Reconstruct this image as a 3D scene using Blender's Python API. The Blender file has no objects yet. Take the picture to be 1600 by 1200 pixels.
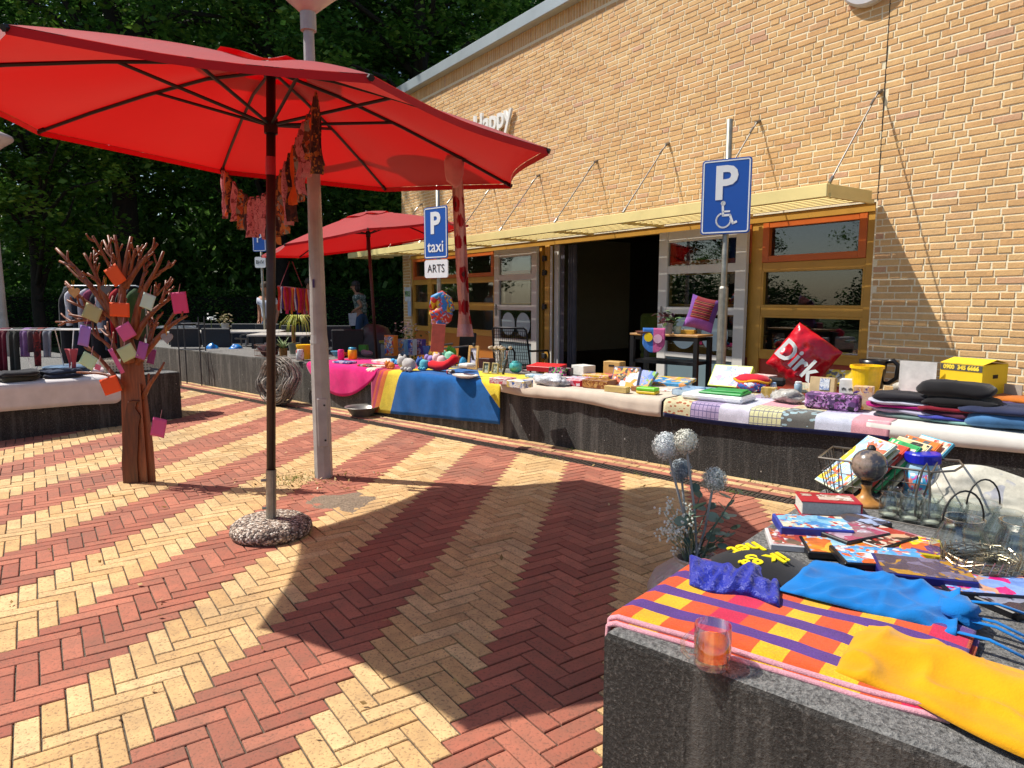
import bpy, bmesh, math, random
from mathutils import Vector, Matrix, noise
R = math.radians
rnd = random.Random(7)
scene = bpy.context.scene
col = scene.collection
# ------------------------------------------------------------------ camera
FPX, PITCH, CAMH = 1076.95, 0.122803, 1.32034      # focal length in pixels of the 1600 px picture
cam_d = bpy.data.cameras.new('camera'); cam = bpy.data.objects.new('camera', cam_d); col.objects.link(cam)
cam.location = (0, 0, CAMH); cam.rotation_euler = (math.pi/2 - PITCH, 0, 0)
cam_d.sensor_width = 36; cam_d.lens = 36*FPX/1600; cam_d.clip_start = .05; cam_d.clip_end = 500
scene.camera = cam
# ------------------------------------------------------------------ light
SUN_EL, SUN_AZ = 54.8, -13.5                       # elevation; direction in which the light travels over the ground
el, az = R(SUN_EL), R(SUN_AZ)
to_sun = Vector((-math.cos(az)*math.cos(el), -math.sin(az)*math.cos(el), math.sin(el)))
world = bpy.data.worlds.new('World'); scene.world = world; world.use_nodes = True
wn = world.node_tree; bg = wn.nodes['Background']
sky = wn.nodes.new('ShaderNodeTexSky'); sky.sky_type = 'NISHITA'; sky.sun_disc = False
sky.sun_elevation = el; sky.sun_rotation = math.atan2(to_sun.x, to_sun.y)
sky.air_density = 1.0; sky.dust_density = 1.0; sky.ozone_density = 1.0
wn.links.new(sky.outputs[0], bg.inputs[0]); bg.inputs[1].default_value = .11
sun_d = bpy.data.lights.new('sun', 'SUN'); sun_d.energy = 5.0; sun_d.angle = R(.55); sun_d.color = (1, .95, .86)
sun = bpy.data.objects.new('sun', sun_d); col.objects.link(sun)
sun.rotation_euler = to_sun.to_track_quat('Z', 'Y').to_euler(); sun.location = (-10, 5, 20)
scene.view_settings.view_transform = 'Standard'; scene.view_settings.look = 'None'
scene.view_settings.exposure = .40; scene.view_settings.gamma = 1
# ------------------------------------------------------------------ picture -> place
CP, SP = math.cos(PITCH), math.sin(PITCH)
CAM = Vector((0, 0, CAMH))
def ray(u, v):
    a, b = (u-800)/FPX, -(v-600)/FPX
    return Vector((a, b*SP+CP, b*CP-SP))
def G(u, v, z=0.0):                                # pixel -> point on the level z
    d = ray(u, v); return CAM + d*((z-CAMH)/d.z)
def AT(u, v, P):                                   # pixel -> point as far away as P
    d = ray(u, v); return CAM + d*(math.hypot(P[0], P[1])/math.hypot(d.x, d.y))
def DEP(u, v, y):                                  # pixel -> point at forward distance y
    d = ray(u, v); return CAM + d*(y/d.y)
def MPP(P):                                        # metres per picture pixel at P
    return ((Vector(P)-CAM).dot(Vector((0, CP, -SP))))/FPX
WA, BA = -0.96999, -0.71210                        # directions of facade and benches
W0 = Vector((3.91106, 6.03218, 0)); B0 = Vector((.35022, 6.17079, 0))
WX, WY = Vector((math.cos(WA), math.sin(WA), 0)), Vector((-math.sin(WA), math.cos(WA), 0))
BX, BY = Vector((math.cos(BA), math.sin(BA), 0)), Vector((-math.sin(BA), math.cos(BA), 0))
MW = Matrix.Translation(W0) @ Matrix.Rotation(WA, 4, 'Z')    # facade frame: x right, y into the house
MBN = Matrix.Translation(B0) @ Matrix.Rotation(BA, 4, 'Z')   # bench frame: x right, y towards the house
def BF(x, y, z=0.0): return MBN @ Vector((x, y, z))
def WF(x, y, z=0.0): return MW @ Vector((x, y, z))
def toB(P): return MBN.inverted() @ Vector(P)
BT = .52                                           # bench top level
# ------------------------------------------------------------------ materials
def lin(c):
    if isinstance(c, str):
        c = c.lstrip('#'); c = [int(c[i:i+2], 16)/255 for i in (0, 2, 4)]
        return tuple(x/12.92 if x <= .04045 else ((x+.055)/1.055)**2.4 for x in c)
    return tuple(c)
class NT:                                          # small node-tree helper
    def __init__(s, name):
        s.m = bpy.data.materials.new(name); s.m.use_nodes = True; s.t = s.m.node_tree
        s.b = s.t.nodes['Principled BSDF']; s.out = s.t.nodes['Material Output']
    def n(s, kind, **kw):
        x = s.t.nodes.new('ShaderNode'+kind)
        for k, v in kw.items():
            if k.startswith('i_'):
                key = k[2:]; key = int(key) if key.isdigit() else key.replace('_', ' ')
                if hasattr(v, 'is_linked') or isinstance(v, bpy.types.NodeSocket): s.t.links.new(v, x.inputs[key])
                else: x.inputs[key].default_value = v
            else: setattr(x, k, v)
        return x
    def l(s, a, b): s.t.links.new(a, b)
    def mix(s, f, a, b, mode='MIX'):
        x = s.n('MixRGB', blend_type=mode)
        for i, v in enumerate((f, a, b)):
            if isinstance(v, bpy.types.NodeSocket): s.l(v, x.inputs[i])
            else: x.inputs[i].default_value = v if i == 0 else (*v, 1)[:4]
        return x.outputs[0]
    def math(s, op, a, b=0.0, c=0.0):
        x = s.n('Math', operation=op)
        for i, v in enumerate((a, b, c)):
            if isinstance(v, bpy.types.NodeSocket): s.l(v, x.inputs[i])
            else: x.inputs[i].default_value = v
        return x.outputs[0]
    def ramp(s, f, stops, interp='LINEAR'):
        x = s.n('ValToRGB'); cr = x.color_ramp; cr.interpolation = interp
        while len(cr.elements) < len(stops): cr.elements.new(.5)
        for e, (p, c) in zip(cr.elements, stops): e.position = p; e.color = (*c, 1)[:4] if not isinstance(c, float) else (c, c, c, 1)
        s.l(f, x.inputs[0]); return x.outputs[0]
    def coord(s, kind='Object'): return s.n('TexCoord').outputs[kind]
    def noise(s, vec, scale, detail=3.0, rough=.55): return s.n('TexNoise', i_Vector=vec, i_Scale=scale, i_Detail=detail, i_Roughness=rough).outputs[0]
    def bump(s, h, strength=.3, dist=.01):
        x = s.n('Bump', i_Height=h); x.inputs['Strength'].default_value = strength; x.inputs['Distance'].default_value = dist
        s.l(x.outputs[0], s.b.inputs['Normal'])
    def set(s, color=None, rough=None, metal=None, **kw):
        if color is not None:
            if isinstance(color, bpy.types.NodeSocket): s.l(color, s.b.inputs['Base Color'])
            else: s.b.inputs['Base Color'].default_value = (*color, 1)
        if rough is not None:
            if isinstance(rough, bpy.types.NodeSocket): s.l(rough, s.b.inputs['Roughness'])
            else: s.b.inputs['Roughness'].default_value = rough
        if metal is not None: s.b.inputs['Metallic'].default_value = metal
        for k, v in kw.items(): s.b.inputs[k.replace('_', ' ')].default_value = v
        return s.m
_mats = {}
def plain(c, rough=.5, metal=0.0, var=.12, scale=14.0, bump=.0, bscale=60.0, sheen=0.0, coat=0.0, name=None):
    """one colour with faint mottling and, if asked, fine relief"""
    key = ('p', c, rough, metal, var, scale, bump, bscale, sheen, coat)
    if key in _mats: return _mats[key]
    t = NT(name or 'plain'); rgb = lin(c); co = t.coord()
    dark = tuple(x*(1-var*2.2) for x in rgb); lite = tuple(min(1, x*(1+var)) for x in rgb)
    n = t.noise(co, scale, 4)
    t.set(t.ramp(n, [(.25, dark), (.75, lite)]) if var else rgb, rough, metal)
    if bump: t.bump(t.noise(co, bscale, 3), bump, .006)
    if sheen: t.b.inputs['Sheen Weight'].default_value = sheen
    if coat: t.b.inputs['Coat Weight'].default_value = coat
    _mats[key] = t.m; return t.m
def cloth(c, var=.1, weave=420.0, folds=0.0):
    key = ('c', c, var, weave)
    if key in _mats: return _mats[key]
    t = NT('cloth'); rgb = lin(c); co = t.coord()
    dark = tuple(x*(1-var*2) for x in rgb); lite = tuple(min(1, x*(1+var)) for x in rgb)
    t.set(t.ramp(t.noise(co, 9, 4), [(.3, dark), (.7, lite)]), .92)
    t.b.inputs['Sheen Weight'].default_value = .15; t.b.inputs['Specular IOR Level'].default_value = .2
    t.bump(t.noise(co, weave, 2), .35, .003)
    _mats[key] = t.m; return t.m
def printed(pal, scale=22.0, rough=.35, seed=0, stretch=(1, 1, 1), name='print'):
    """a printed cover: irregular patches of the palette"""
    key = ('r', tuple(pal), scale, rough, seed, stretch)
    if key in _mats: return _mats[key]
    t = NT(name); co = t.coord()
    mp = t.n('Mapping', i_Vector=co); mp.inputs['Location'].default_value = (seed*3.1, seed*1.7, seed*.9); mp.inputs['Scale'].default_value = stretch
    w = t.n('TexNoise', i_Vector=mp.outputs[0], i_Scale=scale*.7)
    v = t.n('VectorMath', operation='ADD'); t.l(mp.outputs[0], v.inputs[0])
    sc = t.n('VectorMath', operation='SCALE'); t.l(w.outputs['Color'], sc.inputs[0]); sc.inputs['Scale'].default_value = 1.2/scale; t.l(sc.outputs[0], v.inputs[1])
    k = len(pal)
    def cells(sc_, sh):
        vo = t.n('TexVoronoi', i_Vector=v.outputs[0], i_Scale=sc_); s = t.n('SeparateColor'); t.l(vo.outputs['Color'], s.inputs[0])
        return t.ramp(s.outputs[sh], [(i/k, lin(c)) for i, c in enumerate(pal)], 'CONSTANT')
    big, small = cells(scale, 0), cells(scale*3.4, 1)
    c = t.mix(t.ramp(t.noise(mp.outputs[0], scale*.55, 3), [(.50, 0.0), (.56, 1.0)]), big, small)
    c = t.mix(t.ramp(t.noise(mp.outputs[0], scale*2.2, 5, .7), [(.3, .35), (.6, 0.0)]), c, (.02, .015, .015))
    t.set(c, rough)
    _mats[key] = t.m; return t.m
def glass_mat(tint=(1, 1, 1), name='glass', rough=.0, base=.02):
    key = ('g', tint, rough, base)
    if key in _mats: return _mats[key]
    t = NT(name); t.t.nodes.remove(t.b)
    lw = t.n('LayerWeight'); lw.inputs[0].default_value = .5
    tr = t.n('BsdfTransparent'); tr.inputs[0].default_value = (*tint, 1)
    gl = t.n('BsdfGlossy'); gl.inputs['Roughness'].default_value = rough
    f = t.math('ADD', t.math('MULTIPLY', t.math('POWER', lw.outputs['Facing'], 3.6), .85), base+.02)
    mx = t.n('MixShader'); t.l(f, mx.inputs[0]); t.l(tr.outputs[0], mx.inputs[1]); t.l(gl.outputs[0], mx.inputs[2])
    t.l(mx.outputs[0], t.out.inputs[0]); _mats[key] = t.m; return t.m
def leafy(c1, c2, c3, name='foliage', trans=.45):
    key = ('l', c1, c2, c3, trans)
    if key in _mats: return _mats[key]
    t = NT(name); t.t.nodes.remove(t.b)
    at = t.n('Attribute', attribute_name='rnd'); 
    colr = t.ramp(at.outputs['Fac'], [(0, lin(c1)), (.55, lin(c2)), (1, lin(c3))])
    p = t.n('BsdfPrincipled'); t.l(colr, p.inputs['Base Color']); p.inputs['Roughness'].default_value = .42; p.inputs['Specular IOR Level'].default_value = .35
    tl = t.n('BsdfTranslucent'); t.l(t.mix(.5, colr, lin('#a8c838'), 'MULTIPLY') if False else colr, tl.inputs[0])
    mx = t.n('MixShader'); mx.inputs[0].default_value = trans; t.l(p.outputs[0], mx.inputs[1]); t.l(tl.outputs[0], mx.inputs[2])
    t.l(mx.outputs[0], t.out.inputs[0]); _mats[key] = t.m; return t.m
# ------------------------------------------------------------------ mesh building
class MB:
    def __init__(s): s.v = []; s.f = []; s.m = []; s.uv = {}; s.r = []; s.cur = 0; s.rv = .5; s.sm = []; s.smooth = False
    def face(s, idx): s.f.append(tuple(idx)); s.m.append(s.cur); s.r.append(s.rv); s.sm.append(s.smooth)
    def add(s, verts, faces, M=None):
        o = len(s.v)
        s.v += [tuple(M @ Vector(p)) if M is not None else tuple(p) for p in verts]
        for f in faces: s.face([o+i for i in f])
        return o
    def box(s, c, d, M=None, ch=0.0):
        x, y, z = d[0]/2, d[1]/2, d[2]/2; cx, cy, cz = c
        if ch <= 0:
            P = [(cx+a*x, cy+b*y, cz+e*z) for e in (-1, 1) for b in (-1, 1) for a in (-1, 1)]
            F = [(0, 2, 3, 1), (4, 5, 7, 6), (0, 1, 5, 4), (2, 6, 7, 3), (0, 4, 6, 2), (1, 3, 7, 5)]
            return s.add(P, F, M)
        ch = min(ch, x*.95, y*.95, z*.95); P = []; ix = {}
        for e in (-1, 1):
            for b in (-1, 1):
                for a in (-1, 1):
                    for k in range(3):
                        q = [cx+a*(x-(ch if k != 0 else 0)), cy+b*(y-(ch if k != 1 else 0)), cz+e*(z-(ch if k != 2 else 0))]
                        ix[(a, b, e, k)] = len(P); P.append(q)
        F = []
        for k in range(3):
            o1, o2 = [(1, 2), (2, 0), (0, 1)][k]
            for sg in (-1, 1):
                loop = []
                for p, q in ((-1, -1), (1, -1), (1, 1), (-1, 1)):
                    t = [0, 0, 0]; t[k] = sg; t[o1] = p; t[o2] = q; loop.append(ix[(*t, k)])
                F.append(loop if sg > 0 else loop[::-1])
        for k in range(3):                          # edges along axis k
            o1, o2 = [(1, 2), (2, 0), (0, 1)][k]
            for p in (-1, 1):
                for q in (-1, 1):
                    t0 = [0, 0, 0]; t1 = [0, 0, 0]; t0[k] = -1; t1[k] = 1
                    for t in (t0, t1): t[o1] = p; t[o2] = q
                    L = [ix[(*t0, o1)], ix[(*t1, o1)], ix[(*t1, o2)], ix[(*t0, o2)]]
                    F.append(L if p*q < 0 else L[::-1])
        for e in (-1, 1):
            for b in (-1, 1):
                for a in (-1, 1):
                    L = [ix[(a, b, e, 0)], ix[(a, b, e, 1)], ix[(a, b, e, 2)]]
                    F.append(L if a*b*e > 0 else L[::-1])
        return s.add(P, F, M)
    def tube(s, path, r, n=8, M=None, caps=True, flat=1.0):
        path = [Vector(p) for p in path]; k = len(path); rr = r if isinstance(r, (list, tuple)) else [r]*k
        o = len(s.v); up = None
        for i, p in enumerate(path):
            t = (path[min(i+1, k-1)]-path[max(i-1, 0)])
            if t.length < 1e-9: t = Vector((0, 0, 1))
            t.normalize()
            if up is None: up = Vector((0, 0, 1)) if abs(t.z) < .9 else Vector((0, 1, 0))
            a = t.cross(up)
            if a.length < 1e-6: a = t.cross(Vector((1, 0, 0)))
            a.normalize(); b = a.cross(t).normalized(); up = b
            for j in range(n):
                w = 2*math.pi*j/n; q = p + a*(math.cos(w)*rr[i]) + b*(math.sin(w)*rr[i]*flat)
                s.v.append(tuple(M @ q) if M is not None else tuple(q))
        for i in range(k-1):
            for j in range(n):
                s.face((o+i*n+j, o+i*n+(j+1) % n, o+(i+1)*n+(j+1) % n, o+(i+1)*n+j))
        if caps: s.face([o+j for j in range(n)][::-1]); s.face([o+(k-1)*n+j for j in range(n)])
    def lathe(s, prof, n=20, M=None, sx=1.0, sy=1.0):
        o = len(s.v); k = len(prof)
        for r, z in prof:
            for j in range(n):
                w = 2*math.pi*j/n; q = Vector((math.cos(w)*r*sx, math.sin(w)*r*sy, z)); s.v.append(tuple(M @ q) if M is not None else tuple(q))
        for i in range(k-1):
            for j in range(n): s.face((o+i*n+j, o+i*n+(j+1) % n, o+(i+1)*n+(j+1) % n, o+(i+1)*n+j))
        if prof[0][0] > 1e-6: s.face([o+j for j in range(n)][::-1])
        if prof[-1][0] > 1e-6: s.face([o+(k-1)*n+j for j in range(n)])
    def grid(s, nu, nv, fn, M=None, flip=False):
        o = len(s.v)
        for j in range(nv+1):
            for i in range(nu+1):
                a, b = i/nu, j/nv; q = Vector(fn(a, b)); s.uv[len(s.v)] = (a, b); s.v.append(tuple(M @ q) if M is not None else tuple(q))
        w = nu+1
        for j in range(nv):
            for i in range(nu):
                L = (o+j*w+i, o+j*w+i+1, o+(j+1)*w+i+1, o+(j+1)*w+i); s.face(L[::-1] if flip else L)
    def prism(s, poly, d0, d1, M=None):            # polygon in x,z extruded along y from d0 to d1
        n = len(poly); o = len(s.v)
        for d in (d0, d1):
            for x, z in poly: q = Vector((x, d, z)); s.v.append(tuple(M @ q) if M is not None else tuple(q))
        s.face([o+i for i in range(n)]); s.face([o+n+i for i in range(n)][::-1])
        for i in range(n): s.face((o+i, o+n+i, o+n+(i+1) % n, o+(i+1) % n))
    def blob(s, c, r, n=10, m=8, wob=.0, M=None, seed=0):
        o = len(s.v); c = Vector(c); r = Vector(r) if not isinstance(r, (int, float)) else Vector((r, r, r))
        for j in range(m+1):
            ph = math.pi*j/m
            for i in range(n):
                w = 2*math.pi*i/n; d = Vector((math.sin(ph)*math.cos(w), math.sin(ph)*math.sin(w), -math.cos(ph)))
                k = 1+wob*noise.noise(d*1.7+Vector((seed*7.3, seed*2.1, 0))); q = c+Vector((d.x*r.x*k, d.y*r.y*k, d.z*r.z*k))
                s.v.append(tuple(M @ q) if M is not None else tuple(q))
        for j in range(m):
            for i in range(n): s.face((o+j*n+i, o+j*n+(i+1) % n, o+(j+1)*n+(i+1) % n, o+(j+1)*n+i))
    def mesh(s, name, mats):
        me = bpy.data.meshes.new(name); me.from_pydata(s.v, [], s.f)
        for mt in (mats if isinstance(mats, (list, tuple)) else [mats]): me.materials.append(mt)
        if max(s.m, default=0): me.polygons.foreach_set('material_index', s.m)
        if any(s.sm): me.polygons.foreach_set('use_smooth', s.sm)
        if s.uv:
            uvl = me.uv_layers.new(name='uv'); 
            for lp in me.loops: uvl.data[lp.index].uv = s.uv.get(lp.vertex_index, (0, 0))
        if len(set(s.r)) > 1:
            a = me.attributes.new('rnd', 'FLOAT', 'FACE'); a.data.foreach_set('value', s.r)
        me.update(); return me
    def build(s, name, mats, parent=None, M=None, smooth=None):
        if smooth is not None: s.sm = [smooth]*len(s.f)
        o = bpy.data.objects.new(name, s.mesh(name, mats)); col.objects.link(o)
        if parent is not None: o.parent = parent
        if M is not None: o.matrix_local = M
        return o
def tag(o, label=None, cat=None, group=None, kind=None):
    if label: o['label'] = label
    if cat: o['category'] = cat
    if group: o['group'] = group
    if kind: o['kind'] = kind
    return o
def thing(name, label, cat, loc=(0, 0, 0), rz=0.0, group=None):
    o = bpy.data.objects.new(name, None); col.objects.link(o); o.location = loc; o.rotation_euler = (0, 0, rz); o.empty_display_size = .1
    return tag(o, label, cat, group)
def TR(loc, rz=0.0, rx=0.0, ry=0.0): return Matrix.Translation(Vector(loc)) @ Matrix.Rotation(rz, 4, 'Z') @ Matrix.Rotation(ry, 4, 'Y') @ Matrix.Rotation(rx, 4, 'X')
def copy_tree(o, parent=None):
    c = o.copy(); col.objects.link(c); c.parent = parent
    for ch in list(o.children): copy_tree(ch, c)
    return c
def text_mesh(txt, size, ext, name='lettering', sx=1.0, bold=0.0):
    cu = bpy.data.curves.new(name, 'FONT'); cu.body = txt; cu.size = size; cu.extrude = ext; cu.align_x = 'CENTER'; cu.align_y = 'CENTER'; cu.resolution_u = 3; cu.offset = bold
    ob = bpy.data.objects.new(name, cu); col.objects.link(ob); dg = bpy.context.evaluated_depsgraph_get()
    me = bpy.data.meshes.new_from_object(ob.evaluated_get(dg)); bpy.data.objects.remove(ob); bpy.data.curves.remove(cu)
    for v in me.vertices: v.co.x *= sx
    return me
def text(txt, size, ext, mat, parent, M, name='lettering', sx=1.0, bold=0.0):
    me = text_mesh(txt, size, ext, name, sx, bold); me.materials.clear(); me.materials.append(mat)
    o = bpy.data.objects.new(name, me); col.objects.link(o); o.parent = parent; o.matrix_local = M; return o
UPR = Matrix.Rotation(math.pi/2, 4, 'X')           # text plane xy -> upright, facing -y
# ================================================================== SETTING
def proj(P):
    d = Vector(P)-CAM; zc = d.y*CP-d.z*SP
    if zc <= .05: return None
    return 800+FPX*d.x/zc, 600-FPX*(d.y*SP+d.z*CP)/zc, zc
def in_view(P, m=10):
    q = proj(P); return q is not None and -m < q[0] < 1600+m and -m < q[1] < 1200+m
def brick_mat(name, stops, pit, rough=.85, bumps=.5, pitcol=(.25, .16, .09), scale=95.0, dirt=.5, mott=.28):
    t = NT(name); at = t.n('Attribute', attribute_name='rnd'); oi = t.n('ObjectInfo'); geo = t.n('NewGeometry')
    f = t.math('FRACT', t.math('ADD', at.outputs['Fac'], oi.outputs['Random']))
    c = t.ramp(f, stops)
    pos = geo.outputs['Position']
    n1 = t.noise(pos, 1.3, 8, .68); n2 = t.noise(pos, scale, 2, .6); n3 = t.noise(pos, 14, 4, .6)
    c = t.mix(t.math('MULTIPLY', t.ramp(n2, [(.36, 1.0), (.44, 0.0)]), pit), c, pitcol)
    c = t.mix(t.math('MULTIPLY', t.ramp(n1, [(.46, 0.0), (.70, 1.0)]), dirt), c, (.10, .085, .065))
    c = t.mix(t.ramp(n3, [(.35, mott), (.65, 0.0)]), c, (.12, .08, .05))
    t.set(c, rough); t.bump(t.math('ADD', n2, t.math('MULTIPLY', n3, .8)), bumps, .004); return t.m
M_RED = brick_mat('red_paver', [(0, lin('#985543')), (.5, lin('#a9634d')), (1, lin('#b77058'))], .45, bumps=.35, pitcol=(.08, .04, .03), dirt=.42)
M_YEL = brick_mat('yellow_paver', [(0, lin('#caa26b')), (.5, lin('#d5af78')), (1, lin('#debd88'))], .7, bumps=.45, pitcol=(.24, .14, .07), dirt=.4)
M_WALL = brick_mat('buff_wall_brick', [(0, lin('#cfa06a')), (.4, lin('#d4a972')), (.8, lin('#d9b179')), (.95, lin('#d0a474')), (1, lin('#c89a7a'))], .12, scale=60, bumps=.7, pitcol=(.28, .15, .07), dirt=.10, mott=.16)
def ground_mat():
    t = NT('joint_sand'); p = t.n('NewGeometry').outputs['Position']
    c = t.ramp(t.noise(p, 60, 4), [(.3, (.04, .033, .025)), (.7, (.14, .115, .085))])
    moss = t.math('MULTIPLY', t.ramp(t.noise(p, 2.3, 4), [(.58, 0.0), (.66, 1.0)]), t.ramp(t.noise(p, 45, 3), [(.45, 0.0), (.6, 1.0)]))
    t.set(t.mix(moss, c, (.08, .12, .02)), .95); t.bump(t.noise(p, 300, 2), .6, .004); return t.m
def lawn_mat():
    t = NT('lawn'); p = t.n('NewGeometry').outputs['Position']
    c = t.ramp(t.noise(p, 1.5, 6, .7), [(.3, (.035, .06, .012)), (.7, (.09, .13, .03))])
    t.set(c, .95); t.bump(t.noise(p, 40, 4, .8), 1.0, .05); return t.m
# ground sheet to the horizon
m = MB(); m.grid(24, 24, lambda a, b: (-160+320*a, -120+320*b, -.05)); tag(m.build('ground', lawn_mat()), kind='structure')
# ---- herringbone pavement
TH, PW = .606764, .0705
PO = Vector((-.64628, 2.05374, 0)); PX = Vector((math.cos(TH), math.sin(TH), 0)); PY = Vector((-math.sin(TH), math.cos(TH), 0))
PO = PO - (PX*5+PY*3)*PW
YD = -.425                                         # south edge of the drain in the bench frame
m = MB(); q = [(-15, -9, -.009), (8, -9, -.009), (8, 1.0, -.009), (-15, 1.0, -.009)]
m.add([BF(*p) for p in q], [(0, 1, 2, 3)]); pavement = tag(m.build('pavement', ground_mat()), kind='structure')
def paver_verts(hx, hy, ch=.0025, d=.02):
    top = [(-hx+ch, -hy+ch, 0), (hx-ch, -hy+ch, 0), (hx-ch, hy-ch, 0), (-hx+ch, hy-ch, 0)]
    mid = [(-hx, -hy, -ch), (hx, -hy, -ch), (hx, hy, -ch), (-hx, hy, -ch)]
    low = [(x, y, -d) for x, y, z in mid]
    F = [(0, 1, 2, 3)] + [(4+i, 4+(i+1) % 4, (i+1) % 4, i) for i in range(4)] + [(8+i, 8+(i+1) % 4, 4+(i+1) % 4, 4+i) for i in range(4)]
    return top+mid+low, F
GAP = .003
PV, PF = paver_verts(1.5*PW-GAP, .5*PW-GAP)
def mesh_from(V, F, mat, name):
    me = bpy.data.meshes.new(name); me.from_pydata(V, [], F); me.materials.append(mat); me.update(); return me
pav_me = [mesh_from(PV, PF, M_RED, 'brick_red'), mesh_from(PV, PF, M_YEL, 'brick_yellow')]
def clip_poly(poly, fn):
    out = []
    for i, p in enumerate(poly):
        q = poly[(i+1) % len(poly)]; a, b = fn(p), fn(q)
        if a <= 0: out.append(p)
        if a*b < 0: out.append(p+(q-p)*(a/(a-b)))
    return out
bricks = []                                        # (centre, angle, colour, whole?)
inv = MBN.inverted()
K = 175
for mm in range(-45, 46):
    for k in range(-K, K):
        for t in (0, 1):
            c = 2*mm+t
            if t == 0: lx, ly, ang = k+3*mm+1.5, k-3*mm+.5, TH
            else: lx, ly, ang = k+3*mm+5.5, k-3*mm+1.5, TH+math.pi/2
            P = PO+(PX*lx+PY*ly)*PW
            b = inv @ P
            if not (-12.5 < b.x < 5.5 and -6.2 < b.y < YD+.12): continue
            if (b.x > 3.2 and -3.4 < b.y < -1.9) or (b.x < -4.4 and -3.2 < b.y < -1.75): continue   # under the blocks
            bricks.append((P, ang, 1 if ((c-1)//3) % 2 == 0 else 0, b.y < YD-.11))
lamp_xy = G(506, 745); soil_c = G(540, 785)
cand = sorted([(proj(b[0])[2], i) for i, b in enumerate(bricks) if b[3] and in_view(b[0], 0)])
single = set(i for _, i in cand[:300])
joined = [MB(), MB()]
def tilt(P, big=1.0):
    return (noise.noise(P*2.1)*.004*big-.001+rnd.uniform(-.0012, .0012), rnd.gauss(0, .006), rnd.gauss(0, .006))
for i, (P, ang, cc, whole) in enumerate(bricks):
    dz, rx, ry = tilt(P)
    M = TR((P.x, P.y, dz), ang+rnd.gauss(0, .008), rx, ry)
    if i in single:
        o = bpy.data.objects.new('brick', pav_me[cc]); col.objects.link(o); o.parent = pavement; o.matrix_local = M
    else:
        J = joined[cc]; J.rv = rnd.random()
        if whole: J.add(PV, PF, M)
        else:
            poly = clip_poly([M @ Vector(v) for v in PV[4:8]], lambda p: (inv @ p).y-(YD-.003))
            if len(poly) > 2:
                n = len(poly); top = [p+Vector((0, 0, .0025)) for p in poly]; low = [p-Vector((0, 0, .018)) for p in poly]
                J.add(top+low, [tuple(range(n))]+[(n+a, n+(a+1) % n, (a+1) % n, a) for a in range(n)])
# border courses between drain and bench
bc = [joined[0], joined[1]]
for row in range(4):
    y = -.285+row*PW+PW/2; x = -12.5+rnd.random()*.1
    while x < 5.5:
        J = bc[row % 2]; J.rv = rnd.random(); P = BF(x, y, 0)
        dz, rx, ry = tilt(P, 1.6); J.add(PV, PF, TR((P.x, P.y, dz+.002), BA+rnd.gauss(0, .01), rx, ry)); x += 3*PW+rnd.uniform(-.002, .002)
tag(joined[0].build('red_bricks', M_RED, pavement), kind='stuff'); tag(joined[1].build('yellow_bricks', M_YEL, pavement), kind='stuff')
# ---- drain: cast iron grating in a concrete channel
M_IRON = plain('#4a3d33', .75, .3, .3, 30, .4, 80)
dr = thing('drain_channel', 'long rusty slotted drain grating set in the brick paving along the bench', 'drain', BF(-3.5, -.355, 0), BA)
m = MB(); m.box((0, 0, -.06), (18, .125, .06)); m.build('channel_bed', plain('#1c1815', .9), dr)
m = MB()
for sy in (-1, 1): m.box((0, sy*.06, -.012), (18, .012, .02))
m.build('frame', M_IRON, dr)
m = MB(); x = -9
while x < 9:
    m.box((x, 0, -.012), (.017, .108, .016)); x += .034
m.box((0, 0, -.014), (18, .008, .014)); m.build('grate', M_IRON, dr)
# ---- terrace behind the benches
def tile_mat():
    t = NT('terrace_tile'); p = t.n('NewGeometry').outputs['Position']; mp = t.n('Mapping', i_Vector=p); mp.inputs['Rotation'].default_value = (0, 0, -WA)
    b = t.n('TexBrick', i_Vector=mp.outputs[0]); b.offset = .5; b.inputs['Scale'].default_value = 1; b.inputs['Brick Width'].default_value = .3; b.inputs['Row Height'].default_value = .3; b.inputs['Mortar Size'].default_value = .006
    b.inputs['Color1'].default_value = (.16, .15, .14, 1); b.inputs['Color2'].default_value = (.21, .2, .185, 1); b.inputs['Mortar'].default_value = (.06, .055, .05, 1)
    t.set(t.mix(t.ramp(t.noise(p, 2, 5), [(.4, 0.0), (.75, .5)]), b.outputs[0], (.09, .08, .07)), .9); return t.m
m = MB(); m.add([BF(-14, .9, -.004), BF(8.5, .9, -.004), BF(8.5, 3, -.004), WF(4, -.02, -.004), WF(-11.2, .0, -.004), WF(-11.2, 5, -.004), BF(-14, 13, -.004)], [(0, 1, 2, 3, 4, 5, 6)])
tag(m.build('terrace', tile_mat()), kind='structure')
# ---- soil patch and litter beside the lamp post
def soil_mat():
    t = NT('soil'); p = t.n('NewGeometry').outputs['Position']
    t.set(t.ramp(t.noise(p, 70, 5, .7), [(.3, (.11, .08, .055)), (.55, (.26, .195, .135)), (.8, (.42, .33, .24))]), .98); t.bump(t.noise(p, 130, 4), .9, .012); return t.m
m = MB(); cs = soil_c
def soilfn(a, b):
    w = a*2*math.pi; r = b; k = .33+.20*noise.noise(Vector((math.cos(w)*1.6, math.sin(w)*1.6, 3)))+.07*noise.noise(Vector((math.cos(w)*6, math.sin(w)*6, 8)))
    x, y = cs.x-.02+math.cos(w)*r*k*1.15, cs.y+.05+math.sin(w)*r*k*.95
    return (x, y, -.014+.022*(1-r**1.5)+.006*noise.noise(Vector((x*14, y*14, 0))))
m.grid(40, 12, soilfn); tag(m.build('soil_patch', soil_mat()), kind='structure')
m = MB()
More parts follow.
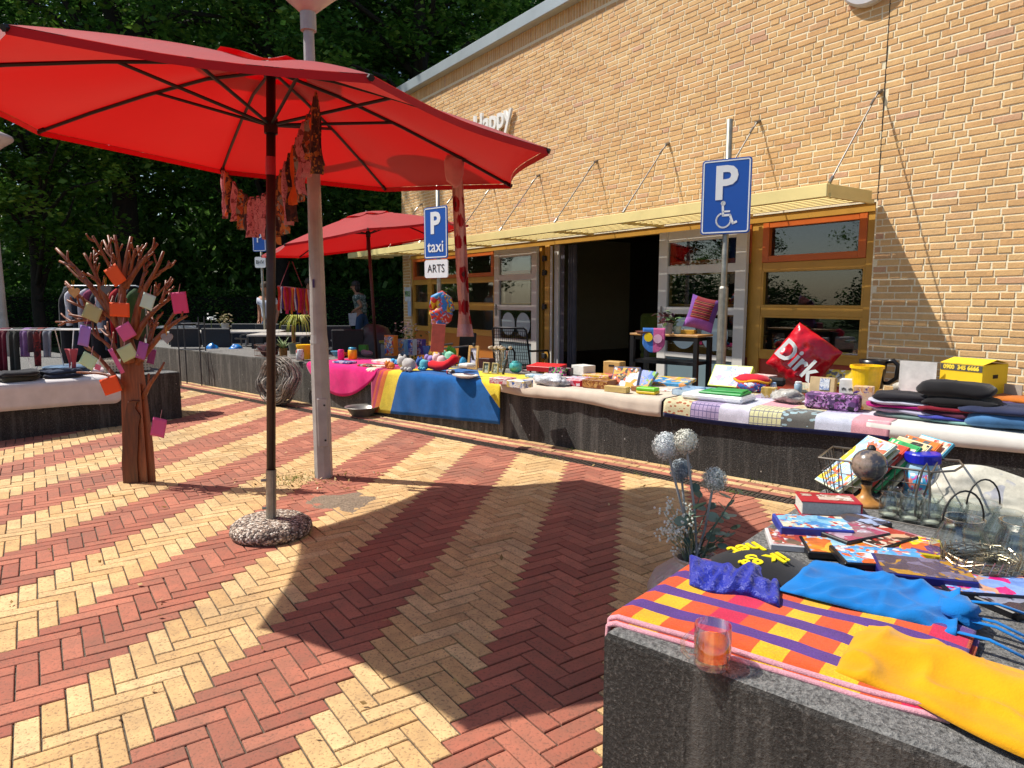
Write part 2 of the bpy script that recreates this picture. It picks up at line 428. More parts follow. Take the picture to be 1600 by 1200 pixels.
for i in range(420):
    if i < 150: P = lamp_xy+Vector((rnd.gauss(-.06, .2), rnd.gauss(-.07, .17), 0))
    elif i < 230: P = BF(rnd.uniform(-6, 3), rnd.gauss(-.2, .12), 0)
    else: P = BF(rnd.uniform(-7, 3), rnd.uniform(-4.2, -.4), 0)
    m.rv = rnd.random(); s = rnd.uniform(.006, .02); M = TR((P.x, P.y, .012), rnd.random()*6.3, rnd.gauss(0, .4), rnd.gauss(0, .4))
    m.add([(-s, 0, 0), (0, -s*.5, .002), (s, 0, s*.3), (0, s*.5, 0)], [(0, 1, 2, 3)], M)
tag(m.build('leaf_litter', leafy('#6b4a22', '#a08048', '#c9b07a', 'dry_leaf', .1)), label='dry fallen leaves scattered over the paving', cat='leaves', kind='stuff')
m = MB()
for i in range(520):
    j = rnd.random()
    if j < .35: c = lamp_xy+Vector((rnd.gauss(-.2, .12), rnd.gauss(-.08, .1), 0))
    else: c = BF(rnd.choice([-5.6, -4.2, -2.5, -1.1, .3, 1.2, 1.9, 2.4])+rnd.gauss(0, .06), rnd.choice([-.01, -.43, -.08])+rnd.gauss(0, .015), 0)
    h = rnd.uniform(.01, .035); a = rnd.random()*6.3; m.rv = rnd.random(); l = Vector((rnd.gauss(0, .35), rnd.gauss(0, .35), 1))*h
    w = Vector((math.cos(a), math.sin(a), 0))*.0025
    m.add([c-w, c+w, c+l], [(0, 1, 2)])
tag(m.build('joint_weeds', leafy('#3d5a1c', '#5f7f2a', '#8aa24a', 'weed', .3)), label='tufts of green weeds growing in the joints', cat='weeds', kind='stuff')
# ---- concrete seat blocks
def concrete_mat(name, dark, lite, spots=True):
    t = NT(name); p = t.n('NewGeometry').outputs['Position']
    g = t.noise(p, 105, 4, .75); b = t.noise(p, 3, 6, .65); s = t.n('TexVoronoi', i_Vector=p, i_Scale=9.0); s.inputs['Randomness'].default_value = 1
    c = t.ramp(g, [(.36, tuple(x*.5 for x in dark)), (.52, dark), (.62, lite), (.74, tuple(x*2.6 for x in lite))])
    c = t.mix(t.ramp(b, [(.42, 0.0), (.7, .55)]), c, tuple(x*.55 for x in dark))
    mp = t.n('Mapping', i_Vector=p); mp.inputs['Scale'].default_value = (5, 5, .45); c = t.mix(t.ramp(t.noise(mp.outputs[0], 2.2, 5, .7), [(.5, 0.0), (.72, .5)]), c, tuple(x*2.2 for x in lite))
    c = t.mix(t.math('LESS_THAN', s.outputs['Distance'], .055), c, (.42, .4, .36))
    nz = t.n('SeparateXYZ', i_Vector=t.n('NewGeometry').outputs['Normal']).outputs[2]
    c = t.mix(t.math('MULTIPLY', t.math('GREATER_THAN', nz, .7), .8), c, t.ramp(g, [(.34, (.06, .058, .055)), (.5, (.22, .215, .205)), (.66, (.36, .35, .33)), (.8, (.55, .53, .5))]))   # upward faces get a paler grain
    t.set(c, .92); t.bump(g, 1.0, .014); return t.m
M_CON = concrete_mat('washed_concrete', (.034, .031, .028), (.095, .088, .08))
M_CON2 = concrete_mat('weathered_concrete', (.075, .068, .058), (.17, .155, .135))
def block(x0, x1, y0, y1, label, mat=None):
    o = thing('concrete_bench', label, 'bench', BF((x0+x1)/2, (y0+y1)/2, 0), BA, 'dark concrete seat blocks round the square')
    m = MB(); dx, dy = (x1-x0-.008)/2, (y1-y0)/2; NX, NY, r = 40, 12, .018
    prof = [(0, -.02), (0, .25), (0, BT-r), (.3*r, BT-.3*r), (r, BT)]
    ring = []
    for k, (ins, z) in enumerate(prof):
        P = [(-dx+ins, -dy+ins), (dx-ins, -dy+ins), (dx-ins, dy-ins), (-dx+ins, dy-ins)]; ring.append([(x, y, z) for x, y in P])
    V = [p for rr in ring for p in rr]; F = [(4*k+i, 4*k+(i+1) % 4, 4*k+4+(i+1) % 4, 4*k+4+i) for k in range(4) for i in range(4)]+[(16, 17, 18, 19)]
    m.add(V, F); m.build('block', mat or M_CON, o); return o
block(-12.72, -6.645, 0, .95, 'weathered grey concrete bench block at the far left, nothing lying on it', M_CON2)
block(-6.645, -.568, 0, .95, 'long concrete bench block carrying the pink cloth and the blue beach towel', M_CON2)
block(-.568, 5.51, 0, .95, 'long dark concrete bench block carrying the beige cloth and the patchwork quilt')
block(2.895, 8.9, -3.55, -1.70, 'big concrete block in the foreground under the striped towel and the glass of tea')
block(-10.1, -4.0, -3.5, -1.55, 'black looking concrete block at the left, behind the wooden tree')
# ================================================================== BRICK BUILDING
M_OCH = plain('#bd8d38', .45, 0, .06, 5); M_ORA = plain('#c45f20', .4, 0, .06, 5); M_LEAF = plain('#cdc9c1', .5, 0, .04, 4); M_CAN = plain('#e4d18e', .5, 0, .05, 4)
M_GLZ = glass_mat((.75, .78, .78), 'window_glass', 0, .06); M_STEEL = plain('#8d8b88', .4, .8, .1, 20); M_DARK = plain('#1d1c1c', .6, 0, .1)
M_WHITE = plain('#e2e2de', .5, 0, .03); M_ZINC = plain('#aeb8bd', .4, .35, .06, 3)
bld = thing('brick_building', 'single storey buff brick community building with ochre window frames and slatted canopy', 'building', W0, WA)
def mortar_mat():
    t = NT('mortar'); p = t.n('NewGeometry').outputs['Position']; n = t.noise(p, 90, 4)
    t.set(t.ramp(n, [(.3, lin('#d6c8a2')), (.7, lin('#f2e7cc'))]), .95); t.bump(n, .5, .004); return t.m
XL, XR, ZT, ZO = -11.13, 3.6, 5.5, 2.235
m = MB(); RC = .006
m.box(((XL+XR)/2, .15+RC, (ZO+ZT)/2), (XR-XL, .3, ZT-ZO)); m.box(((-.81+XR)/2, .15+RC, ZO/2-.001), (XR+.81, .3, ZO)); m.box(((XL-10.79)/2, .15+RC, ZO/2-.001), (-10.79-XL, .3, ZO))
m.box((XL+.15, 5.16, ZT/2), (.3, 9.7, ZT)); m.box((XR-.15, 5.16, ZT/2), (.3, 9.7, ZT)); m.box(((XL+XR)/2, 9.9, ZT/2), (XR-XL-.6, .2, ZT))
wall = m.build('wall', mortar_mat(), bld)
def wb_verts(L, H=.0490, ch=.003, d=.02):
    hx, hz = L/2, H/2
    fr = [(-hx+ch, 0, -hz+ch), (hx-ch, 0, -hz+ch), (hx-ch, 0, hz-ch), (-hx+ch, 0, hz-ch)]
    md = [(-hx, ch, -hz), (hx, ch, -hz), (hx, ch, hz), (-hx, ch, hz)]; bk = [(x, d, z) for x, y, z in md]
    return fr+md+bk, [(0, 1, 2, 3)]+[(4+i, 4+(i+1) % 4, (i+1) % 4, i) for i in range(4)]+[(8+i, 8+(i+1) % 4, 4+(i+1) % 4, 4+i) for i in range(4)]
CH, STR, HDR, JT = .0625, .2165, .111, .0135
wb = []; JX = -.797
for i in range(int((ZT-.21)/CH)):
    z = (i+.5)*CH+.004
    spans = [(XL, JX-.003), (JX+.003, XR)] if z > ZO+.02 else [(XL, -10.79), (JX+.003, XR)]
    for a, b in spans:
        x = a-rnd.random()*.2
        while x < b:
            w = HDR if rnd.random() < .23 else STR
            x0, x1 = max(x+JT/2, a), min(x+w-JT/2, b)
            if x1-x0 > .03: wb.append(((x0+x1)/2, z, x1-x0))
            x += w
full, head = STR-JT, HDR-JT
wm = {round(full, 4): mesh_from(*wb_verts(full), M_WALL, 'brick_stretcher'), round(head, 4): mesh_from(*wb_verts(head), M_WALL, 'brick_header')}
cand = []
for i, (x, z, L) in enumerate(wb):
    P = WF(x, 0, z)
    if round(L, 4) in wm and in_view(P, -5):
        q = proj(P)
        if q[1] < 560 and not (1420 < q[0] < 1560 and q[1] > 545): cand.append((-L*MPP(P)**-2*abs((P-CAM).normalized().dot(WY)), i))
cand.sort(); single = set(i for _, i in cand[:300])
J = MB()
for i, (x, z, L) in enumerate(wb):
    M = TR((x+rnd.gauss(0, .001), rnd.uniform(-.002, .003), z+rnd.gauss(0, .0012)), rnd.gauss(0, .004), rnd.gauss(0, .009), rnd.gauss(0, .004))
    if i in single:
        o = bpy.data.objects.new('brick', wm[round(L, 4)]); col.objects.link(o); o.parent = wall; o.matrix_local = M
    else:
        J.rv = rnd.random(); J.add(*wb_verts(L), M)
x = XL                                              # soldier course under the roof edge
while x < XR:
    if not (x < JX < x+CH):
        J.rv = rnd.random(); V, F = wb_verts(.205); J.add(V, F, TR((x+CH/2, rnd.uniform(-.001, .003), ZT-.105), 0, 0, math.pi/2))
    x += CH
y = .03                                             # courses on the gable side
for i in range(int(ZT/CH)):
    y = .02-rnd.random()*.2
    while y < 9.8:
        w = HDR if rnd.random() < .23 else STR; y0, y1 = max(y+JT/2, .015), y+w-JT/2
        if y1-y0 > .03: J.rv = rnd.random(); J.add(*wb_verts(y1-y0), TR((XL-.011, (y0+y1)/2, (i+.5)*CH+.004), -math.pi/2, 0, 0))
        y += w
tag(J.build('brick_courses', M_WALL, wall), kind='stuff')
m = MB(); m.box((JX, .0035, 3.87), (.007, .006, 3.25)); m.build('expansion_joint', plain('#2a221c', .9), wall)
m = MB(); m.box(((XL+XR)/2, 4.95, ZT+.09), (XR-XL+.16, 10.2, .19), None, .008); m.build('roof_edge', M_ZINC, bld)
# canopy
can = MB(); CY = -.79
can.box(((-.82-12.25)/2, CY, 2.278), (12.25-.82, .035, .115), None, .004); can.box((-.835, CY/2-.02, 2.278), (.03, -CY-.08, .114), None, .003); can.box((-12.235, CY/2-.02, 2.278), (.03, -CY-.08, .114))
canopy = can.build('canopy', M_CAN, bld)
for k in range(7):
    m = MB(); m.box((0, 0, 0), (11.36, .088, .011), TR((-6.53, -.10-k*.1, 2.258), 0, R(26)), .002); m.build('slat', M_CAN, canopy)
ANC = [.80, 2.146, 3.463, 4.803, 6.156, 7.49, 8.83, 10.17, 11.5]
for s in ANC:
    m = MB(); m.box((-s-.03, CY/2, 2.235), (.04, -CY-.06, .035)); m.build('bracket', M_CAN, canopy)
    if s < 11.2:
        m = MB(); x = -s-(.03 if s < 1 else 0)
        m.tube([(x, .01, 3.245), (x, -.05, 3.22)], .018, 8); m.tube([(x, -.045, 3.225), (x, -.72, 2.39)], .0075, 6); m.tube([(x, -.71, 2.40), (x, -.755, 2.345)], .016, 8); m.tube([(x, -.10, 3.165), (x, -.16, 3.10)], .0115, 8)
        m.build('tie_rod', M_STEEL, canopy)
# beam and windows
m = MB(); m.box(((-.82-10.79)/2, .07, 2.192), (9.965, .1, .08), None, .003); m.build('lintel_beam', M_OCH, bld)
RAILS = [(2.152, 2.152), (1.717, 1.637), (1.232, 1.14), (.735, .655)]
def window(s0, s1, panel, toplight=True, cols=1):
    """one glazed bay between s0 and s1 (metres left of the datum)"""
    L = MB(); xa, xb = -s1, -s0; y = .075
    for x in (xa, xb): L.box((x, y, 1.09), (.075, .08, 2.12), None, .003)
    for z1, z0 in [(1.717, 1.637), (1.232, 1.14), (.735, .655), (.08, 0.0)]: L.box(((xa+xb)/2, y+.004, (z1+z0)/2), (xb-xa-.075, .07, z1-z0), None, .003)
    f = L.build('window', M_OCH, bld)
    xi0, xi1 = xa+.038, xb-.038; xm = (xi0+xi1)/2; W = xi1-xi0
    T = MB(); z0, z1 = 1.719, 2.15
    for x in (xi0+.04, xi1-.04): T.box((x, y-.02, (z0+z1)/2), (.08, .06, z1-z0), None, .004)
    for z in (z0+.035, z1-.03): T.box((xm, y-.018, z), (W-.16, .058, .07 if z < 2 else .06), None, .004)
    t = T.build('top_light', M_ORA, f)
    for (a, b, inset) in [(1.785, 2.095, .08), (1.232, 1.637, 0), (.735, 1.14, 0)]:
        p = MB(); p.box((xm, y+.01, (a+b)/2), (W-2*inset+.004, .006, b-a+.004)); p.build('pane', M_GLZ, f)
        if not inset:
            q = MB()
            for x in (xi0+.012, xi1-.012): q.box((x, y-.012, (a+b)/2), (.024, .05, b-a), None, .002)
            for z in (a+.012, b-.012): q.box((xm, y-.011, z), (W-.048, .048, .024), None, .002)
            q.build('glazing_bead', M_OCH, f)
    p = MB(); p.box((xm, y+.005, .367), (W, .03, .576)); p.build('panel', panel, f)
M_PRED = plain('#a5452f', .45, 0, .04, 3); M_PORA = plain('#b06a22', .5, 0, .05, 3)
window(.857, 2.10, M_PRED); window(2.17, 3.48, M_PRED); window(6.16, 7.43, M_PORA); window(7.50, 9.93, M_PORA); window(10.0, 10.74, M_PORA)
# folded-back door leaves
M_DOT = plain('#a9bcc0', .6, 0, .03); M_FROST = plain('#6f8288', .35, 0, .05, 3)
def leaf(s0, s1, dots, hinge_left):
    y = -.03; xa, xb = -s1, -s0; L = MB(); st = .145
    for x in (xa+st/2, xb-st/2): L.box((x, y, 1.10), (st, .05, 2.10), None, .003)
    for a, b in [(2.015, 2.15), (1.63, 1.727), (1.135, 1.222), (.597, .655), (.05, .16)]: L.box(((xa+xb)/2, y+.002, (a+b)/2), (xb-xa-2*st, .046, b-a), None, .003)
    d = L.build('door', M_LEAF, bld); W = xb-xa-2*st
    for a, b in [(1.727, 2.015), (1.222, 1.63), (.655, 1.135), (.16, .597)]:
        p = MB(); p.box(((xa+xb)/2, y+.006, (a+b)/2), (W+.002, .008, b-a+.002)); p.build('pane', M_GLZ if a > .2 else M_FROST, d)
    for c in dots:
        p = MB(); M = TR((xa+st+W*c, y-.001, .9)) @ UPR; p.lathe([(.0, 0), (.195, 0)], 32, M @ Matrix.Diagonal((1, 1, 1, 1))); p.lathe([(.195, 0), (.195, .001)], 32, M); p.build('round_sticker', M_DOT, d)
    h = MB(); xh = xa+.07 if hinge_left else xb-.07; h.box((xh, y-.035, 1.13), (.03, .012, .2), None, .004); h.tube([(xh, y-.05, 1.15), (xh+.0, y-.075, 1.15), (xh+(.11 if hinge_left else -.11), y-.075, 1.15)], .009, 6); h.build('handle', M_STEEL, d)
leaf(6.147, 7.389, (.27, .73), True); leaf(2.205, 3.528, (.27, .73), True)
m = MB()
for s in (5.96, 3.55): m.box((-s, .06, 1.08), (.12 if s > 4 else .05, .1, 2.14), None, .004)
pst = m.build('door_post', M_OCH, bld)
for z in (.42, 1.2, 1.73, 1.95):
    m = MB(); m.box((-6.0, -.012, z), (.09, .04, .075), None, .006); m.tube([(-6.02, -.02, z-.05), (-6.02, -.02, z+.05)], .012, 8); m.build('hinge', M_DARK, pst)
m = MB()
m.grid(40, 2, lambda a, b: (-5.62+.2*a, .16+.03*math.sin(a*22), .02+2.12*b)); m.grid(10, 2, lambda a, b: (-5.80+.16*a, .10, .02+2.12*b)); m.build('curtain', [cloth('#55525a')], bld, smooth=True)
m = MB(); m.box((-5.80, .1, 1.08), (.10, .06, 2.14)); m.box((-5.86, .02, 1.08), (.035, .02, 2.1)); m.build('curtain_track_post', M_LEAF, bld)
# the dark room inside
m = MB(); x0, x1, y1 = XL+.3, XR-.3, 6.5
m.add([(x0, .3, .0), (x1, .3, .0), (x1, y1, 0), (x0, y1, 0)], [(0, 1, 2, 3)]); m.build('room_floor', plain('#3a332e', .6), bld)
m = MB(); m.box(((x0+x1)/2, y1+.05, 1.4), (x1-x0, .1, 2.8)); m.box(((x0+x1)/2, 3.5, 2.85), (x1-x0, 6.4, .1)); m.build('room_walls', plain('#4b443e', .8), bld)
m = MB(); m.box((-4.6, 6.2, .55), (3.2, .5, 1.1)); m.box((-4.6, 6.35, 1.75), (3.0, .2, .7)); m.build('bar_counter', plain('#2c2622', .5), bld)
def lampmat():
    t = NT('lit_lamp'); t.set((1, .8, .4)); t.b.inputs['Emission Color'].default_value = (1, .72, .3, 1); t.b.inputs['Emission Strength'].default_value = 2.0; return t.m
M_LIT = lampmat()
for x, y in ((-3.2, 2.6), (-1.6, 2.6), (-4.4, 5.0), (-6, 4)):
    m = MB(); m.lathe([(.0, 2.74), (.13, 2.74), (.14, 2.78), (.14, 2.80)], 20, TR((x, y, 0))); m.build('ceiling_lamp', M_LIT, bld)
text('Happy', .50, .02, M_WHITE, bld, TR((-7.46, -.045, 4.31)) @ UPR, 'lettering', .92, .012)
m = MB(); m.lathe([(.0, .0), (.27, 0), (.29, .02), (.29, .07), (.0, .07)], 40, TR((-.975, -.075, 4.325)) @ UPR.inverted())
tag(m.build('round_wall_plate', plain('#b9b6b8', .5, 0, .03), None, MW), 'pale grey round plate fixed high on the brick wall', 'plate')
# ================================================================== PARASOLS, LAMPS, SIGNS
def canopy_mat(c, tr, name):
    t = NT(name); t.t.nodes.remove(t.b); co = t.n('NewGeometry').outputs['Position']
    rgb = t.mix(t.ramp(t.noise(co, 3, 5), [(.35, .22), (.7, 0.0)]), lin(c), tuple(x*.6 for x in lin(c)))
    d = t.n('BsdfPrincipled'); t.l(rgb, d.inputs['Base Color']); d.inputs['Roughness'].default_value = .75; d.inputs['Sheen Weight'].default_value = .38; d.inputs['Sheen Roughness'].default_value = .45
    g = t.n('BsdfTranslucent'); g.inputs[0].default_value = (*lin(tr), 1)
    mx = t.n('MixShader'); mx.inputs[0].default_value = .38; t.l(d.outputs[0], mx.inputs[1]); t.l(g.outputs[0], mx.inputs[2]); t.l(mx.outputs[0], t.out.inputs[0])
    b = t.n('Bump', i_Height=t.noise(co, 500, 2)); b.inputs['Strength'].default_value = .2; b.inputs['Distance'].default_value = .002; t.l(b.outputs[0], d.inputs['Normal'])
    return t.m
M_CANVAS = canopy_mat('#c20c18', '#b60006', 'red_canvas'); M_RIB = plain('#241a1b', .45, .3, .1); M_GALV = plain('#9c9a90', .42, .7, .15, 18)
def pebble_mat():
    t = NT('exposed_pebbles'); p = t.coord(); v = t.n('TexVoronoi', i_Vector=p, i_Scale=85.0); s = t.n('SeparateColor'); t.l(v.outputs['Color'], s.inputs[0])
    c = t.ramp(s.outputs[0], [(0, lin('#4a3a34')), (.3, lin('#8f7a6a')), (.6, lin('#b5a593')), (.85, lin('#d5cbbd'))], 'CONSTANT')
    c = t.mix(t.ramp(v.outputs['Distance'], [(.5, 0.0), (.75, .8)]), c, (.05, .04, .035)); t.set(c, .8); t.bump(t.math('SUBTRACT', 1, v.outputs['Distance']), .9, .008); return t.m
M_PEB = pebble_mat()
def parasol(label, base, hub, rim_z, cxy, Rr, a0, tx, ty, pole_mat, foot_r=.225):
    u = thing('parasol', label, 'parasol', (base[0], base[1], 0), 0, 'red parasols'); B = Vector((base[0], base[1], 0)); L = lambda P: Vector(P)-B
    cx, cy = cxy; hz = hub[2]
    def top(t, r):                                  # point on the canvas skin, r in 0..1
        # between two ribs the hem is drawn in
        ph = ((t-a0)/(math.pi/4)) % 1; cosf = math.cos(math.pi/8)/math.cos((ph-.5)*math.pi/4); cosf *= 1-.045*math.sin(ph*math.pi)*r
        rr = r*Rr*cosf; x, y = math.cos(t)*rr, math.sin(t)*rr; sag = .028*math.sin(ph*math.pi)*math.sin(r*math.pi*.9)
        z = hz+(rim_z-hz)*(r**1.3)-sag+(tx*x+ty*y)
        return L((cx+x, cy+y, z))
    m = MB(); m.smooth = True
    N = 64
    m.grid(N, 14, lambda a, b: top(a0+a*2*math.pi, .14+.86*b))
    cn = m.build('canopy', M_CANVAS, u)
    m = MB()                                        # hem strip
    m.grid(N, 1, lambda a, b: top(a0+a*2*math.pi, 1.0)-Vector((0, 0, .002+.03*b))); m.build('hem', M_CANVAS, cn)
    m = MB(); m.smooth = True
    m.grid(N, 4, lambda a, b: top(a0+a*2*math.pi, .02+.24*b)+Vector((0, 0, .022+.010*math.sin(a*8*2*math.pi)*b))); m.build('vent', M_CANVAS, cn)
    axis = (Vector(hub)-Vector((base[0], base[1], .08))).normalized()
    run = Vector(hub)-axis*.30; bt = Vector((base[0], base[1], .08))
    m = MB(); m.smooth = True; m.tube([L(bt+axis*.1), L(hub)+axis*.0], .0245, 14); m.build('pole', pole_mat, u)
    m = MB(); m.tube([L(hub)+axis*.01, L(hub)+axis*.038], [.03, .012], 10); m.build('finial', M_RIB, u)
    m = MB(); m.tube([L(run)-axis*.05, L(run)+axis*.03], .036, 12); m.build('runner', M_RIB, u); m = MB(); m.tube([L(hub)-axis*.06, L(hub)-axis*.01], .036, 12); m.build('top_hub', M_RIB, u)
    for k in range(8):
        t = a0+k*math.pi/4; m = MB()
        P = [top(t, r)-Vector((0, 0, .014)) for r in (.03, .25, .5, .75, .985)]; P[0] = L(hub)-axis*.03+Vector((math.cos(t)*.03, math.sin(t)*.03, 0))
        m.tube(P, .0095, 6); rb = m.build('rib', M_RIB, u)
        m = MB(); m.tube([L(run)+Vector((math.cos(t)*.03, math.sin(t)*.03, 0)), top(t, .46)-Vector((0, 0, .016))], .009, 6); m.build('strut', M_RIB, rb)
        m = MB(); m.tube([top(t, .97)-Vector((0, 0, .012)), top(t, 1.005)-Vector((0, 0, .012))], .013, 6); m.build('rib_cap', M_RIB, rb)
    m = MB(); m.smooth = True; m.lathe([(foot_r*.93, 0), (foot_r, .025), (foot_r*.97, .06), (foot_r*.82, .085), (foot_r*.3, .092), (0, .092)], 36); m.build('base', M_PEB, u)
    m = MB(); m.tube([L(bt)-axis*.02, L(bt)+axis*.29], .028, 14); m.tube([L(bt)+Vector((-.02, 0, .07)), L(bt)+Vector((-.045, -.01, .07))], .008, 6); m.tube([L(bt)+Vector((-.02, 0, .23)), L(bt)+Vector((-.045, -.01, .23))], .008, 6); m.build('sleeve', M_GALV, u)
    return u, top, L
M_POLE = plain('#3b2e2a', .4, .35, .1)
um1, um1top, um1L = parasol('large open red parasol with black ribs standing in front of the lamp post', (-1.362, 3.775), (-1.275, 3.823, 2.545), 2.174, (-1.293, 3.823), 1.511, 2.911, -.085, .001, M_POLE)
m = MB(); m.tube([(.066, .034, 1.98), (.07, .036, 2.075)], .0262, 12); m.build('red_tape', plain('#b01c30', .5), um1)
u2 = DEP(590, 560, 10.6); u2.z = 0; h2 = DEP(573, 333, 10.5)
um2, um2top, um2L = parasol('smaller looking red parasol behind the taxi sign with a maroon pole', (u2.x, u2.y), tuple(h2), 2.20, (h2.x+.0, h2.y+.0), 1.52, R(12), .165, .02, plain('#4d2422', .5, .1))
# ---- lamp posts
M_LAMP = plain('#a8a6a3', .5, .15, .14, 6, .15, 30)
def lamp_post(P, label, zt=3.32, r0=.062, r1=.036):
    u = thing('lamp_post', label, 'lamp post', (P.x, P.y, 0), R(20), 'grey park lamp posts')
    m = MB(); m.tube([(0, 0, -.02), (0, 0, .55), (0, 0, 1.0)], [r0, r0*.99, r0*.97], 8); m.tube([(0, 0, 1.0), (0, 0, 1.06), (0, 0, zt-.15)], [r0*.97, r0*.88, r1], 16); m.build('pole', M_LAMP, u)
    m = MB(); m.tube([(0, 0, zt-.16), (0, 0, zt-.02)], r1*1.5, 16); m.build('collar', M_LAMP, u)
    m = MB(); m.smooth = True; m.lathe([(.055, zt-.04), (.10, zt+.0), (.20, zt+.085), (.29, zt+.15), (.305, zt+.18), (.29, zt+.21), (.15, zt+.27), (0, zt+.29)], 32); m.build('lamp_shade', plain('#bfb3b0', .45, 0, .05), u)
    m = MB(); m.box((0, -r0*.93, .42), (.07, .012, .36), None, .005); h = m.build('access_hatch', M_LAMP, u)
    for z in (.29, .55):
        m = MB(); m.tube([(.015, -r0*.95, z), (.015, -r0*1.12, z)], .008, 6); m.build('hatch_screw', M_DARK, h)
    m = MB(); m.box((-.03, -r0*.87, 1.43), (.014, .012, .06)); m.build('sticker', plain('#3d2f6b', .5), u)
    return u
lamp_post(lamp_xy, 'grey metal lamp post standing right behind the big parasol pole', r0=.066)
l2 = DEP(3, 480, 9.7); lamp_post(l2, 'pale lamp post cut by the left edge of the picture')
# ---- road signs
M_SBLUE = plain('#0e4fa8', .35, 0, .02); M_SWHITE = plain('#dfe3e6', .4, 0, .02); M_SIGNBACK = plain('#8b9094', .4, .6, .06)
def round_rect(w, h, r, n=5):
    P = []
    for cx, cy, a in ((w/2-r, h/2-r, 0), (-w/2+r, h/2-r, 90), (-w/2+r, -h/2+r, 180), (w/2-r, -h/2+r, 270)):
        for k in range(n+1): t = R(a+90*k/n); P.append((cx+math.cos(t)*r, cy+math.sin(t)*r))
    return P[::-1]
def ring_plate(mb, w, h, r, th, y):
    A = round_rect(w, h, r); B = round_rect(w-2*th, h-2*th, max(r-th, .004)); n = len(A)
    mb.add([(x, y, z) for x, z in A]+[(x, y, z) for x, z in B], [(i, (i+1) % n, n+(i+1) % n, n+i) for i in range(n)])
def sign_post(P, zpanel, rz, label, kind, pole_h, r=.024, sleeve=0.0):
    u = thing('road_sign', label, 'road sign', (P.x, P.y, 0), rz)
    m = MB(); m.smooth = True; m.tube([(0, 0, 0), (0, 0, pole_h)], r, 14); m.build('pole', M_GALV, u)
    if sleeve: m = MB(); m.tube([(0, 0, 0), (0, 0, sleeve), (0, 0, sleeve+.02)], [r*1.55, r*1.55, r*1.1], 14); m.build('pole_sleeve', M_GALV, u)
    return u
def panel(u, w, h, zc, bluish=True, y=-.04):
    m = MB(); m.prism(round_rect(w, h, .03), y-.006, y+.006, TR((0, 0, zc))); p = m.build('panel', [M_SBLUE if bluish else M_SWHITE], u)
    if bluish:
        m = MB(); ring_plate(m, w-.022, h-.022, .024, .012, y-.008); o = m.build('border', M_SWHITE, p); o.location = (0, 0, zc)
    m = MB(); m.box((0, -.02, zc+h*.28), (.09, .03, .03)); m.box((0, -.02, zc-h*.28), (.09, .03, .03)); m.build('clamp', M_GALV, u)
    return p
ps = CAM+ray(1136, 308)*6.45; zc1 = ps.z
s1 = sign_post(Vector((ps.x, ps.y, 0)), 0, R(-32), 'blue disabled parking sign on a galvanised post in front of the doors', '', ps.z+.70, .029, 1.42)
p1 = panel(s1, .455, .683, zc1)
text('P', .42, .001, M_SWHITE, p1, TR((-.005, -.049, zc1+.11)) @ UPR, 'letter', 1.0, .012)
m = MB(); y = -.0485                                # wheelchair symbol
def stroke(mb, pts, w):
    for a, b in zip(pts[:-1], pts[1:]):
        a, b = Vector((a[0], 0, a[1])), Vector((b[0], 0, b[1])); d = (b-a).normalized(); nrm = Vector((d.z, 0, -d.x))*w/2; e = d*w*.35
        Y = Vector((0, y, 0)); mb.add([a-nrm-e+Y, b-nrm+e+Y, b+nrm+e+Y, a+nrm-e+Y], [(0, 1, 2, 3)])
arc = [(-.012+.058*math.cos(R(t)), -.058+.058*math.sin(R(t))) for t in range(112, 372, 13)]
stroke(m, arc, .013); stroke(m, [(-.02, .055), (-.016, -.018), (.04, -.018), (.066, -.085), (.092, -.074)], .018); stroke(m, [(-.018, .012), (.035, .012)], .014)
m.lathe([(0, 0), (.02, 0)], 14, TR((-.018, y, .078)) @ UPR)
sy = m.build('wheelchair_symbol', M_SWHITE, p1); sy.location = (0, 0, zc1-.15); sy.scale = (1.14, 1, 1.14)
pt = CAM+ray(685, 364)*8.15; s2 = sign_post(Vector((pt.x, pt.y, 0)), 0, R(-41), 'blue taxi parking sign with a white ARTS plate under it', '', pt.z+.95, .027)
p2 = panel(s2, .4, .6, pt.z)
text('P', .34, .001, M_SWHITE, p2, TR((-.005, -.049, pt.z+.10)) @ UPR, 'letter', 1.0, .012); text('taxi', .19, .001, M_SWHITE, p2, TR((0, -.049, pt.z-.165)) @ UPR, 'word', 1.0, .002)
p3 = panel(s2, .4, .21, pt.z-.42, False); text('ARTS', .135, .001, M_DARK, p3, TR((0, -.048, pt.z-.42)) @ UPR, 'word', .95)
pb = DEP(409, 410, 13.0); s3 = sign_post(Vector((pb.x, pb.y, 0)), 0, R(-20), 'small white BHV plate under a blue sign, half hidden behind the parasol pole', '', pb.z+.75, .024)
p4 = panel(s3, .3, .45, pb.z+.42); text('P', .26, .001, M_SWHITE, p4, TR((0, -.049, pb.z+.44)) @ UPR, 'letter'); p5 = panel(s3, .24, .2, pb.z, False); text('BHV', .1, .001, M_DARK, p5, TR((0, -.048, pb.z)) @ UPR, 'word')
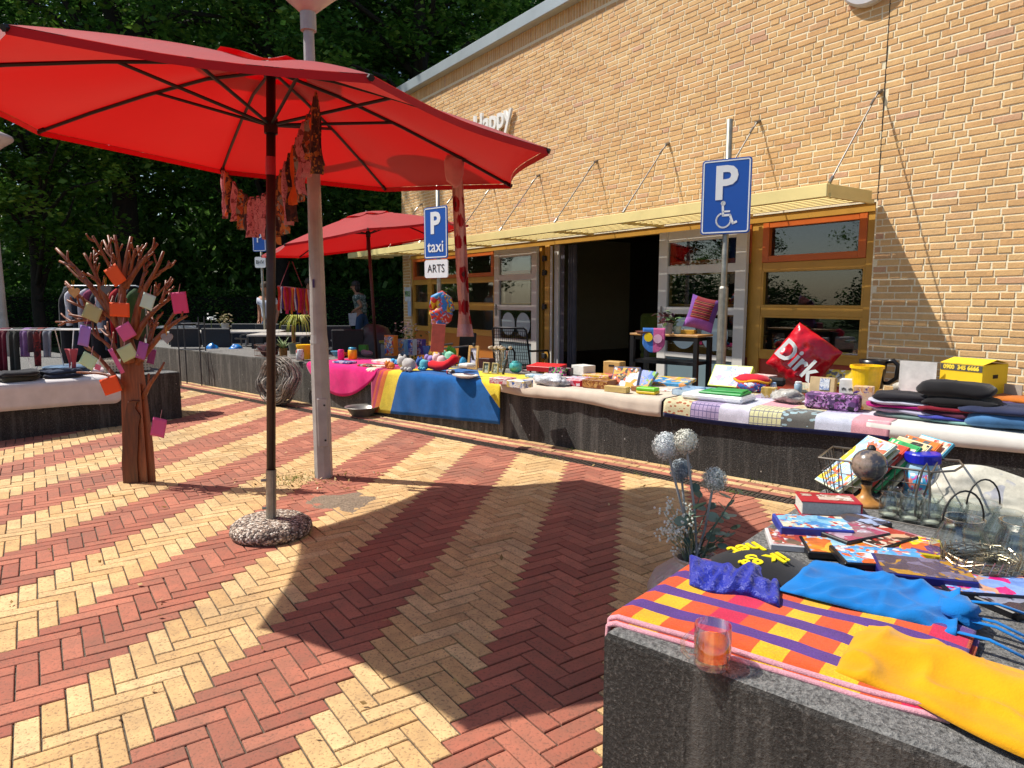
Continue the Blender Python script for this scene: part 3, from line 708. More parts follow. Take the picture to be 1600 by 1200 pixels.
# ================================================================== TREES, SHRUBS, HEDGE
M_BARK = plain('#2b241d', .95, 0, .25, 10, .9, 18)
M_FOL = [leafy('#2c4d1c', '#527e30', '#92b04c'), leafy('#2a4c20', '#4c7832', '#7fa450'), leafy('#35551a', '#5a8128', '#93ad48')]
def add_leaf(m, c, s, r):
    a = r.uniform(0, 6.283); tz = r.gauss(.25, .55); u = Vector((math.cos(a), math.sin(a), r.gauss(0, .35))).normalized(); w = Vector((-math.sin(a)*math.cos(tz), math.cos(a)*math.cos(tz), math.sin(tz)))
    l, b = s, s*.55
    o = len(m.v); m.v += [tuple(c-u*l), tuple(c+w*b), tuple(c+u*l), tuple(c-w*b)]; m.face((o, o+1, o+2, o+3))
def crown_mesh(name, seed, rx, rz, zc, nc, nl, ls, mat, low=.0):
    r = random.Random(seed); m = MB(); cen = []
    for i in range(nc):
        while True:
            d = Vector((r.gauss(0, 1), r.gauss(0, 1), r.gauss(0, 1))).normalized(); k = r.random()**.38
            lump = 1+.28*noise.noise(d*2.0+Vector((seed, 0, 0)))
            P = Vector((d.x*rx*k*lump, d.y*rx*k*lump, zc+d.z*rz*k*lump))
            if P.z > low: break
        cen.append(P); cr = r.uniform(.45, 1.0)*rx*.16; tone = r.uniform(-.22, .22)
        for j in range(nl):
            q = Vector((r.gauss(0, 1), r.gauss(0, 1), r.gauss(0, .6)))*cr*.62
            m.rv = min(1, max(0, .45+tone+r.gauss(0, .2))); add_leaf(m, P+q, ls*r.uniform(.6, 1.3), r)
    return m.mesh(name, mat), cen
def trunk_mesh(name, seed, h, r0, cen, nb):
    r = random.Random(seed+50); m = MB(); m.smooth = True; wob = [Vector((noise.noise(Vector((seed, z*.4, 0)))*.35, noise.noise(Vector((seed, z*.4, 5)))*.35, z)) for z in [0, .4, h*.15, h*.3, h*.5, h*.7, h*.9]]
    wob[0].x = wob[0].y = wob[1].x = wob[1].y = 0
    m.tube(wob, [r0*1.25, r0, r0*.9, r0*.78, r0*.55, r0*.35, r0*.1], 10)
    for c in r.sample(cen, min(nb, len(cen))):
        z0 = max(h*.14, min(h*.75, c.z-r.uniform(.6, 2.2))); b = wob[1].lerp(wob[-1], z0/h); b.z = z0
        mid = b.lerp(c, .5)+Vector((r.gauss(0, .2), r.gauss(0, .2), .35)); m.tube([b, mid, c], [r0*.34*(1-z0/h)+.03, r0*.17+.01, .012], 6)
    return m.mesh(name, M_BARK)
kinds = []
for sd, rx, rz, zc, h, r0, mi, ls in ((1, 4.3, 7.0, 9.2, 15.5, .34, 0, .098), (2, 4.6, 6.8, 9.4, 16, .30, 1, .095), (3, 3.0, 3.3, 5.0, 8.2, .15, 2, .085)):
    cm, cen = crown_mesh('crown', sd, rx, rz, zc, 210 if sd < 3 else 130, 135 if sd < 3 else 100, ls, M_FOL[mi], 2.2 if sd < 3 else 1.9)
    kinds.append((cm, trunk_mesh('trunk', sd, h, r0, cen, 40 if sd < 3 else 26)))
def tree(k, x, y, s, rz, label, sz=None):
    t = thing('tree', label, 'tree', (x, y, -.05), rz, 'trees behind the terrace'); t.scale = (s, s, sz or s)
    for nm, me in (('trunk', kinds[k][1]), ('crown', kinds[k][0])):
        o = bpy.data.objects.new(nm, me); col.objects.link(o); o.parent = t
    return t
rows = [(0, -2.6, 20.5, 1.05, .3, 'broad dark tree with a thick trunk just left of the roof corner'), (1, -7.0, 21.0, 1.0, 1.9, 'dark leafy tree directly behind the big parasol hub'), (0, -11.0, 20.0, 1.08, 2.8, 'dense tree whose crown fills the sky left of the parasol pole'),
        (1, -15.8, 19.5, 1.0, 4.1, 'sunlit broad tree at the upper left of the picture'), (0, -5.0, 27.0, 1.15, 5.0, 'second row tree between the lamp post and the roof'), (1, -10.0, 28.0, 1.2, .9, 'second row tree behind the parasol'),
        (0, -16.5, 28.5, 1.15, 2.2, 'second row tree far behind the wooden tree'), (1, 1.5, 27.0, 1.15, 3.4, 'tree rising behind the building roof'), (1, -22.5, 26, 1.1, .2, 'far tree beyond the left lamp post'), (0, -22.5, 17.0, 1.0, 1.2, 'tree at the left margin of the picture'),
        (0, -2, 34, 1.3, 2.0, 'back row tree behind the roof corner'), (1, -8, 35, 1.3, 4.4, 'back row tree in the middle of the wood'), (0, -14, 36, 1.3, 3.3, 'back row tree on the left of the wood'), (1, -21, 36, 1.3, 5.3, 'back row tree at the left end of the wood'), (1, 6.5, 30, 1.2, 1.0, 'tree hidden mostly behind the building'),
        (0, -29, 10, 1.0, 2.6, 'tree outside the left edge, mirrored in the windows'), (1, -30, 2, 1.0, .6, 'second tree outside the left edge, mirrored in the windows'), (0, -29, -7, 1.05, 3.9, 'third tree outside the left edge')]
for k, x, y, s, rz, lb in rows: tree(k, x, y, s, rz, lb, 1.42 if (x, y) == (-11.0, 20.0) else None)
yt = DEP(62, 480, 17.5); tree(2, yt.x, yt.y, 1.0, .4, 'young slender tree on the lawn right of the left lamp post')
def shrub_mesh(seed, n, ls, mat):
    r = random.Random(seed); m = MB()
    for i in range(n):
        d = Vector((r.gauss(0, 1), r.gauss(0, 1), abs(r.gauss(0, 1)))).normalized(); k = r.random()**.3*(1+.3*noise.noise(d*2.5+Vector((seed, 0, 0))))
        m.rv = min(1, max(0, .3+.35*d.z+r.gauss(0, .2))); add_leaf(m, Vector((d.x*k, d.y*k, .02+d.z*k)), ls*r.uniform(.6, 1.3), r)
    return m.mesh('foliage', mat)
shm = [shrub_mesh(5, 5200, .045, M_FOL[1]), shrub_mesh(6, 5200, .045, M_FOL[2])]
def shrub(k, x, y, sx, sz, label, group):
    t = thing('shrub', label, 'shrub', (x, y, -.05), rnd.random()*6, group)
    o = bpy.data.objects.new('foliage', shm[k]); col.objects.link(o); o.parent = t; o.scale = (sx, sx, sz)
    m = MB()
    for a in range(6): w = a*1.05; m.tube([(0, 0, 0), (math.cos(w)*sx*.3, math.sin(w)*sx*.3, sz*.35), (math.cos(w)*sx*.55, math.sin(w)*sx*.55, sz*.7)], [.05, .03, .01], 5)
    m.build('stems', M_BARK, t)
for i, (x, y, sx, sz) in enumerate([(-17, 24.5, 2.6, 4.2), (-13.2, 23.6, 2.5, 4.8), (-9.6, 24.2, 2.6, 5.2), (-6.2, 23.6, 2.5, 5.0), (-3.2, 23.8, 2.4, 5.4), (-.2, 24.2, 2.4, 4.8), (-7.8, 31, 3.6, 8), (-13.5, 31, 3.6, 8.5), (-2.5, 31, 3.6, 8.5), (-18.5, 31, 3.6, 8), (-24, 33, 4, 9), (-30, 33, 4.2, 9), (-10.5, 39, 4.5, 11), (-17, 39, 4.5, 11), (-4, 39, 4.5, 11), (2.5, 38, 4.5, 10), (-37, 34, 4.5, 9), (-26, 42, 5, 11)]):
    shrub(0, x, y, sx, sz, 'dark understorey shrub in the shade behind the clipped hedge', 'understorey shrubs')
for i, (x, y, sx, sz) in enumerate([(-25, 12, 2.6, 3.0), (-26, 8, 2.4, 2.2), (-25.5, 3, 2.2, 2.6), (-26, -2, 2.4, 2.2), (-25.5, -6, 2.3, 2.6)]): shrub(0, x, y, sx, sz, 'unseen shrub added beyond the left edge to darken the window reflections', 'shrubs added for the pane reflections')  # out of view, added so the panes mirror something dark
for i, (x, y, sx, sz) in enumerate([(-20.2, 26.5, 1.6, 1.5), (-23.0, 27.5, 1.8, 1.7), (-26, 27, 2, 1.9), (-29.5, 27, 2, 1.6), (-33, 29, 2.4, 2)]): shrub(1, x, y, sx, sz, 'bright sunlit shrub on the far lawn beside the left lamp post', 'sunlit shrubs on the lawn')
def hedge(A, Bp, h, d, label, mat, n):
    A, Bp = Vector(A), Vector(Bp); L = (Bp-A).length; t = thing('hedge', label, 'hedge', A.lerp(Bp, .5), math.atan2(Bp.y-A.y, Bp.x-A.x))
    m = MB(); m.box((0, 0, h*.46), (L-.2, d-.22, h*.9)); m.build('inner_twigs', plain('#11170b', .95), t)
    m = MB(); r = random.Random(3)
    for i in range(n):
        x = r.uniform(-L/2, L/2); k = r.random()
        if k < .45: P = Vector((x, -d/2+r.gauss(0, .04), r.uniform(.02, h)))
        elif k < .85: P = Vector((x, r.uniform(-d/2, d/2), h+r.gauss(0, .05)))
        else: P = Vector((x, d/2+r.gauss(0, .04), r.uniform(.02, h)))
        P.z += .06*noise.noise(Vector((x*1.5, 0, 0))); m.rv = min(1, max(0, .45+.5*noise.noise(P*1.2)+r.gauss(0, .2))); add_leaf(m, P, r.uniform(.03, .06), r)
    m.build('foliage', mat, t)
hedge((-17.2, 19.9, 0), (-1.6, 20.9, 0), 1.52, .9, 'long clipped green hedge behind the terrace', M_FOL[1], 26000)
hedge((-34, 23.5, 0), (-19.2, 22.6, 0), .8, .8, 'low sunlit hedge across the lawn at the far left', M_FOL[2], 9000)
# ================================================================== FAR BENCH: CLOTHS AND WARES
def solid(o, t=.0025):
    md = o.modifiers.new('thickness', 'SOLIDIFY'); md.thickness = t; md.offset = 0; return o
def uvmat(name, fn, rough=.92, weave=300, bump=.35):
    """cloth whose pattern is laid out on its own uv; fn(nt, u, v) returns a colour socket"""
    t = NT(name); s = t.n('SeparateXYZ', i_Vector=t.coord('UV')); c = fn(t, s.outputs[0], s.outputs[1]); co = t.coord()
    c = t.mix(t.ramp(t.noise(co, 12, 4), [(.3, .22), (.65, 0.0)]), c, (0, 0, 0)); c = t.mix(t.ramp(t.noise(co, 260, 3, .7), [(.35, .35), (.6, 0.0)]), c, (0, 0, 0))
    t.set(c, rough); t.b.inputs['Sheen Weight'].default_value = .2; t.b.inputs['Specular IOR Level'].default_value = .15; t.bump(t.noise(co, weave, 3), bump, .004); return t.m
def drape(name, label, cat, x0, x1, yb, drop, mat, nx=60, fold=.012, seed=0, freq=5.0, group=None, curl=0.0):
    """cloth lying on the bench from depth yb and hanging over its front; drop(a) metres at a in 0..1"""
    ny = 26; o = thing(name, label, cat, BF((x0+x1)/2, 0, BT), BA, group) if False else None
    m = MB(); m.smooth = True; W = x1-x0
    def fn(a, b):
        d = drop(a); L = yb+.02+d; s = L*(1-b); x = (a-.5)*W           # s: distance from the hanging hem
        hang = max(0.0, d-s)
        f = noise.noise(Vector((a*W*freq, seed*3.7, hang*1.5)))*fold
        if s < d:                                                       # hanging part
            k = 1-s/d if d > 0 else 0; q = (1-s/max(d, 1e-5))
            return (x+f*.3, -.02-abs(f)*2.0*(hang/.2+.2)-.006+f*.6, BT+.004-hang*1.0)
        yy = s-d; e = max(0, 1-yy/.03)
        return (x, -.02+yy, BT+.010+.006*noise.noise(Vector((a*W*4, yy*5, seed)))-.010*e*e)
    # order b: 0 = back edge, 1 = hem
    def fn2(a, b):
        d = drop(a); L = yb+.02+d; t = b*L                              # distance from the back edge
        x = (a-.5)*W
        if t <= yb+.02:
            yy = yb-t; e = max(0, 1-(yy+.02)/.03)
            return (x, yy, BT+.012+.005*noise.noise(Vector((a*W*4, yy*5, seed)))-.012*e*e)
        hang = t-yb-.02; f = noise.noise(Vector((a*W*freq, seed*3.7, hang*1.2)))
        am = fold*min(1, hang/.12+.15)
        return (x+f*am*.5, -.024-am*(1+f)-.02*curl*hang, BT-hang)
    m.grid(nx, ny, fn2, None, True)
    ob = m.build(name, mat, None, MBN @ Matrix.Translation(((x0+x1)/2, 0, 0))); solid(ob); return tag(ob, label, cat, group)
drape('pink_cloth', 'bright pink cloth with a rounded hem hanging over the bench behind the lamp post', 'cloth', -3.86, -2.46, .75, lambda a: .04+.32*math.sin(math.pi*min(1, max(0, a)))**.8, cloth('#d81272'), fold=.02, seed=1)
def towel_fn(t, u, v):
    w = t.math('ADD', u, t.math('MULTIPLY', t.math('SUBTRACT', v, .55), .22))   # slanting bands
    c = t.ramp(w, [(0, lin('#a81656')), (.075, lin('#d2542e')), (.095, lin('#c23a5a')), (.115, lin('#e2762e')), (.155, lin('#ecd03a')), (.26, lin('#0060aa'))], 'CONSTANT')
    edge = t.math('GREATER_THAN', u, t.math('ADD', .82, t.math('MULTIPLY', t.math('SUBTRACT', v, .52), .55)))
    return t.mix(edge, c, lin('#f0d63a'))
drape('beach_towel', 'blue beach towel with red, orange and yellow bands hanging from the bench', 'towel', -2.55, -.58, .62, lambda a: .485-.09*a, uvmat('beach_towel', towel_fn), nx=90, fold=.014, seed=2, freq=6)
drape('crochet_scarf', 'cream knitted scarf end with a yellow fringe hanging left of the beach towel', 'scarf', -2.66, -2.50, .3, lambda a: .16+.03*math.sin(a*30), uvmat('crochet', lambda t, u, v: t.ramp(v, [(0, lin('#e6dfc6')), (.86, lin('#d79a2e'))], 'CONSTANT'), weave=160), nx=16, fold=.01, seed=3)
drape('beige_cloth', 'creased beige tablecloth hanging a little over the dark bench', 'cloth', -.60, 1.13, .9, lambda a: .075+.05*a+.012*math.sin(a*9), cloth('#c8b9a8', .06), fold=.013, seed=4, freq=7)
def quilt_fn(t, u, v):
    k = 7.0; cu = t.math('FLOOR', t.math('MULTIPLY', u, k)); fu = t.math('FRACT', t.math('MULTIPLY', u, k)); vv = t.math('MULTIPLY', v, 3.0); cv = t.math('SUBTRACT', 2.0, t.math('FLOOR', t.math('MULTIPLY', v, 2.999))); fv = t.math('FRACT', vv)
    cid = t.math('FRACT', t.math('ADD', t.math('MULTIPLY', cu, .143), t.math('ADD', .003, t.math('MULTIPLY', cv, .429))))
    base = t.ramp(cid, [(0, lin('#d8cda6')), (.13, lin('#b9a5c9')), (.27, lin('#d7d3e2')), (.41, lin('#dcd9a8')), (.56, lin('#6b6a66')), (.70, lin('#cfd3e4')), (.84, lin('#e2a2ab'))], 'CONSTANT')
    grid_ = t.math('MAXIMUM', t.math('LESS_THAN', t.math('FRACT', t.math('MULTIPLY', fu, 7)), .16), t.math('LESS_THAN', t.math('FRACT', t.math('MULTIPLY', fv, 7)), .16))
    isg = t.math('MAXIMUM', t.math('COMPARE', cid, .143, .06), t.math('COMPARE', cid, .429, .06))
    c = t.mix(t.math('MULTIPLY', t.math('MULTIPLY', grid_, isg), .75), base, lin('#4a4a7a'))
    vo = t.n('TexVoronoi', i_Vector=t.coord('UV'), i_Scale=30.0); isd = t.math('COMPARE', cid, .571, .06)
    c = t.mix(t.math('MULTIPLY', isd, t.math('LESS_THAN', vo.outputs['Distance'], .38)), c, lin('#a5c0c8'))
    isf = t.math('COMPARE', cid, .0, .06); c = t.mix(t.math('MULTIPLY', isf, t.math('LESS_THAN', vo.outputs['Distance'], .3)), c, lin('#b06a4a'))
    return t.mix(t.math('GREATER_THAN', v, .965), c, lin('#232a5c'))
drape('patchwork_quilt', 'pastel patchwork quilt with a navy border hanging over the bench', 'quilt', 1.15, 2.76, .85, lambda a: .125+.015*math.sin(a*5), uvmat('quilt', quilt_fn), nx=70, fold=.012, seed=5, freq=3)
drape('white_sheet', 'white bed sheet hanging over the right end of the bench under the folded clothes', 'sheet', 2.62, 4.6, .9, lambda a: .08+.01*math.sin(a*7), cloth('#cfccc4', .05), fold=.007, seed=6, freq=3)
# ---- helpers for wares
def P0(u, v, dz=.016): return G(u, v, BT+dz)
def ware(name, label, cat, u, v, group=None, rz=BA, dz=.016):
    p = P0(u, v, dz); o = thing(name, label, cat, p, rz, group); o['mpp'] = 0; del o['mpp']; return o, MPP(p)
def carton(name, label, cat, u, v, w, h, d, mats, rz=0.0, tilt=0.0, group=None, roll=0.0, ch=.002, top=None, dz=.016):
    """box whose front bottom edge stands at the pixel; w and h in picture pixels, d in metres"""
    p = P0(u, v, dz); k = MPP(p); W, H = w*k, h*k; M = TR(p, BA+R(rz), R(tilt), R(roll)); m = MB()
    m.box((0, d/2, H/2), (W, d, H), None, ch)
    if top is not None:
        m.cur = 1; m.box((0, d/2, H+.0004), (W*.96, d*.96, .0012)); m.box((0, -.0003, H/2), (W*.94, .0012, H*.9)); return tag(m.build(name, [mats, top], None, M), label, cat, group)
    return tag(m.build(name, mats, None, M), label, cat, group)
# left part of the long block
o, k = ware('wire_basket', 'wire basket stuffed with dark red and black cloth at the left end of the wares', 'basket', 420, 556)
m = MB()
for z in (.0, .07, .15):
    m.tube([(-.17, -.12, z), (.17, -.12, z), (.17, .12, z), (-.17, .12, z), (-.17, -.12, z)], .004, 5)
for i in range(9):
    for y in (-.12, .12): m.tube([(-.16+i*.04, y, 0), (-.16+i*.04, y, .15)], .0022, 4)
m.build('wire_frame', plain('#6b4a3c', .5, .3), o)
m = MB(); m.smooth = True; m.blob((0, 0, .085), (.155, .105, .09), 18, 10, .5); m.build('filling', printed(['#15131a', '#3a1020', '#221a28', '#581a22', '#101018'], 14, .9), o)
o, k = ware('potted_aloe', 'small aloe in a wooden pot between the wire basket and the yellow bucket', 'plant', 443, 558)
m = MB(); m.lathe([(.05, 0), (.058, .12), (.05, .12), (.048, .1), (0, .1)], 10); m.build('pot', plain('#7d5a2a', .8, 0, .25, 30), o)
m = MB(); m.smooth = True
for i in range(16):
    a = i*2.4; l = rnd.uniform(.12, .22); e = rnd.uniform(.5, 1.2); m.rv = rnd.random()
    m.tube([(0, 0, .1), (math.cos(a)*l*.35*math.cos(e), math.sin(a)*l*.35*math.cos(e), .1+l*.5*math.sin(e)), (math.cos(a)*l*math.cos(e), math.sin(a)*l*math.cos(e), .1+l*.9*math.sin(e))], [.014, .012, .002], 6, None, True, .4)
m.build('leaves', leafy('#5f7a48', '#8aa06a', '#c8cfa0', 'aloe_leaf', .2), o)
o, k = ware('spider_plant', 'pale trailing spider plant on a tall stalk left of the lamp post', 'plant', 460, 553)
m = MB(); m.lathe([(.06, 0), (.085, .16), (.075, .16), (.07, .13), (0, .13)], 16); m.build('pot', plain('#77796a', .8), o)
m = MB(); m.tube([(0, 0, .1), (-.01, 0, .3), (.0, 0, .42)], [.028, .026, .024], 9); m.build('stalk', plain('#8a5a34', .85, 0, .2, 25), o)
m = MB(); m.smooth = True
for i in range(46):
    a = rnd.random()*6.28; l = rnd.uniform(.15, .34); c = Vector((.14, 0, .47)); d = Vector((math.cos(a), math.sin(a), 0)); m.rv = rnd.random()
    m.tube([c, c+d*l*.45+Vector((0, 0, .09)), c+d*l*.8-Vector((0, 0, .02)), c+d*l*.95-Vector((0, 0, .2*rnd.random()+.05))], [.004, .008, .006, .001], 4, None, True, .3)
m.tube([(0, 0, .4), (.14, 0, .47)], .012, 6); m.build('leaves', leafy('#8f9a3a', '#c2c85a', '#e2e3a0', 'spider_leaf', .3), o)
o, k = ware('bucket', 'yellow plastic bucket standing beside the lamp post', 'bucket', 476, 561, 'yellow buckets')
m = MB(); m.lathe([(.075, 0), (.095, .16), (.102, .16), (.102, .178), (.09, .178), (.075, .03), (0, .03)], 24); m.build('body', plain('#f0b400', .4), o); m = MB(); m.lathe([(.0, .178), (.104, .178), (.104, .19), (0, .195)], 24); m.build('lid', plain('#f2bb10', .4), o)
def jar_simple(name, label, cat, u, v, r, h, mat, prof=None, group=None, lidmat=None, dz=.016):
    o, k = ware(name, label, cat, u, v, group, BA, dz); r, h = r*k, h*k; m = MB(); m.smooth = True
    m.lathe([(x*r, y*h) for x, y in (prof or [(.9, 0), (1, .05), (1, .9), (.85, .98), (.8, 1), (0, 1)])], 20); m.build('body', mat, o)
    if lidmat: m = MB(); m.lathe([(r*.86, h), (r*.86, h*1.16), (r*.7, h*1.22), (0, h*1.22)], 18); m.build('lid', lidmat, o)
    return o
jar_simple('tub', 'white tub with a printed label in front of the yellow bucket', 'tub', 469, 563, 6, 17, printed(['#dfe0dc', '#cfd6dc', '#b23b2a', '#e8e6e0'], 30))
jar_simple('striped_vase', 'black and white striped vase half hidden by the lamp post', 'vase', 491, 560, 9, 28, printed(['#141316', '#d8d4d0', '#1b1a1d', '#3a2430'], 26, .5, 3, (1, 1, 3)), [(.6, 0), (1, .3), (.8, .7), (.5, .85), (.7, 1), (0, 1)])
# on the pink cloth
jar_simple('drinking_cup', 'small pink cup on the pink cloth', 'cup', 533, 562, 5, 16, plain('#d8257c', .4), None, 'toy cups')
o = jar_simple('drinking_cup', 'yellow toddler cup with a turquoise lid on the pink cloth', 'cup', 551, 561, 7, 15, plain('#f0b80e', .4), None, 'toy cups', plain('#1aa0c0', .4))
m = MB(); m.tube([(-.045, 0, .08), (-.085, 0, .075), (-.085, 0, .03), (-.045, 0, .02)], .009, 6); m.build('handle', plain('#f0b80e', .4), o)
carton('booklet', 'blue booklet lying flat on the pink cloth', 'booklet', 531, 568, 34, 3, .16, printed(['#2f3f8f', '#6d7fc4', '#d8d8ea', '#3a2c78'], 25), 8)
carton('booklet', 'dark picture booklet lying on the pink cloth in front of the white papers', 'booklet', 568, 573, 30, 3, .15, printed(['#26262a', '#b9b3a8', '#c4552f', '#33302f'], 30), 4)
carton('paper_pile', 'loose white papers in a shallow pile on the pink cloth', 'papers', 590, 568, 46, 4, .22, printed(['#e5e0da', '#f0ece6', '#d8b8a8', '#e8e4e0'], 16), -12, 3)
carton('magazine', 'salmon coloured magazine at the right edge of the pink cloth', 'magazine', 590, 574, 34, 3, .14, printed(['#c8643c', '#d98a66', '#e8d8c8', '#b0492a'], 20), 14)
carton('toy_tray', 'orange flat toy tray beside the lamp post', 'tray', 529, 556, 24, 4, .2, plain('#d9532a', .5), 5)
o, k = ware('bowl', 'light blue plastic bowl just right of the lamp post', 'bowl', 527, 557); m = MB(); m.smooth = True; m.lathe([(.04, 0), (.085, .07), (.09, .075), (.075, .07), (.035, .012), (0, .01)], 20); m.build('body', plain('#5fa3c8', .4), o)
o, k = ware('soft_shoe', 'mauve soft slipper on the pink cloth', 'slipper', 574, 556); m = MB(); m.smooth = True; m.blob((0, 0, .035), (.12, .05, .04), 14, 8, .25); m.blob((-.07, 0, .05), (.045, .045, .035), 10, 6, .2); m.build('upper', cloth('#8a6a72'), o)
carton('toy_block', 'green plastic toy block on the pink cloth', 'toy', 566, 549, 13, 10, .08, plain('#3f8f2e', .45), 20)
# toy cartons and bucket
carton('toy_carton', 'orange toy carton with a blue picture, leftmost of the upright cartons', 'carton', 608, 556, 20, 32, .09, plain('#d9822c', .5), 6, 0, 'upright toy cartons', top=printed(['#3b8fc4', '#2a6fb0', '#d9a23a', '#c4382a', '#e2d8c8'], 18, .35, 2))
carton('toy_carton', 'pale blue toy carton, second of the upright cartons', 'carton', 627, 555, 15, 25, .08, plain('#7fb0cf', .5), 4, 0, 'upright toy cartons', top=printed(['#cfdcc8', '#4a90c0', '#e2b04a', '#7fb0cf'], 20, .35, 3))
carton('toy_carton', 'white and blue toy carton, third of the upright cartons', 'carton', 640, 555, 15, 25, .08, plain('#c8d2dc', .5), 2, 0, 'upright toy cartons', top=printed(['#3a4fa8', '#d8dce4', '#e08a2a', '#4a6fc0'], 22, .35, 4))
carton('toy_carton', 'purple toy carton, rightmost of the upright cartons', 'carton', 654, 554, 16, 24, .08, plain('#5f4a9a', .5), 0, 0, 'upright toy cartons', top=printed(['#5a3f9a', '#c86a3a', '#3a3f8a', '#d8c8e0'], 22, .35, 5))
o, k = ware('bucket', 'square dark blue bucket among the toys', 'bucket', 671, 562); m = MB(); m.lathe([(.055, 0), (.085, .17), (.09, .17), (.09, .18), (.08, .18), (.05, .02), (0, .02)], 4, Matrix.Rotation(.785, 4, 'Z')); m.build('body', plain('#0d5fa0', .4), o)
# plush animals
def plush(label, u, v, w, h, c, seed, ears=True, c2=None, rz=0.0, cat='soft toy'):
    o, k = ware('soft_toy', label, cat, u, v, 'soft toys on the beach towel', BA+R(rz)); W, H = w*k, h*k; m = MB(); m.smooth = True
    m.blob((W*.12, 0, H*.42), (W*.34, H*.36, H*.42), 16, 10, .18, None, seed); m.build('body', cloth(c, .12, 200), o)
    m = MB(); m.smooth = True; m.blob((-W*.28, -.01, H*.58), (W*.22, H*.3, H*.36), 14, 9, .12, None, seed+1)
    if ears:
        for s in (-1, 1): m.blob((-W*.28+s*W*.16, .0, H*.85), (W*.09, W*.05, H*.2), 8, 6)
    m.build('head', cloth(c2 or c, .12, 200), o)
    m = MB(); m.smooth = True
    for dx in (-.05, .18, .38): m.blob((W*dx, -H*.3, H*.14), (W*.09, H*.2, H*.14), 8, 6)
    m.build('paws', cloth(c, .12, 200), o)
plush('light grey plush elephant at the left edge of the beach towel', 636, 579, 38, 24, '#b9b5b2', 1)
plush('turquoise plush animal with dark ears next to the plush elephant', 661, 578, 24, 20, '#5fb4c4', 2, True, '#3a5fa8')
plush('small orange plush animal left of the plush elephant', 610, 576, 22, 12, '#c9762a', 3)
plush('blue and tan plush animal behind the orange one', 620, 569, 26, 9, '#3f9fd0', 4, False)
plush('yellow plush duck on top of the toy heap', 683, 563, 34, 20, '#e8b84a', 5)
plush('mint green plush toy in the toy heap', 700, 566, 30, 20, '#8fd0b0', 6, False)
plush('pink and white baby toy in the middle of the heap', 688, 572, 28, 20, '#e2c4c8', 7)
plush('lime green plush frog at the back of the heap', 706, 558, 16, 18, '#6fb83a', 8)
plush('lilac plush toy at the left of the heap', 672, 567, 20, 14, '#9a8ac8', 9, False)
plush('sky blue plush toy beside the stacked baby linen', 722, 573, 16, 18, '#3f9ac8', 10, False, '#d8763a')
o, k = ware('plush_sock', 'bright red stuffed Christmas stocking lying across the blue towel', 'stocking', 690, 580); m = MB(); m.smooth = True
m.tube([(-.22, 0, .05), (-.15, 0, .06), (-.05, 0, .05), (.06, 0, .065), (.15, 0, .11), (.21, 0, .15), (.235, 0, .165)], [.03, .05, .052, .048, .045, .05, .03], 14); m.build('body', cloth('#d60f1e', .08, 150), o)
carton('toy_car', 'black and red toy car in front of the stocking', 'toy car', 701, 585, 14, 7, .06, printed(['#1a1a1c', '#b02028', '#d8d4d0', '#2a2a2e'], 40), 0, 0, ch=.012)
o, k = ware('plate', 'oval white plate on the front edge of the towel', 'plate', 727, 590); m = MB(); m.smooth = True; m.lathe([(0, .008), (.09, .008), (.15, .028), (.155, .03), (.15, .022), (.09, 0), (0, 0)], 28, None, 1, .7); m.build('body', plain('#dedad2', .3, coat=.3), o)
for i, (c, lb) in enumerate([('#8fc8c4', 'mint'), ('#d8dce0', 'white'), ('#c8556a', 'pink'), ('#8fb8d0', 'pale blue'), ('#dcdcd4', 'off white')]):
    carton('folded_linen', lb+' folded baby linen, number %s from the bottom behind the wooden frame' % ('one', 'two', 'three', 'four', 'five')[i], 'linen', 723, 575, 20, 6.4, .13, printed([c, c, '#e6e6e2', c], 24, .9, i), 2+i, 0, 'stacked baby linen', ch=.012, dz=.016+i*.044)
def frame(label, u, v, w, h, c, t, seed, rz=0.0, clip=False):
    o, k = ware('photo_holder', label, 'picture frame', u, v, None, BA+R(rz)); W, H = w*k, h*k; M = TR((0, 0, 0), 0, R(-8)); m = MB(); tt = t*k
    for x in (-W/2+tt/2, W/2-tt/2): m.box((x, 0, H/2), (tt, .018, H), M, .002)
    for z in (tt/2, H-tt/2): m.box((0, 0, z), (W-2*tt, .018, tt), M, .002)
    m.build('frame', plain(c, .5, 0, .15, 20), o); m = MB(); m.box((0, .004, H/2), (W-2*tt, .004, H-2*tt), M); m.build('picture', printed(['#d8d4dc', '#cfcbd6', '#e2dfe4', '#c2bfcc'] if clip else ['#7f8f86', '#a8ac9c', '#c4c2b2', '#5f6f6a'], 20, .3, seed), o)
    if clip: m = MB(); m.box((0, -.01, H+.01), (.03, .02, .035), M, .004); m.build('clip', M_DARK, o)
    m = MB(); m.box((0, .05, H*.35), (.03, .006, H*.75), TR((0, 0, 0), 0, R(18))); m.build('stand', plain('#4a3a2a', .7), o)
frame('light wooden picture frame with a black clip standing on the beach towel', 738, 577, 20, 37, '#d2a35c', 4.2, 1, 5, True)
frame('small brass picture frame, left one of the pair', 759, 583, 13, 17, '#b9a878', 1.6, 2)
frame('small brass picture frame, right one of the pair', 773, 584, 13, 17, '#b9a878', 1.6, 3)
carton('trinket_box', 'dark red wooden trinket box behind the two brass frames', 'box', 756, 576, 22, 16, .1, plain('#4a2424', .5), 4)
M_CG = glass_mat((.9, .93, .93), 'clear_glass', .02, .06)
o = jar_simple('glass_vase', 'clear glass vase holding dried flowers', 'vase', 783, 582, 7, 20, M_CG)
m = MB()
for i in range(10): a = rnd.gauss(0, .3); b = rnd.gauss(0, .3); m.tube([(0, 0, .02), (a*.12, b*.12, .2), (a*.2-.02, b*.2, .26)], .003, 4); m.blob((a*.2-.02, b*.2, .265), (.022, .022, .018), 7, 5, .4)
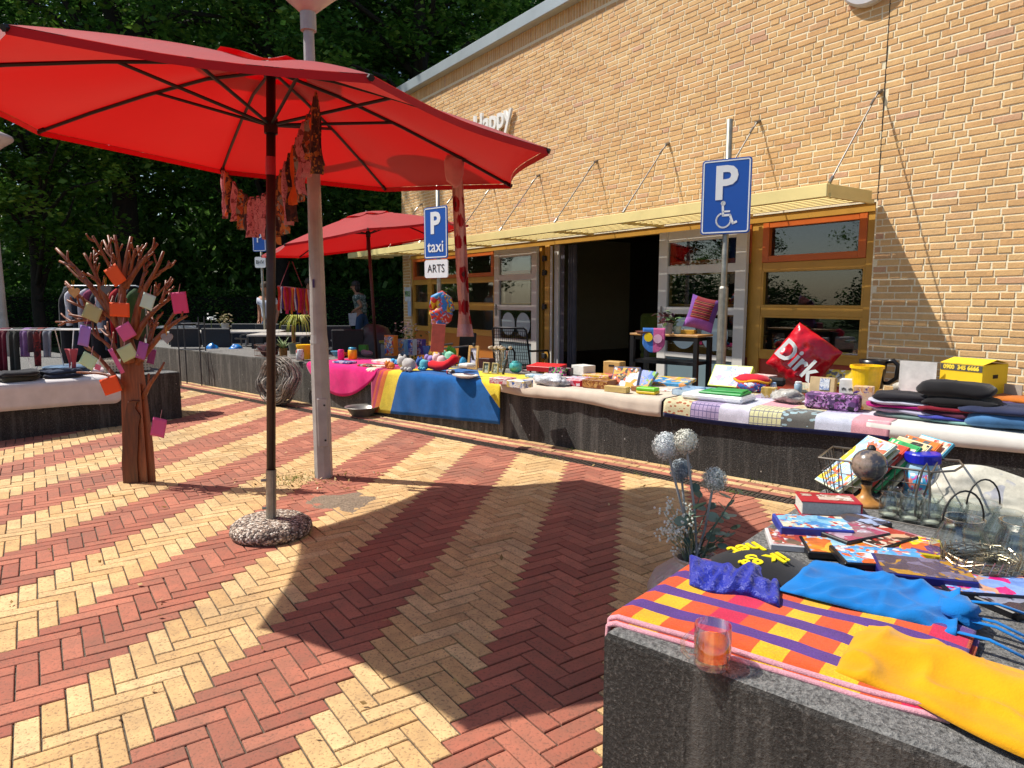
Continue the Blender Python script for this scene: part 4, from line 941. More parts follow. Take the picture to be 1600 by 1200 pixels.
m.build('dried_flowers', plain('#b9a68c', .9), o)
o, k = ware('candlestick', 'slim pink candle in a glass holder', 'candle', 792, 580); m = MB(); m.lathe([(.03, 0), (.02, .02), (.012, .05), (.018, .06), (0, .06)], 14); m.build('holder', M_CG, o); m = MB(); m.lathe([(.011, .05), (.0105, .22), (0, .222)], 10); m.build('candle', plain('#b98a86', .5), o)
o, k = ware('umbrella_stick', 'black folded pocket umbrella leaning beside the glass vase', 'umbrella', 786, 585); m = MB(); m.tube([(0, 0, 0), (.03, .03, .16)], [.013, .011], 8); m.tube([(.03, .03, .16), (.035, .035, .2)], .006, 6); m.build('body', M_DARK, o)
jar_simple('ribbed_vase', 'turquoise ribbed glass vase', 'vase', 806, 582, 11, 18, plain('#4fb0b4', .2, coat=.5), [(.5, 0), (.9, .2), (1, .5), (.85, .8), (.5, .92), (.55, 1), (0, 1)])
# games and boxes on the beige cloth
G1 = 'games and boxes on the beige cloth'
carton('game_box', 'flat pink printed game box at the corner of the beach towel', 'game', 778, 600, 34, 9, .16, printed(['#e2a0a8', '#d8c8c8', '#d0606a', '#e8dcd8'], 30, .35, 1), 6, 0, G1)
carton('game_box', 'white game box with a blue end beside the pink one', 'game', 805, 606, 34, 11, .14, printed(['#e0ddd4', '#e6e2da', '#2a62b4', '#d8c060'], 12, .35, 2), 4, 0, G1)
carton('game_box', 'large flat red game box at the back of the beige cloth', 'game', 846, 581, 56, 8, .22, plain('#cc1f2a', .4), 6, 6, G1, top=plain('#d6242c', .4))
carton('game_box', 'black puzzle box with pink and green lettering', 'game', 868, 587, 30, 14, .05, printed(['#161418', '#1a171c', '#c8509a', '#6fae5a', '#1e1a20'], 45, .35, 3), 3, -18, G1)
carton('game_box', 'narrow dark game box right of the black puzzle', 'game', 886, 587, 12, 12, .06, printed(['#1c1a20', '#5a1a3a', '#26222a'], 40, .35, 4), 3, 0, G1)
carton('white_box', 'plain white cardboard box on the beige cloth', 'box', 902, 586, 30, 15, .16, plain('#dcdad4', .6), -16, 0, G1)
carton('card_game', 'flat pale blue card game under the plastic bag', 'game', 833, 590, 30, 4, .12, printed(['#9fc8e0', '#cfe0ea', '#7fb0d8'], 20, .35, 6), 8, 0, G1)
o, k = ware('plastic_bag', 'crumpled clear plastic bag full of white things', 'bag', 854, 602); m = MB(); m.smooth = True; m.blob((0, .06, .045), (.15, .11, .06), 22, 12, .55, None, 4); m.blob((.13, .05, .03), (.07, .06, .035), 12, 8, .5, None, 5); m.build('bag', plain('#c9cdd2', .22, 0, .25, 30, .8, 40), o)
carton('card_game', 'yellow and pink flat game between the white and the wooden box', 'game', 930, 590, 46, 4, .2, printed(['#e0b03a', '#d8627a', '#e8d8c8', '#c8a02a'], 22, .35, 8), 5, 0, G1)
carton('card_game', 'pale lilac flat game behind the red box', 'game', 902, 596, 48, 5, .16, printed(['#c8b8d0', '#e2dce6', '#c85a78', '#b0b8d8'], 20, .35, 9), 4, 0, G1)
carton('game_box', 'small bright red game box on the beige cloth', 'game', 893, 603, 32, 9, .15, plain('#cf1f3c', .4), 3, 0, G1, top=printed(['#d8d0d8', '#c8203a', '#e6e0e2', '#c8889a'], 24, .35, 10))
carton('game_box', 'brown puzzle box with a white label', 'game', 929, 607, 46, 13, .17, plain('#8a4f26', .5), 3, 0, G1, top=printed(['#8a4f26', '#b07a3a', '#7a3f1c', '#c89a5a'], 30, .35, 11))
o = carton('wooden_crate', 'wooden box with a hand hole standing on end', 'box', 955, 588, 29, 23, .13, plain('#c09a5a', .6, 0, .15, 20), 4, 0, G1, ch=.004, top=None)
m = MB(); k = MPP(o.location); m.box((0, -.001, 23*k*.72), (.065, .004, .022), None, .0015); h = m.build('hand_hole', plain('#2a2018', .9), o)
carton('picture_book', 'thick orange and yellow picture book propped upright', 'book', 973, 607, 44, 38, .05, plain('#2a3f78', .5), 12, -32, G1, top=printed(['#d9602a', '#e0b030', '#cf5a26', '#d8a82a', '#26241f', '#dfe2ea'], 13, .35, 12))
carton('picture_book', 'green and blue book leaning behind the orange one', 'book', 1000, 603, 34, 30, .03, printed(['#7fae5a', '#4a78b8', '#8a9ad0', '#c8a05a'], 14, .35, 13), -20, -40, G1)
carton('board_game', 'open yellow and blue board game lying flat', 'game', 1038, 603, 66, 5, .3, printed(['#e0c03a', '#2f8ac8', '#d8d8c8', '#e2a05a', '#3f9ad0'], 12, .35, 14), 6, 5, G1)
carton('wooden_box', 'long pale wooden box at the front of the beige cloth', 'box', 961, 613, 39, 9, .07, plain('#c9ae6c', .6, 0, .12, 24), 3, 0, G1)
carton('wooden_racket', 'brown wooden bat handle beside the green sponge', 'bat', 990, 611, 14, 7, .09, plain('#8a5a2c', .6), -20, 0)
o = carton('sponge_toy', 'green and yellow block shaped toy on the edge of the beige cloth', 'toy', 1008, 616, 33, 5, .1, plain('#e0c01a', .5), 4, 0, ch=.008); m = MB(); k = MPP(o.location); m.box((0, .05, 7.5*k), (32*k, .098, 5*k), None, .006); m.build('top_layer', plain('#6fc82a', .5), o)
carton('paper_sheet', 'white sheet with red pencils beside the compartment tray', 'paper', 1045, 612, 36, 1.5, .15, printed(['#e2ddd6', '#e8e4de', '#b85a4a'], 16, .8, 15), 8)
# on the quilt
o, k = ware('compartment_tray', 'translucent pale blue compartment tray on the quilt', 'tray', 1090, 620); m = MB(); W, D_, H = .46, .3, .045; m.box((0, D_/2, .006), (W, D_, .012), None, .004)
for x in (-W/2, -W/6, W/6, W/2): m.box((x*.985, D_/2, H/2), (.006, D_, H))
for y in (.003, D_*.5, D_-.003): m.box((0, y, H/2), (W, .006, H))
m.build('tray', plain('#b3cbe0', .25, coat=.3), o)
o, k = ware('serving_tray', 'white lidded box with a green lid in front of the compartment tray', 'box', 1110, 627); m = MB(); m.box((0, .14, .025), (.5, .28, .05), None, .015); m.build('box', plain('#dfe3e6', .35), o); m = MB(); m.box((.06, .14, .06), (.34, .24, .02), TR((0, 0, 0), .05), .008); m.box((.1, .16, .075), (.25, .18, .012), TR((0, 0, 0), .12), .005); m.build('lid', plain('#2f9a4a', .4), o)
carton('puzzle_box', 'white toy box with a blue and green top edge, propped up', 'game', 1135, 604, 62, 42, .07, plain('#c8d84a', .5), 2, -42, None, top=printed(['#e2e4ea', '#e6e6ee', '#c86a9a', '#6f8ac8', '#e8e8ec', '#9ab0d8'], 20, .35, 16))
carton('pink_box', 'small pink and white cardboard box behind the red pouch', 'box', 1187, 600, 34, 14, .12, printed(['#d8b8b4', '#e2d4d0', '#b8888a'], 16, .6, 17), -14)
o, k = ware('pouch', 'red soft pouch with yellow piping lying on a blue one', 'pouch', 1168, 612); m = MB(); m.smooth = True; m.blob((0, .09, .095), (.155, .1, .05), 20, 10, .2, None, 3); m.build('upper', cloth('#c81f34', .12), o); m = MB(); m.smooth = True; m.tube([(.155*math.cos(t*.25), .09+.1*math.sin(t*.25), .088+.01*math.sin(t)) for t in range(26)], .012, 6); m.build('piping', cloth('#e09a1a'), o)
m = MB(); m.smooth = True; m.blob((.02, .06, .045), (.14, .1, .05), 16, 8, .3, None, 8); m.build('lower', printed(['#1f4f9a', '#2a5fb0', '#d8dce4', '#b02838'], 12, .8, 2), o)
# red shopping bag
pb_ = P0(1248, 598); bag = thing('shopping_bag', 'crumpled red plastic shopping bag with big white Dirk lettering, tilted', 'bag', pb_, BA); k = MPP(pb_)
m = MB(); m.smooth = True; S = 80*k
MB_ = TR((0, .09, 38*k), 0, R(-12), R(34))
def bagf(sg):
    def f(a, b):
        e = min(a, 1-a, b, 1-b); puff = .055*min(1, e*5)**.6; n = noise.noise(Vector((a*5, b*5, sg*3)))*.022+noise.noise(Vector((a*13, b*11, sg)))*.009
        return ((a-.5)*S, sg*(puff+n), (b-.5)*S*1.02)
    return f
m.grid(26, 26, bagf(-1), MB_); m.grid(26, 26, bagf(1), MB_, True); m.build('bag', plain('#c40f22', .25, 0, .1, 8, .4, 30, coat=.2), bag)
text('Dirk', .27, .002, M_WHITE, bag, MB_ @ TR((-.01, -.088, -.05), 0, 0, R(4)) @ UPR, 'lettering', .85, .006)
# cosmetics, gift items
jar_simple('cosmetic_bottle', 'white bottle with a blue cap below the red bag', 'bottle', 1208, 612, 5, 12, plain('#d8dce0', .3), None, 'cosmetics', plain('#8fb4d8', .4))
jar_simple('cosmetic_bottle', 'pale blue bottle below the red bag', 'bottle', 1247, 613, 6, 14, plain('#9fb8c8', .3), None, 'cosmetics', plain('#d8dce0', .4))
carton('cosmetic_box', 'small ochre box at the left of the cosmetics', 'box', 1200, 622, 22, 16, .08, printed(['#c8a85a', '#e0dcd2', '#b8963c'], 16, .5, 18), 10)
carton('cosmetic_bag', 'black folded bag behind the cosmetics', 'bag', 1210, 604, 30, 13, .1, plain('#1b1a1e', .8), 14, 0, ch=.02)
o, k = ware('plastic_bag', 'clear plastic bag of toiletries between the pouch and the purple basket', 'bag', 1228, 630); m = MB(); m.smooth = True; m.blob((0, .06, .045), (.12, .09, .055), 18, 10, .5, None, 7); m.build('bag', plain('#b5b3ae', .25, 0, .3, 25, .8, 40), o)
o = carton('gift_box', 'natural card gift box with a white tag', 'box', 1283, 615, 36, 26, .1, plain('#cdb286', .6), 4, -10); m = MB(); k = MPP(o.location); m.box((.02, -.003, 15*k), (14*k, .004, 18*k)); m.build('tag', printed(['#dfe3ea', '#e6e8ee', '#8fa0c8'], 40), o)
carton('gift_bag', 'cream printed gift bag beside the gift box', 'bag', 1260, 613, 28, 15, .09, printed(['#e0cfae', '#d8b88a', '#c8dcc0', '#e6d8c0'], 18, .6, 19), 8, -14)
carton('food_bag', 'yellow food bag with a white and grey picture behind the gift box', 'bag', 1312, 602, 52, 26, .06, printed(['#e8c01a', '#e8c01a', '#e2c438', '#d8d4cc', '#5a5650'], 12, .3, 20), -8, -22, ch=.015)
carton('purple_basket', 'purple and black patterned fabric basket on the quilt', 'basket', 1297, 641, 78, 25, .14, printed(['#8a4a8a', '#b07ab8', '#1c1a24', '#c89ac8', '#5a3a6a', '#2a2230'], 26, .8, 21), 3, 0, ch=.015)
o = carton('white_box', 'small white box with two printed eyelashes in the purple basket', 'box', 1323, 620, 23, 27, .1, plain('#dfdee0', .5), 4, 0)
m = MB(); k = MPP(o.location)
for s in (-1, 1):
    for j in range(5): m.box((s*5*k+(j-2)*1.3*k, -.002, 13*k-abs(j-2)*.6*k), (.7*k, .002, 3.4*k), TR((0, 0, 0)))
m.build('eyelash_print', M_DARK, o)
carton('hair_dye_box', 'purple and peach cosmetics carton at the right end of the quilt', 'box', 1346, 640, 27, 36, .09, printed(['#d8a06a', '#e0b88a', '#c88a4a', '#5a3a8a', '#e2c8a8'], 14, .35, 23), 4, 0)
o, k = ware('bucket', 'tall yellow bucket in front of the black jug', 'bucket', 1352, 622, 'yellow buckets'); m = MB(); m.lathe([(.085, 0), (.115, .24), (.125, .24), (.125, .262), (.11, .262), (.08, .03), (0, .03)], 26); m.build('body', plain('#f2c200', .35), o)
o, k = ware('jug', 'black plastic jug with a loop handle behind the yellow bucket', 'jug', 1362, 606); m = MB(); m.smooth = True; m.lathe([(.09, 0), (.11, .2), (.115, .25), (.10, .25), (.08, .03), (0, .03)], 24); m.build('body', plain('#17171a', .3), o); m = MB(); m.smooth = True; m.tube([(.09, 0, .235), (.16, 0, .25), (.20, 0, .21), (.19, 0, .1), (.13, 0, .05), (.095, 0, .05)], [.02, .022, .022, .02, .018, .016], 8); m.build('handle', plain('#17171a', .3), o)
o, k = ware('plastic_bag', 'clear zip bag with a red strip beside the white carton flap', 'bag', 1413, 617); m = MB(); m.smooth = True; m.blob((0, .05, .05), (.1, .06, .06), 14, 8, .4, None, 9); m.build('bag', plain('#c4beb2', .3, 0, .3, 25), o); m = MB(); m.box((.03, .0, .1), (.12, .01, .02), TR((0, 0, 0), 0, 0, R(25))); m.build('zip_strip', plain('#c0202c', .4), o)
# yellow removal carton
pc = P0(1497, 634); k = MPP(pc); W, H, D_ = 66*k, 66*k, .30; bx_ = thing('cardboard_box', 'yellow cardboard box with a phone number and a white side, standing against the wall', 'box', pc, BA+R(-24)); m = MB(); m.box((0, D_/2, H/2), (W, D_, H), None, .003); m.build('body', plain('#e2bc14', .6, 0, .05, 5), bx_)
m = MB(); m.box((0, -.0015, H*.905), (W*.97, .003, H*.15)); m.build('dark_band', plain('#4a4a46', .6), bx_); text('0900  345 6666', .043, .001, plain('#f0d23a', .6), bx_, TR((0, -.004, H*.905)) @ UPR, 'lettering', .95, .002)
m = MB(); m.box((W/2+.001, D_*.5, H*.72), (.003, .06, .028), None, .001); m.build('hand_hole', plain('#2a1c10', .9), bx_)
m = MB(); m.add([(-W/2, 0, H), (W/2, 0, H), (W/2, D_/2, H+.03), (-W/2, D_/2, H+.03)], [(0, 1, 2, 3)]); m.add([(-W/2, D_, H+.004), (W/2, D_, H+.004), (W/2, D_/2, H+.034), (-W/2, D_/2, H+.034)], [(3, 2, 1, 0)]); solid(m.build('top_flap', plain('#e6c628', .6), bx_), .003)
m = MB(); m.box((-W/2-.125, .012, H*.5), (.25, .004, H*.99), TR((0, 0, 0), R(22))); m.build('white_flap', plain('#cfcdc8', .6), bx_)
m = MB(); m.box((W/2+.07, D_*.85, H*.27), (.12, .01, H*.55)); m.build('grey_flap', plain('#9c948a', .7), bx_)
# folded clothes
def stack(items, u, v, group, W=.30, D_=.26):
    p = P0(u, v, .016); z = 0; k = MPP(p)
    for i, (lb, c, t, dx, wob) in enumerate(items):
        m = MB(); m.smooth = True; sd = rnd.random()*40; n1 = 20
        def fn(a, b, t=t, sd=sd):
            w = a*2*math.pi; e = .38; cx = math.copysign(abs(math.cos(w))**e, math.cos(w)); cy = math.copysign(abs(math.sin(w))**e, math.sin(w))
            ph = (b-.5)*math.pi; r = math.cos(ph)**.35; h = math.sin(ph)
            n = noise.noise(Vector((cx*1.6+sd, cy*1.6, h)))
            return (cx*r*(W/2)*(1+.10*n), cy*r*(D_/2)*(1+.10*n), t/2+h*t/2*(1+.3*n)+.012*noise.noise(Vector((cx*r*3+sd, cy*r*3, 0)))*(.3+r))
        m.grid(28, 10, fn); M = TR((p.x, p.y, p.z+z), BA+rnd.gauss(0, .08)) @ Matrix.Translation((dx, D_/2, 0))
        tag(m.build('folded_garment', cloth(c, .15), None, M), lb, 'clothes', group); z += t*.86
stack([('grey green patterned garment at the bottom of the left clothes stack', '#6f8580', .035, 0, 1), ('pale lilac folded garment in the left clothes stack', '#a8a4b8', .035, -.02, 1), ('magenta folded garment in the left clothes stack', '#a81670', .03, -.05, 1), ('white folded garment in the left clothes stack', '#b9b9c8', .03, -.02, 1), ('black folded garment on top of the left clothes stack', '#1d1b22', .05, .0, 1)], 1413, 655, 'folded clothes on the white sheet', .40)
stack([('rose coloured folded garment behind the left clothes stack', '#c08a90', .05, 0, 1), ('light pink garment on top of the rose one', '#d8b4b4', .03, 0, 1)], 1430, 634, 'folded clothes on the white sheet', .34)
stack([('mint garment at the bottom of the right clothes stack', '#7fa8a4', .025, 0, 1), ('blue folded garment in the right clothes stack', '#3a3f9a', .025, 0, 1), ('plum folded garment in the right clothes stack', '#4a2238', .035, .01, 1), ('dark red folded garment in the right clothes stack', '#7a1426', .03, 0, 1), ('black folded jumper in the right clothes stack', '#18171a', .075, .01, 1), ('crumpled black jumper on top of the right clothes stack', '#1a191c', .10, -.02, 1)], 1488, 664, 'folded clothes on the white sheet', .42)
stack([('faded blue jeans at the right end of the sheet', '#44709c', .11, 0, 1), ('navy folded trousers on the jeans', '#232a48', .04, -.05, 1)], 1585, 676, 'folded clothes on the white sheet', .5, .34)
stack([('dark red garment behind the jeans', '#6a1220', .06, 0, 1), ('rust orange garment behind the black jumpers', '#b0621f', .045, .05, 1)], 1550, 640, 'folded clothes on the white sheet', .36)
stack([('purple jumper at the right picture edge', '#4a3a5f', .07, 0, 1)], 1598, 645, 'folded clothes on the white sheet', .36)
# in front of the bench
o = thing('metal_bowl', 'wide grey zinc bowl standing on the paving in front of the pink cloth', 'bowl', G(566, 650), 0); m = MB(); m.smooth = True; m.lathe([(.10, 0), (.115, .012), (.175, .095), (.195, .105), (.192, .112), (.165, .09), (.10, .018), (0, .015)], 32); m.build('body', plain('#8f8c86', .4, .6, .12, 12), o)
pw = G(437, 632); wr = thing('willow_wreath', 'big grey wreath of woven willow twigs leaning against the bench', 'wreath', pw, BA)
Mw = TR((0, .0, .30), R(12), R(-16)) @ Matrix.Rotation(0, 4, 'X')
for part in range(3):
    m = MB(); r_ = random.Random(part+9)
    for i in range(46):
        R0 = r_.uniform(.15, .29); ph = r_.random()*6.28; sp = r_.uniform(4.5, 6.6); dy = r_.uniform(-.11, .11); tw = r_.uniform(-.06, .06); P = []
        for t in range(26):
            w = ph+sp*t/25; q = R0+.02*math.sin(w*3+i)+tw*t/25; P.append((math.cos(w)*q, dy*math.cos(w*1.3+i)+.02*math.sin(w*5), math.sin(w)*q))
        m.tube(P, [.0062]*24+[.004, .002], 4, Mw)
    m.build('twigs', plain(('#8f857a', '#a89d92', '#6f665e')[part], .85, 0, .2, 20), wr)['kind'] = 'stuff'
# ================================================================== FOREGROUND BLOCK
def NB(u, v, dz=.0): return G(u, v, BT+dz)
def towel2(t, u, v):
    # purple bands along the length, between them rows of coloured blocks
    v0 = v; v = t.math('ADD', v, t.math('MULTIPLY', t.math('SUBTRACT', t.noise(t.coord('UV'), 3.5, 2), .5), .09)); vv = t.math('MULTIPLY', v, 4.0); fv = t.math('FRACT', vv); row = t.math('FLOOR', vv)
    uu = t.math('ADD', t.math('MULTIPLY', u, 1.7), t.math('MULTIPLY', row, .0)); fu = t.math('FRACT', uu)
    blk = t.ramp(fu, [(0, lin('#e2551a')), (.17, lin('#f5b812')), (.34, lin('#e2551a')), (.51, lin('#d8124a')), (.68, lin('#e2551a')), (.84, lin('#f5b812'))], 'CONSTANT')
    c = t.mix(t.math('LESS_THAN', fv, .42), blk, lin('#5a2f86'))
    return t.mix(t.math('GREATER_THAN', v0, .975), c, lin('#e0a0ac'))
M_TOW = uvmat('striped_towel', towel2, weave=420, bump=.7)
tw = thing('striped_towel', 'orange, yellow and purple checked towel folded on the foreground block', 'towel', BF(3.2, -3.3, BT), BA)
Tm = lambda x, y, z: (x-3.2, y+3.3, z-BT)
def tow(layer):
    X0, X1 = 2.86, 3.60-.01*layer; z0 = BT+.008+layer*.012
    def fn(a, b):
        x = X0+(X1-X0)*a; yb = -3.03-.02*a+.02*layer; yf = -3.505+.075*a-.012*(1-layer)
        y = yb+(yf-yb)*b; n = noise.noise(Vector((x*5, y*5, layer*4)))
        z = z0+.010*n*(.3+a*.7)+.006*math.sin(a*9+b*5)*a
        if x < 2.90: z -= (2.90-x)*1.0; x = 2.883-.003*layer
        d = 1-b
        if d < .05: z -= (.05-d)*.12
        return Tm(x, y, z)
    return fn
for L in (0, 1):
    m = MB(); m.smooth = True; m.grid(70, 44, tow(L), None, True); solid(m.build('towel_layer', M_TOW, tw), .009)
m = MB(); m.smooth = True                              # the end hanging down the left side
m.grid(24, 20, lambda a, b: Tm(2.874-.075*b-.012*noise.noise(Vector((a*4, b*3, 1))), -3.02-.46*a+.10*b*a, BT+.0-.02-.30*b*(.35+.65*a)), None, False); solid(m.build('hanging_end', M_TOW, tw), .008)
# yellow fleece
m = MB(); m.smooth = True; fl0 = NB(1450, 1050)
def fle(a, b):
    # a: left to right, b: back to front
    u0 = (1345+a*330, 968+a*92); u1 = (1302+a*380, 1042+a*140); 
    if a > .35: u1 = (1302+a*380, 1042+a*140+22*math.sin((a-.35)/.65*math.pi*.6))
    u = u0[0]+(u1[0]-u0[0])*b; v = u0[1]+(u1[1]-u0[1])*b; P = NB(u, v, .03)
    e = min(1, min(b, 1-b, a)*7); n = noise.noise(Vector((P.x*6, P.y*6, 2)))
    ridge = .028*math.exp(-((b-.32-.1*a)/.16)**2)
    w2 = noise.noise(Vector((P.x*13, P.y*13, 6))); dirn = math.sin((P.x*.8+P.y*1.6)*16+n*3); rg = (1-abs(noise.noise(Vector((P.x*7+P.y*3, P.y*9, 6)))))**6; z = BT+.016+min(1, e*2.5)**.5*(.010+.012*n+.004*w2+.016*rg+ridge*(.5+a)); return (P.x-fl0.x, P.y-fl0.y, z-fl0.z)
m.grid(60, 30, fle, None, True)
o = m.build('fleece_blanket', cloth('#cf9208', .1, 160), None, Matrix.Translation(fl0)); solid(o, .004); tag(o, 'mustard yellow fleece lying over the right part of the striped towel', 'fleece')
# blue vest with straps
m = MB(); m.smooth = True; bv0 = NB(1370, 935)
def vest(a, b):
    u0 = (1268+a*232, 879+a*50); u1 = (1216+a*278, 922+a*72); u = u0[0]+(u1[0]-u0[0])*b; v = u0[1]+(u1[1]-u0[1])*b; P = NB(u, v, .03)
    n = noise.noise(Vector((P.x*7, P.y*7, 9))); n2 = noise.noise(Vector((P.x*18, P.y*18, 3))); e = min(1, min(b, 1-b, a, 1.05-a)*8)
    return (P.x-bv0.x, P.y-bv0.y, BT+.030+min(1, e*2.5)**.5*(.006+.010*n+.006*n2+.016*(1-abs(noise.noise(Vector((P.x*6, P.y*14, 3)))))**6+.006*math.sin(a*26+n*5)*(a>.55))-bv0.z)
m.grid(56, 24, vest, None, True); o = thing('vest_top', 'bright blue sleeveless top with thin straps lying behind the fleece', 'top', bv0); o2 = m.build('body', cloth('#0a6cb4', .1, 300), o); solid(o2, .003)
for (a, b) in (((1500, 938), (1620, 965)), ((1497, 958), (1620, 1003)), ((1497, 965), (1620, 1012)), ((1485, 985), (1610, 1032))):
    m = MB(); m.smooth = True; A, B_ = NB(*a, .035), NB(*b, .018); mid = A.lerp(B_, .5)+Vector((0, 0, .012)); m.tube([A-bv0, mid-bv0, B_-bv0], .007, 6, None, True, .4); m.build('strap', cloth('#0a6cb4', .1, 300), o)
m = MB(); m.smooth = True; c = NB(1497, 955, .04)-bv0; m.blob(c, (.045, .06, .03), 14, 8, .6, None, 2); m.build('gather', cloth('#0a6cb4', .1, 300), o)
# royal blue satin cap
c0 = NB(1150, 925); o = thing('satin_scarf', 'crumpled royal blue satin scarf on the corner of the striped towel', 'scarf', c0)
m = MB(); m.smooth = True
def satin(a, b):
    u = 1078+a*140; v = 888+a*38+(b-.5)*(46-10*a)+4*math.sin(a*7); P = NB(u, v, .03); e = min(1, min(a, 1-a, b, 1-b)*6)
    n = noise.noise(Vector((u*.03, v*.05, 4))); n2 = abs(noise.noise(Vector((u*.035, v*.05, 7)))); return (P.x-c0.x, P.y-c0.y, BT+.024+min(1, e*2)**.5*(.006+.012*n+.020*(1-n2*2)**2*(n2<.5)+.020*math.exp(-((a-.6)/.22)**2))-c0.z)
m.grid(54, 30, satin, None, True)
t = NT('satin'); t.set(lin('#0e1f92'), .5); t.bump(t.noise(t.coord(), 28, 4, .65), .8, .02); t.b.inputs['Sheen Weight'].default_value = .15; t.b.inputs['Anisotropic'].default_value = .5; solid(m.build('cloth', t.m, o), .004)
# black textile bag with yellow writing
h0 = NB(1185, 885); o = thing('black_bag', 'black cloth bag with hand written yellow letters behind the satin scarf', 'bag', h0)
m = MB(); m.smooth = True
def hatf(a, b):
    w = a*2*math.pi; r = b; P = NB(1187, 888, .02)+BX*(math.cos(w)*r*.155)+BY*(math.sin(w)*r*.165); n = noise.noise(Vector((P.x*6, P.y*6, 5)))
    return (P.x-h0.x, P.y-h0.y, BT+.012+.05*(1-r**2.4)*(1+.25*n)-h0.z)
m.grid(44, 16, hatf); m.build('cloth', cloth('#201f21', .15, 300), o)
M_YP = plain('#e8d010', .5)
for s, u, v, sz, rr in (('het', 1166, 857, .078, 240), ('ik ga', 1194, 876, .078, 240)):
    me = text_mesh(s, sz, .002, 'writing', 1, .002); P = NB(u, v, .062); me.materials.clear(); me.materials.append(M_YP); q = bpy.data.objects.new('writing', me); col.objects.link(q); q.parent = o; q.matrix_local = TR(P-h0, BA+R(rr), R(-6), R(4))
# tea glass
tg = thing('tea_glass', 'clear glass mug half full of amber tea on the block edge', 'glass', G(1112, 1040, BT)+Vector((0, 0, .001)), R(190))
k = .00195; Rg, Hg = .0395, .094
def solidglass(tint, ior=1.45, name='solid_glass'):
    t = NT(name); t.set((*tint,), .0); t.b.inputs['Transmission Weight'].default_value = 1; t.b.inputs['IOR'].default_value = ior; return t.m
M_SG = glass_mat((.96, .97, .97), 'mug_glass', .0, .14)
def tea_mat():
    t = NT('tea'); t.t.nodes.remove(t.b); tr = t.n('BsdfTransparent'); tr.inputs[0].default_value = (.95, .42, .05, 1); tl = t.n('BsdfTranslucent'); tl.inputs[0].default_value = (.95, .40, .01, 1); df = t.n('BsdfDiffuse'); df.inputs[0].default_value = (.85, .32, .008, 1)
    a = t.n('AddShader'); t.l(tl.outputs[0], a.inputs[0]); t.l(df.outputs[0], a.inputs[1]); b = t.n('MixShader'); b.inputs[0].default_value = .34; t.l(tr.outputs[0], b.inputs[1]); t.l(a.outputs[0], b.inputs[2]); t.l(b.outputs[0], t.out.inputs[0]); return t.m
m = MB(); m.smooth = True; m.lathe([(Rg*.92, .0), (Rg*.98, .004), (Rg, .012), (Rg, Hg), (Rg*.955, Hg), (Rg*.95, .018), (0, .014)], 40); m.build('body', M_SG, tg)
m = MB(); m.smooth = True; m.lathe([(0, .020), (Rg*.945, .020), (Rg*.945, .060), (0, .060)], 36); m.build('tea', tea_mat(), tg)
m = MB(); m.smooth = True; m.tube([(Rg*.97, 0, .074), (Rg*1.4, 0, .078), (Rg*1.75, 0, .064), (Rg*1.75, 0, .042), (Rg*1.4, 0, .026), (Rg*.97, 0, .024)], .0055, 10); m.build('handle', M_SG, tg)
# pewter vase with allium heads
vx, vy = 2.69, -3.2
for _ in range(60):                                    # stands on the paving against the block: slide along its side until it lines up
    q = proj(BF(vx, vy, .5)); vy += (1088-q[0])*.0015
vz = BF(vx, vy, 0); va = thing('flower_vase', 'hammered pewter floor vase with dried alliums and eucalyptus behind the block corner', 'vase', vz, 0)
VH = AT(1088, 868, vz).z                               # height of its lip
def pewter():
    t = NT('pewter'); v = t.n('TexVoronoi', i_Vector=t.coord(), i_Scale=55.0); t.set(lin('#b4aca6'), .45, .35); t.bump(v.outputs['Distance'], .6, .008); return t.m
m = MB(); m.smooth = True; m.lathe([(.09, 0), (.10, .01), (.13, VH*.25), (.165, VH*.55), (.17, VH*.68), (.15, VH*.80), (.105, VH*.89), (.075, VH*.94), (.072, VH*.97), (.082, VH), (.076, VH), (.064, VH*.97), (.066, VH*.9), (.05, VH*.7), (0, VH*.68)], 40); m.build('body', pewter(), va)
def ball(P, r, c, seed, label=None):
    r_ = random.Random(seed); m = MB()
    for i in range(1300):
        d = Vector((r_.gauss(0, 1), r_.gauss(0, 1), r_.gauss(0, 1))).normalized(); L = r*r_.uniform(.72, 1.02); a = d.cross(Vector((.3, .5, .8))).normalized()*r*.02; b = d.cross(a).normalized()*r*.02; m.rv = r_.random(); q = P+d*L
        m.add([P+d*r*.25-a, P+d*r*.25+a, q], [(0, 1, 2)]); s = r*.055
        m.add([q-a*3.4, q-b*3.4+d*s, q+a*3.4, q+b*3.4+d*s*.6], [(0, 1, 2, 3)])
    m.blob(P, r*.72, 12, 10); return m.build('allium_head', leafy(*c, 'allium', .1), va)
DV = vz.y
def VP(u, v, dy=0.0): return DEP(u, v, DV+dy)-vz
heads = [((1041, 697), 22, ('#aab0b4', '#ccd2d4', '#eceeec'), 1, .03), ((1071, 690), 20, ('#b0b0a6', '#d4d3c6', '#efeee4'), 2, 0), ((1064, 735), 18, ('#6f7a84', '#939fa8', '#bcc6cc'), 3, .08), ((1116, 750), 20, ('#a8aea6', '#d0d2ca', '#ecece6'), 4, -.02)]
for (uv, rp, c, sd, dy) in heads:
    P = VP(*uv, dy); ball(P, rp*MPP(P+vz), c, sd)
    m = MB(); B_ = Vector((rnd.gauss(0, .02), rnd.gauss(0, .02), VH*.8)); m.tube([B_, B_.lerp(P, .5)+Vector((.01, 0, 0)), P], .0045, 6); m.build('stem', plain('#8f9598', .6), va)
r_ = random.Random(21); sprigs = [(1150, 770), (1132, 800), (1108, 790), (1140, 830), (1095, 770), (1120, 855), (1080, 800)]
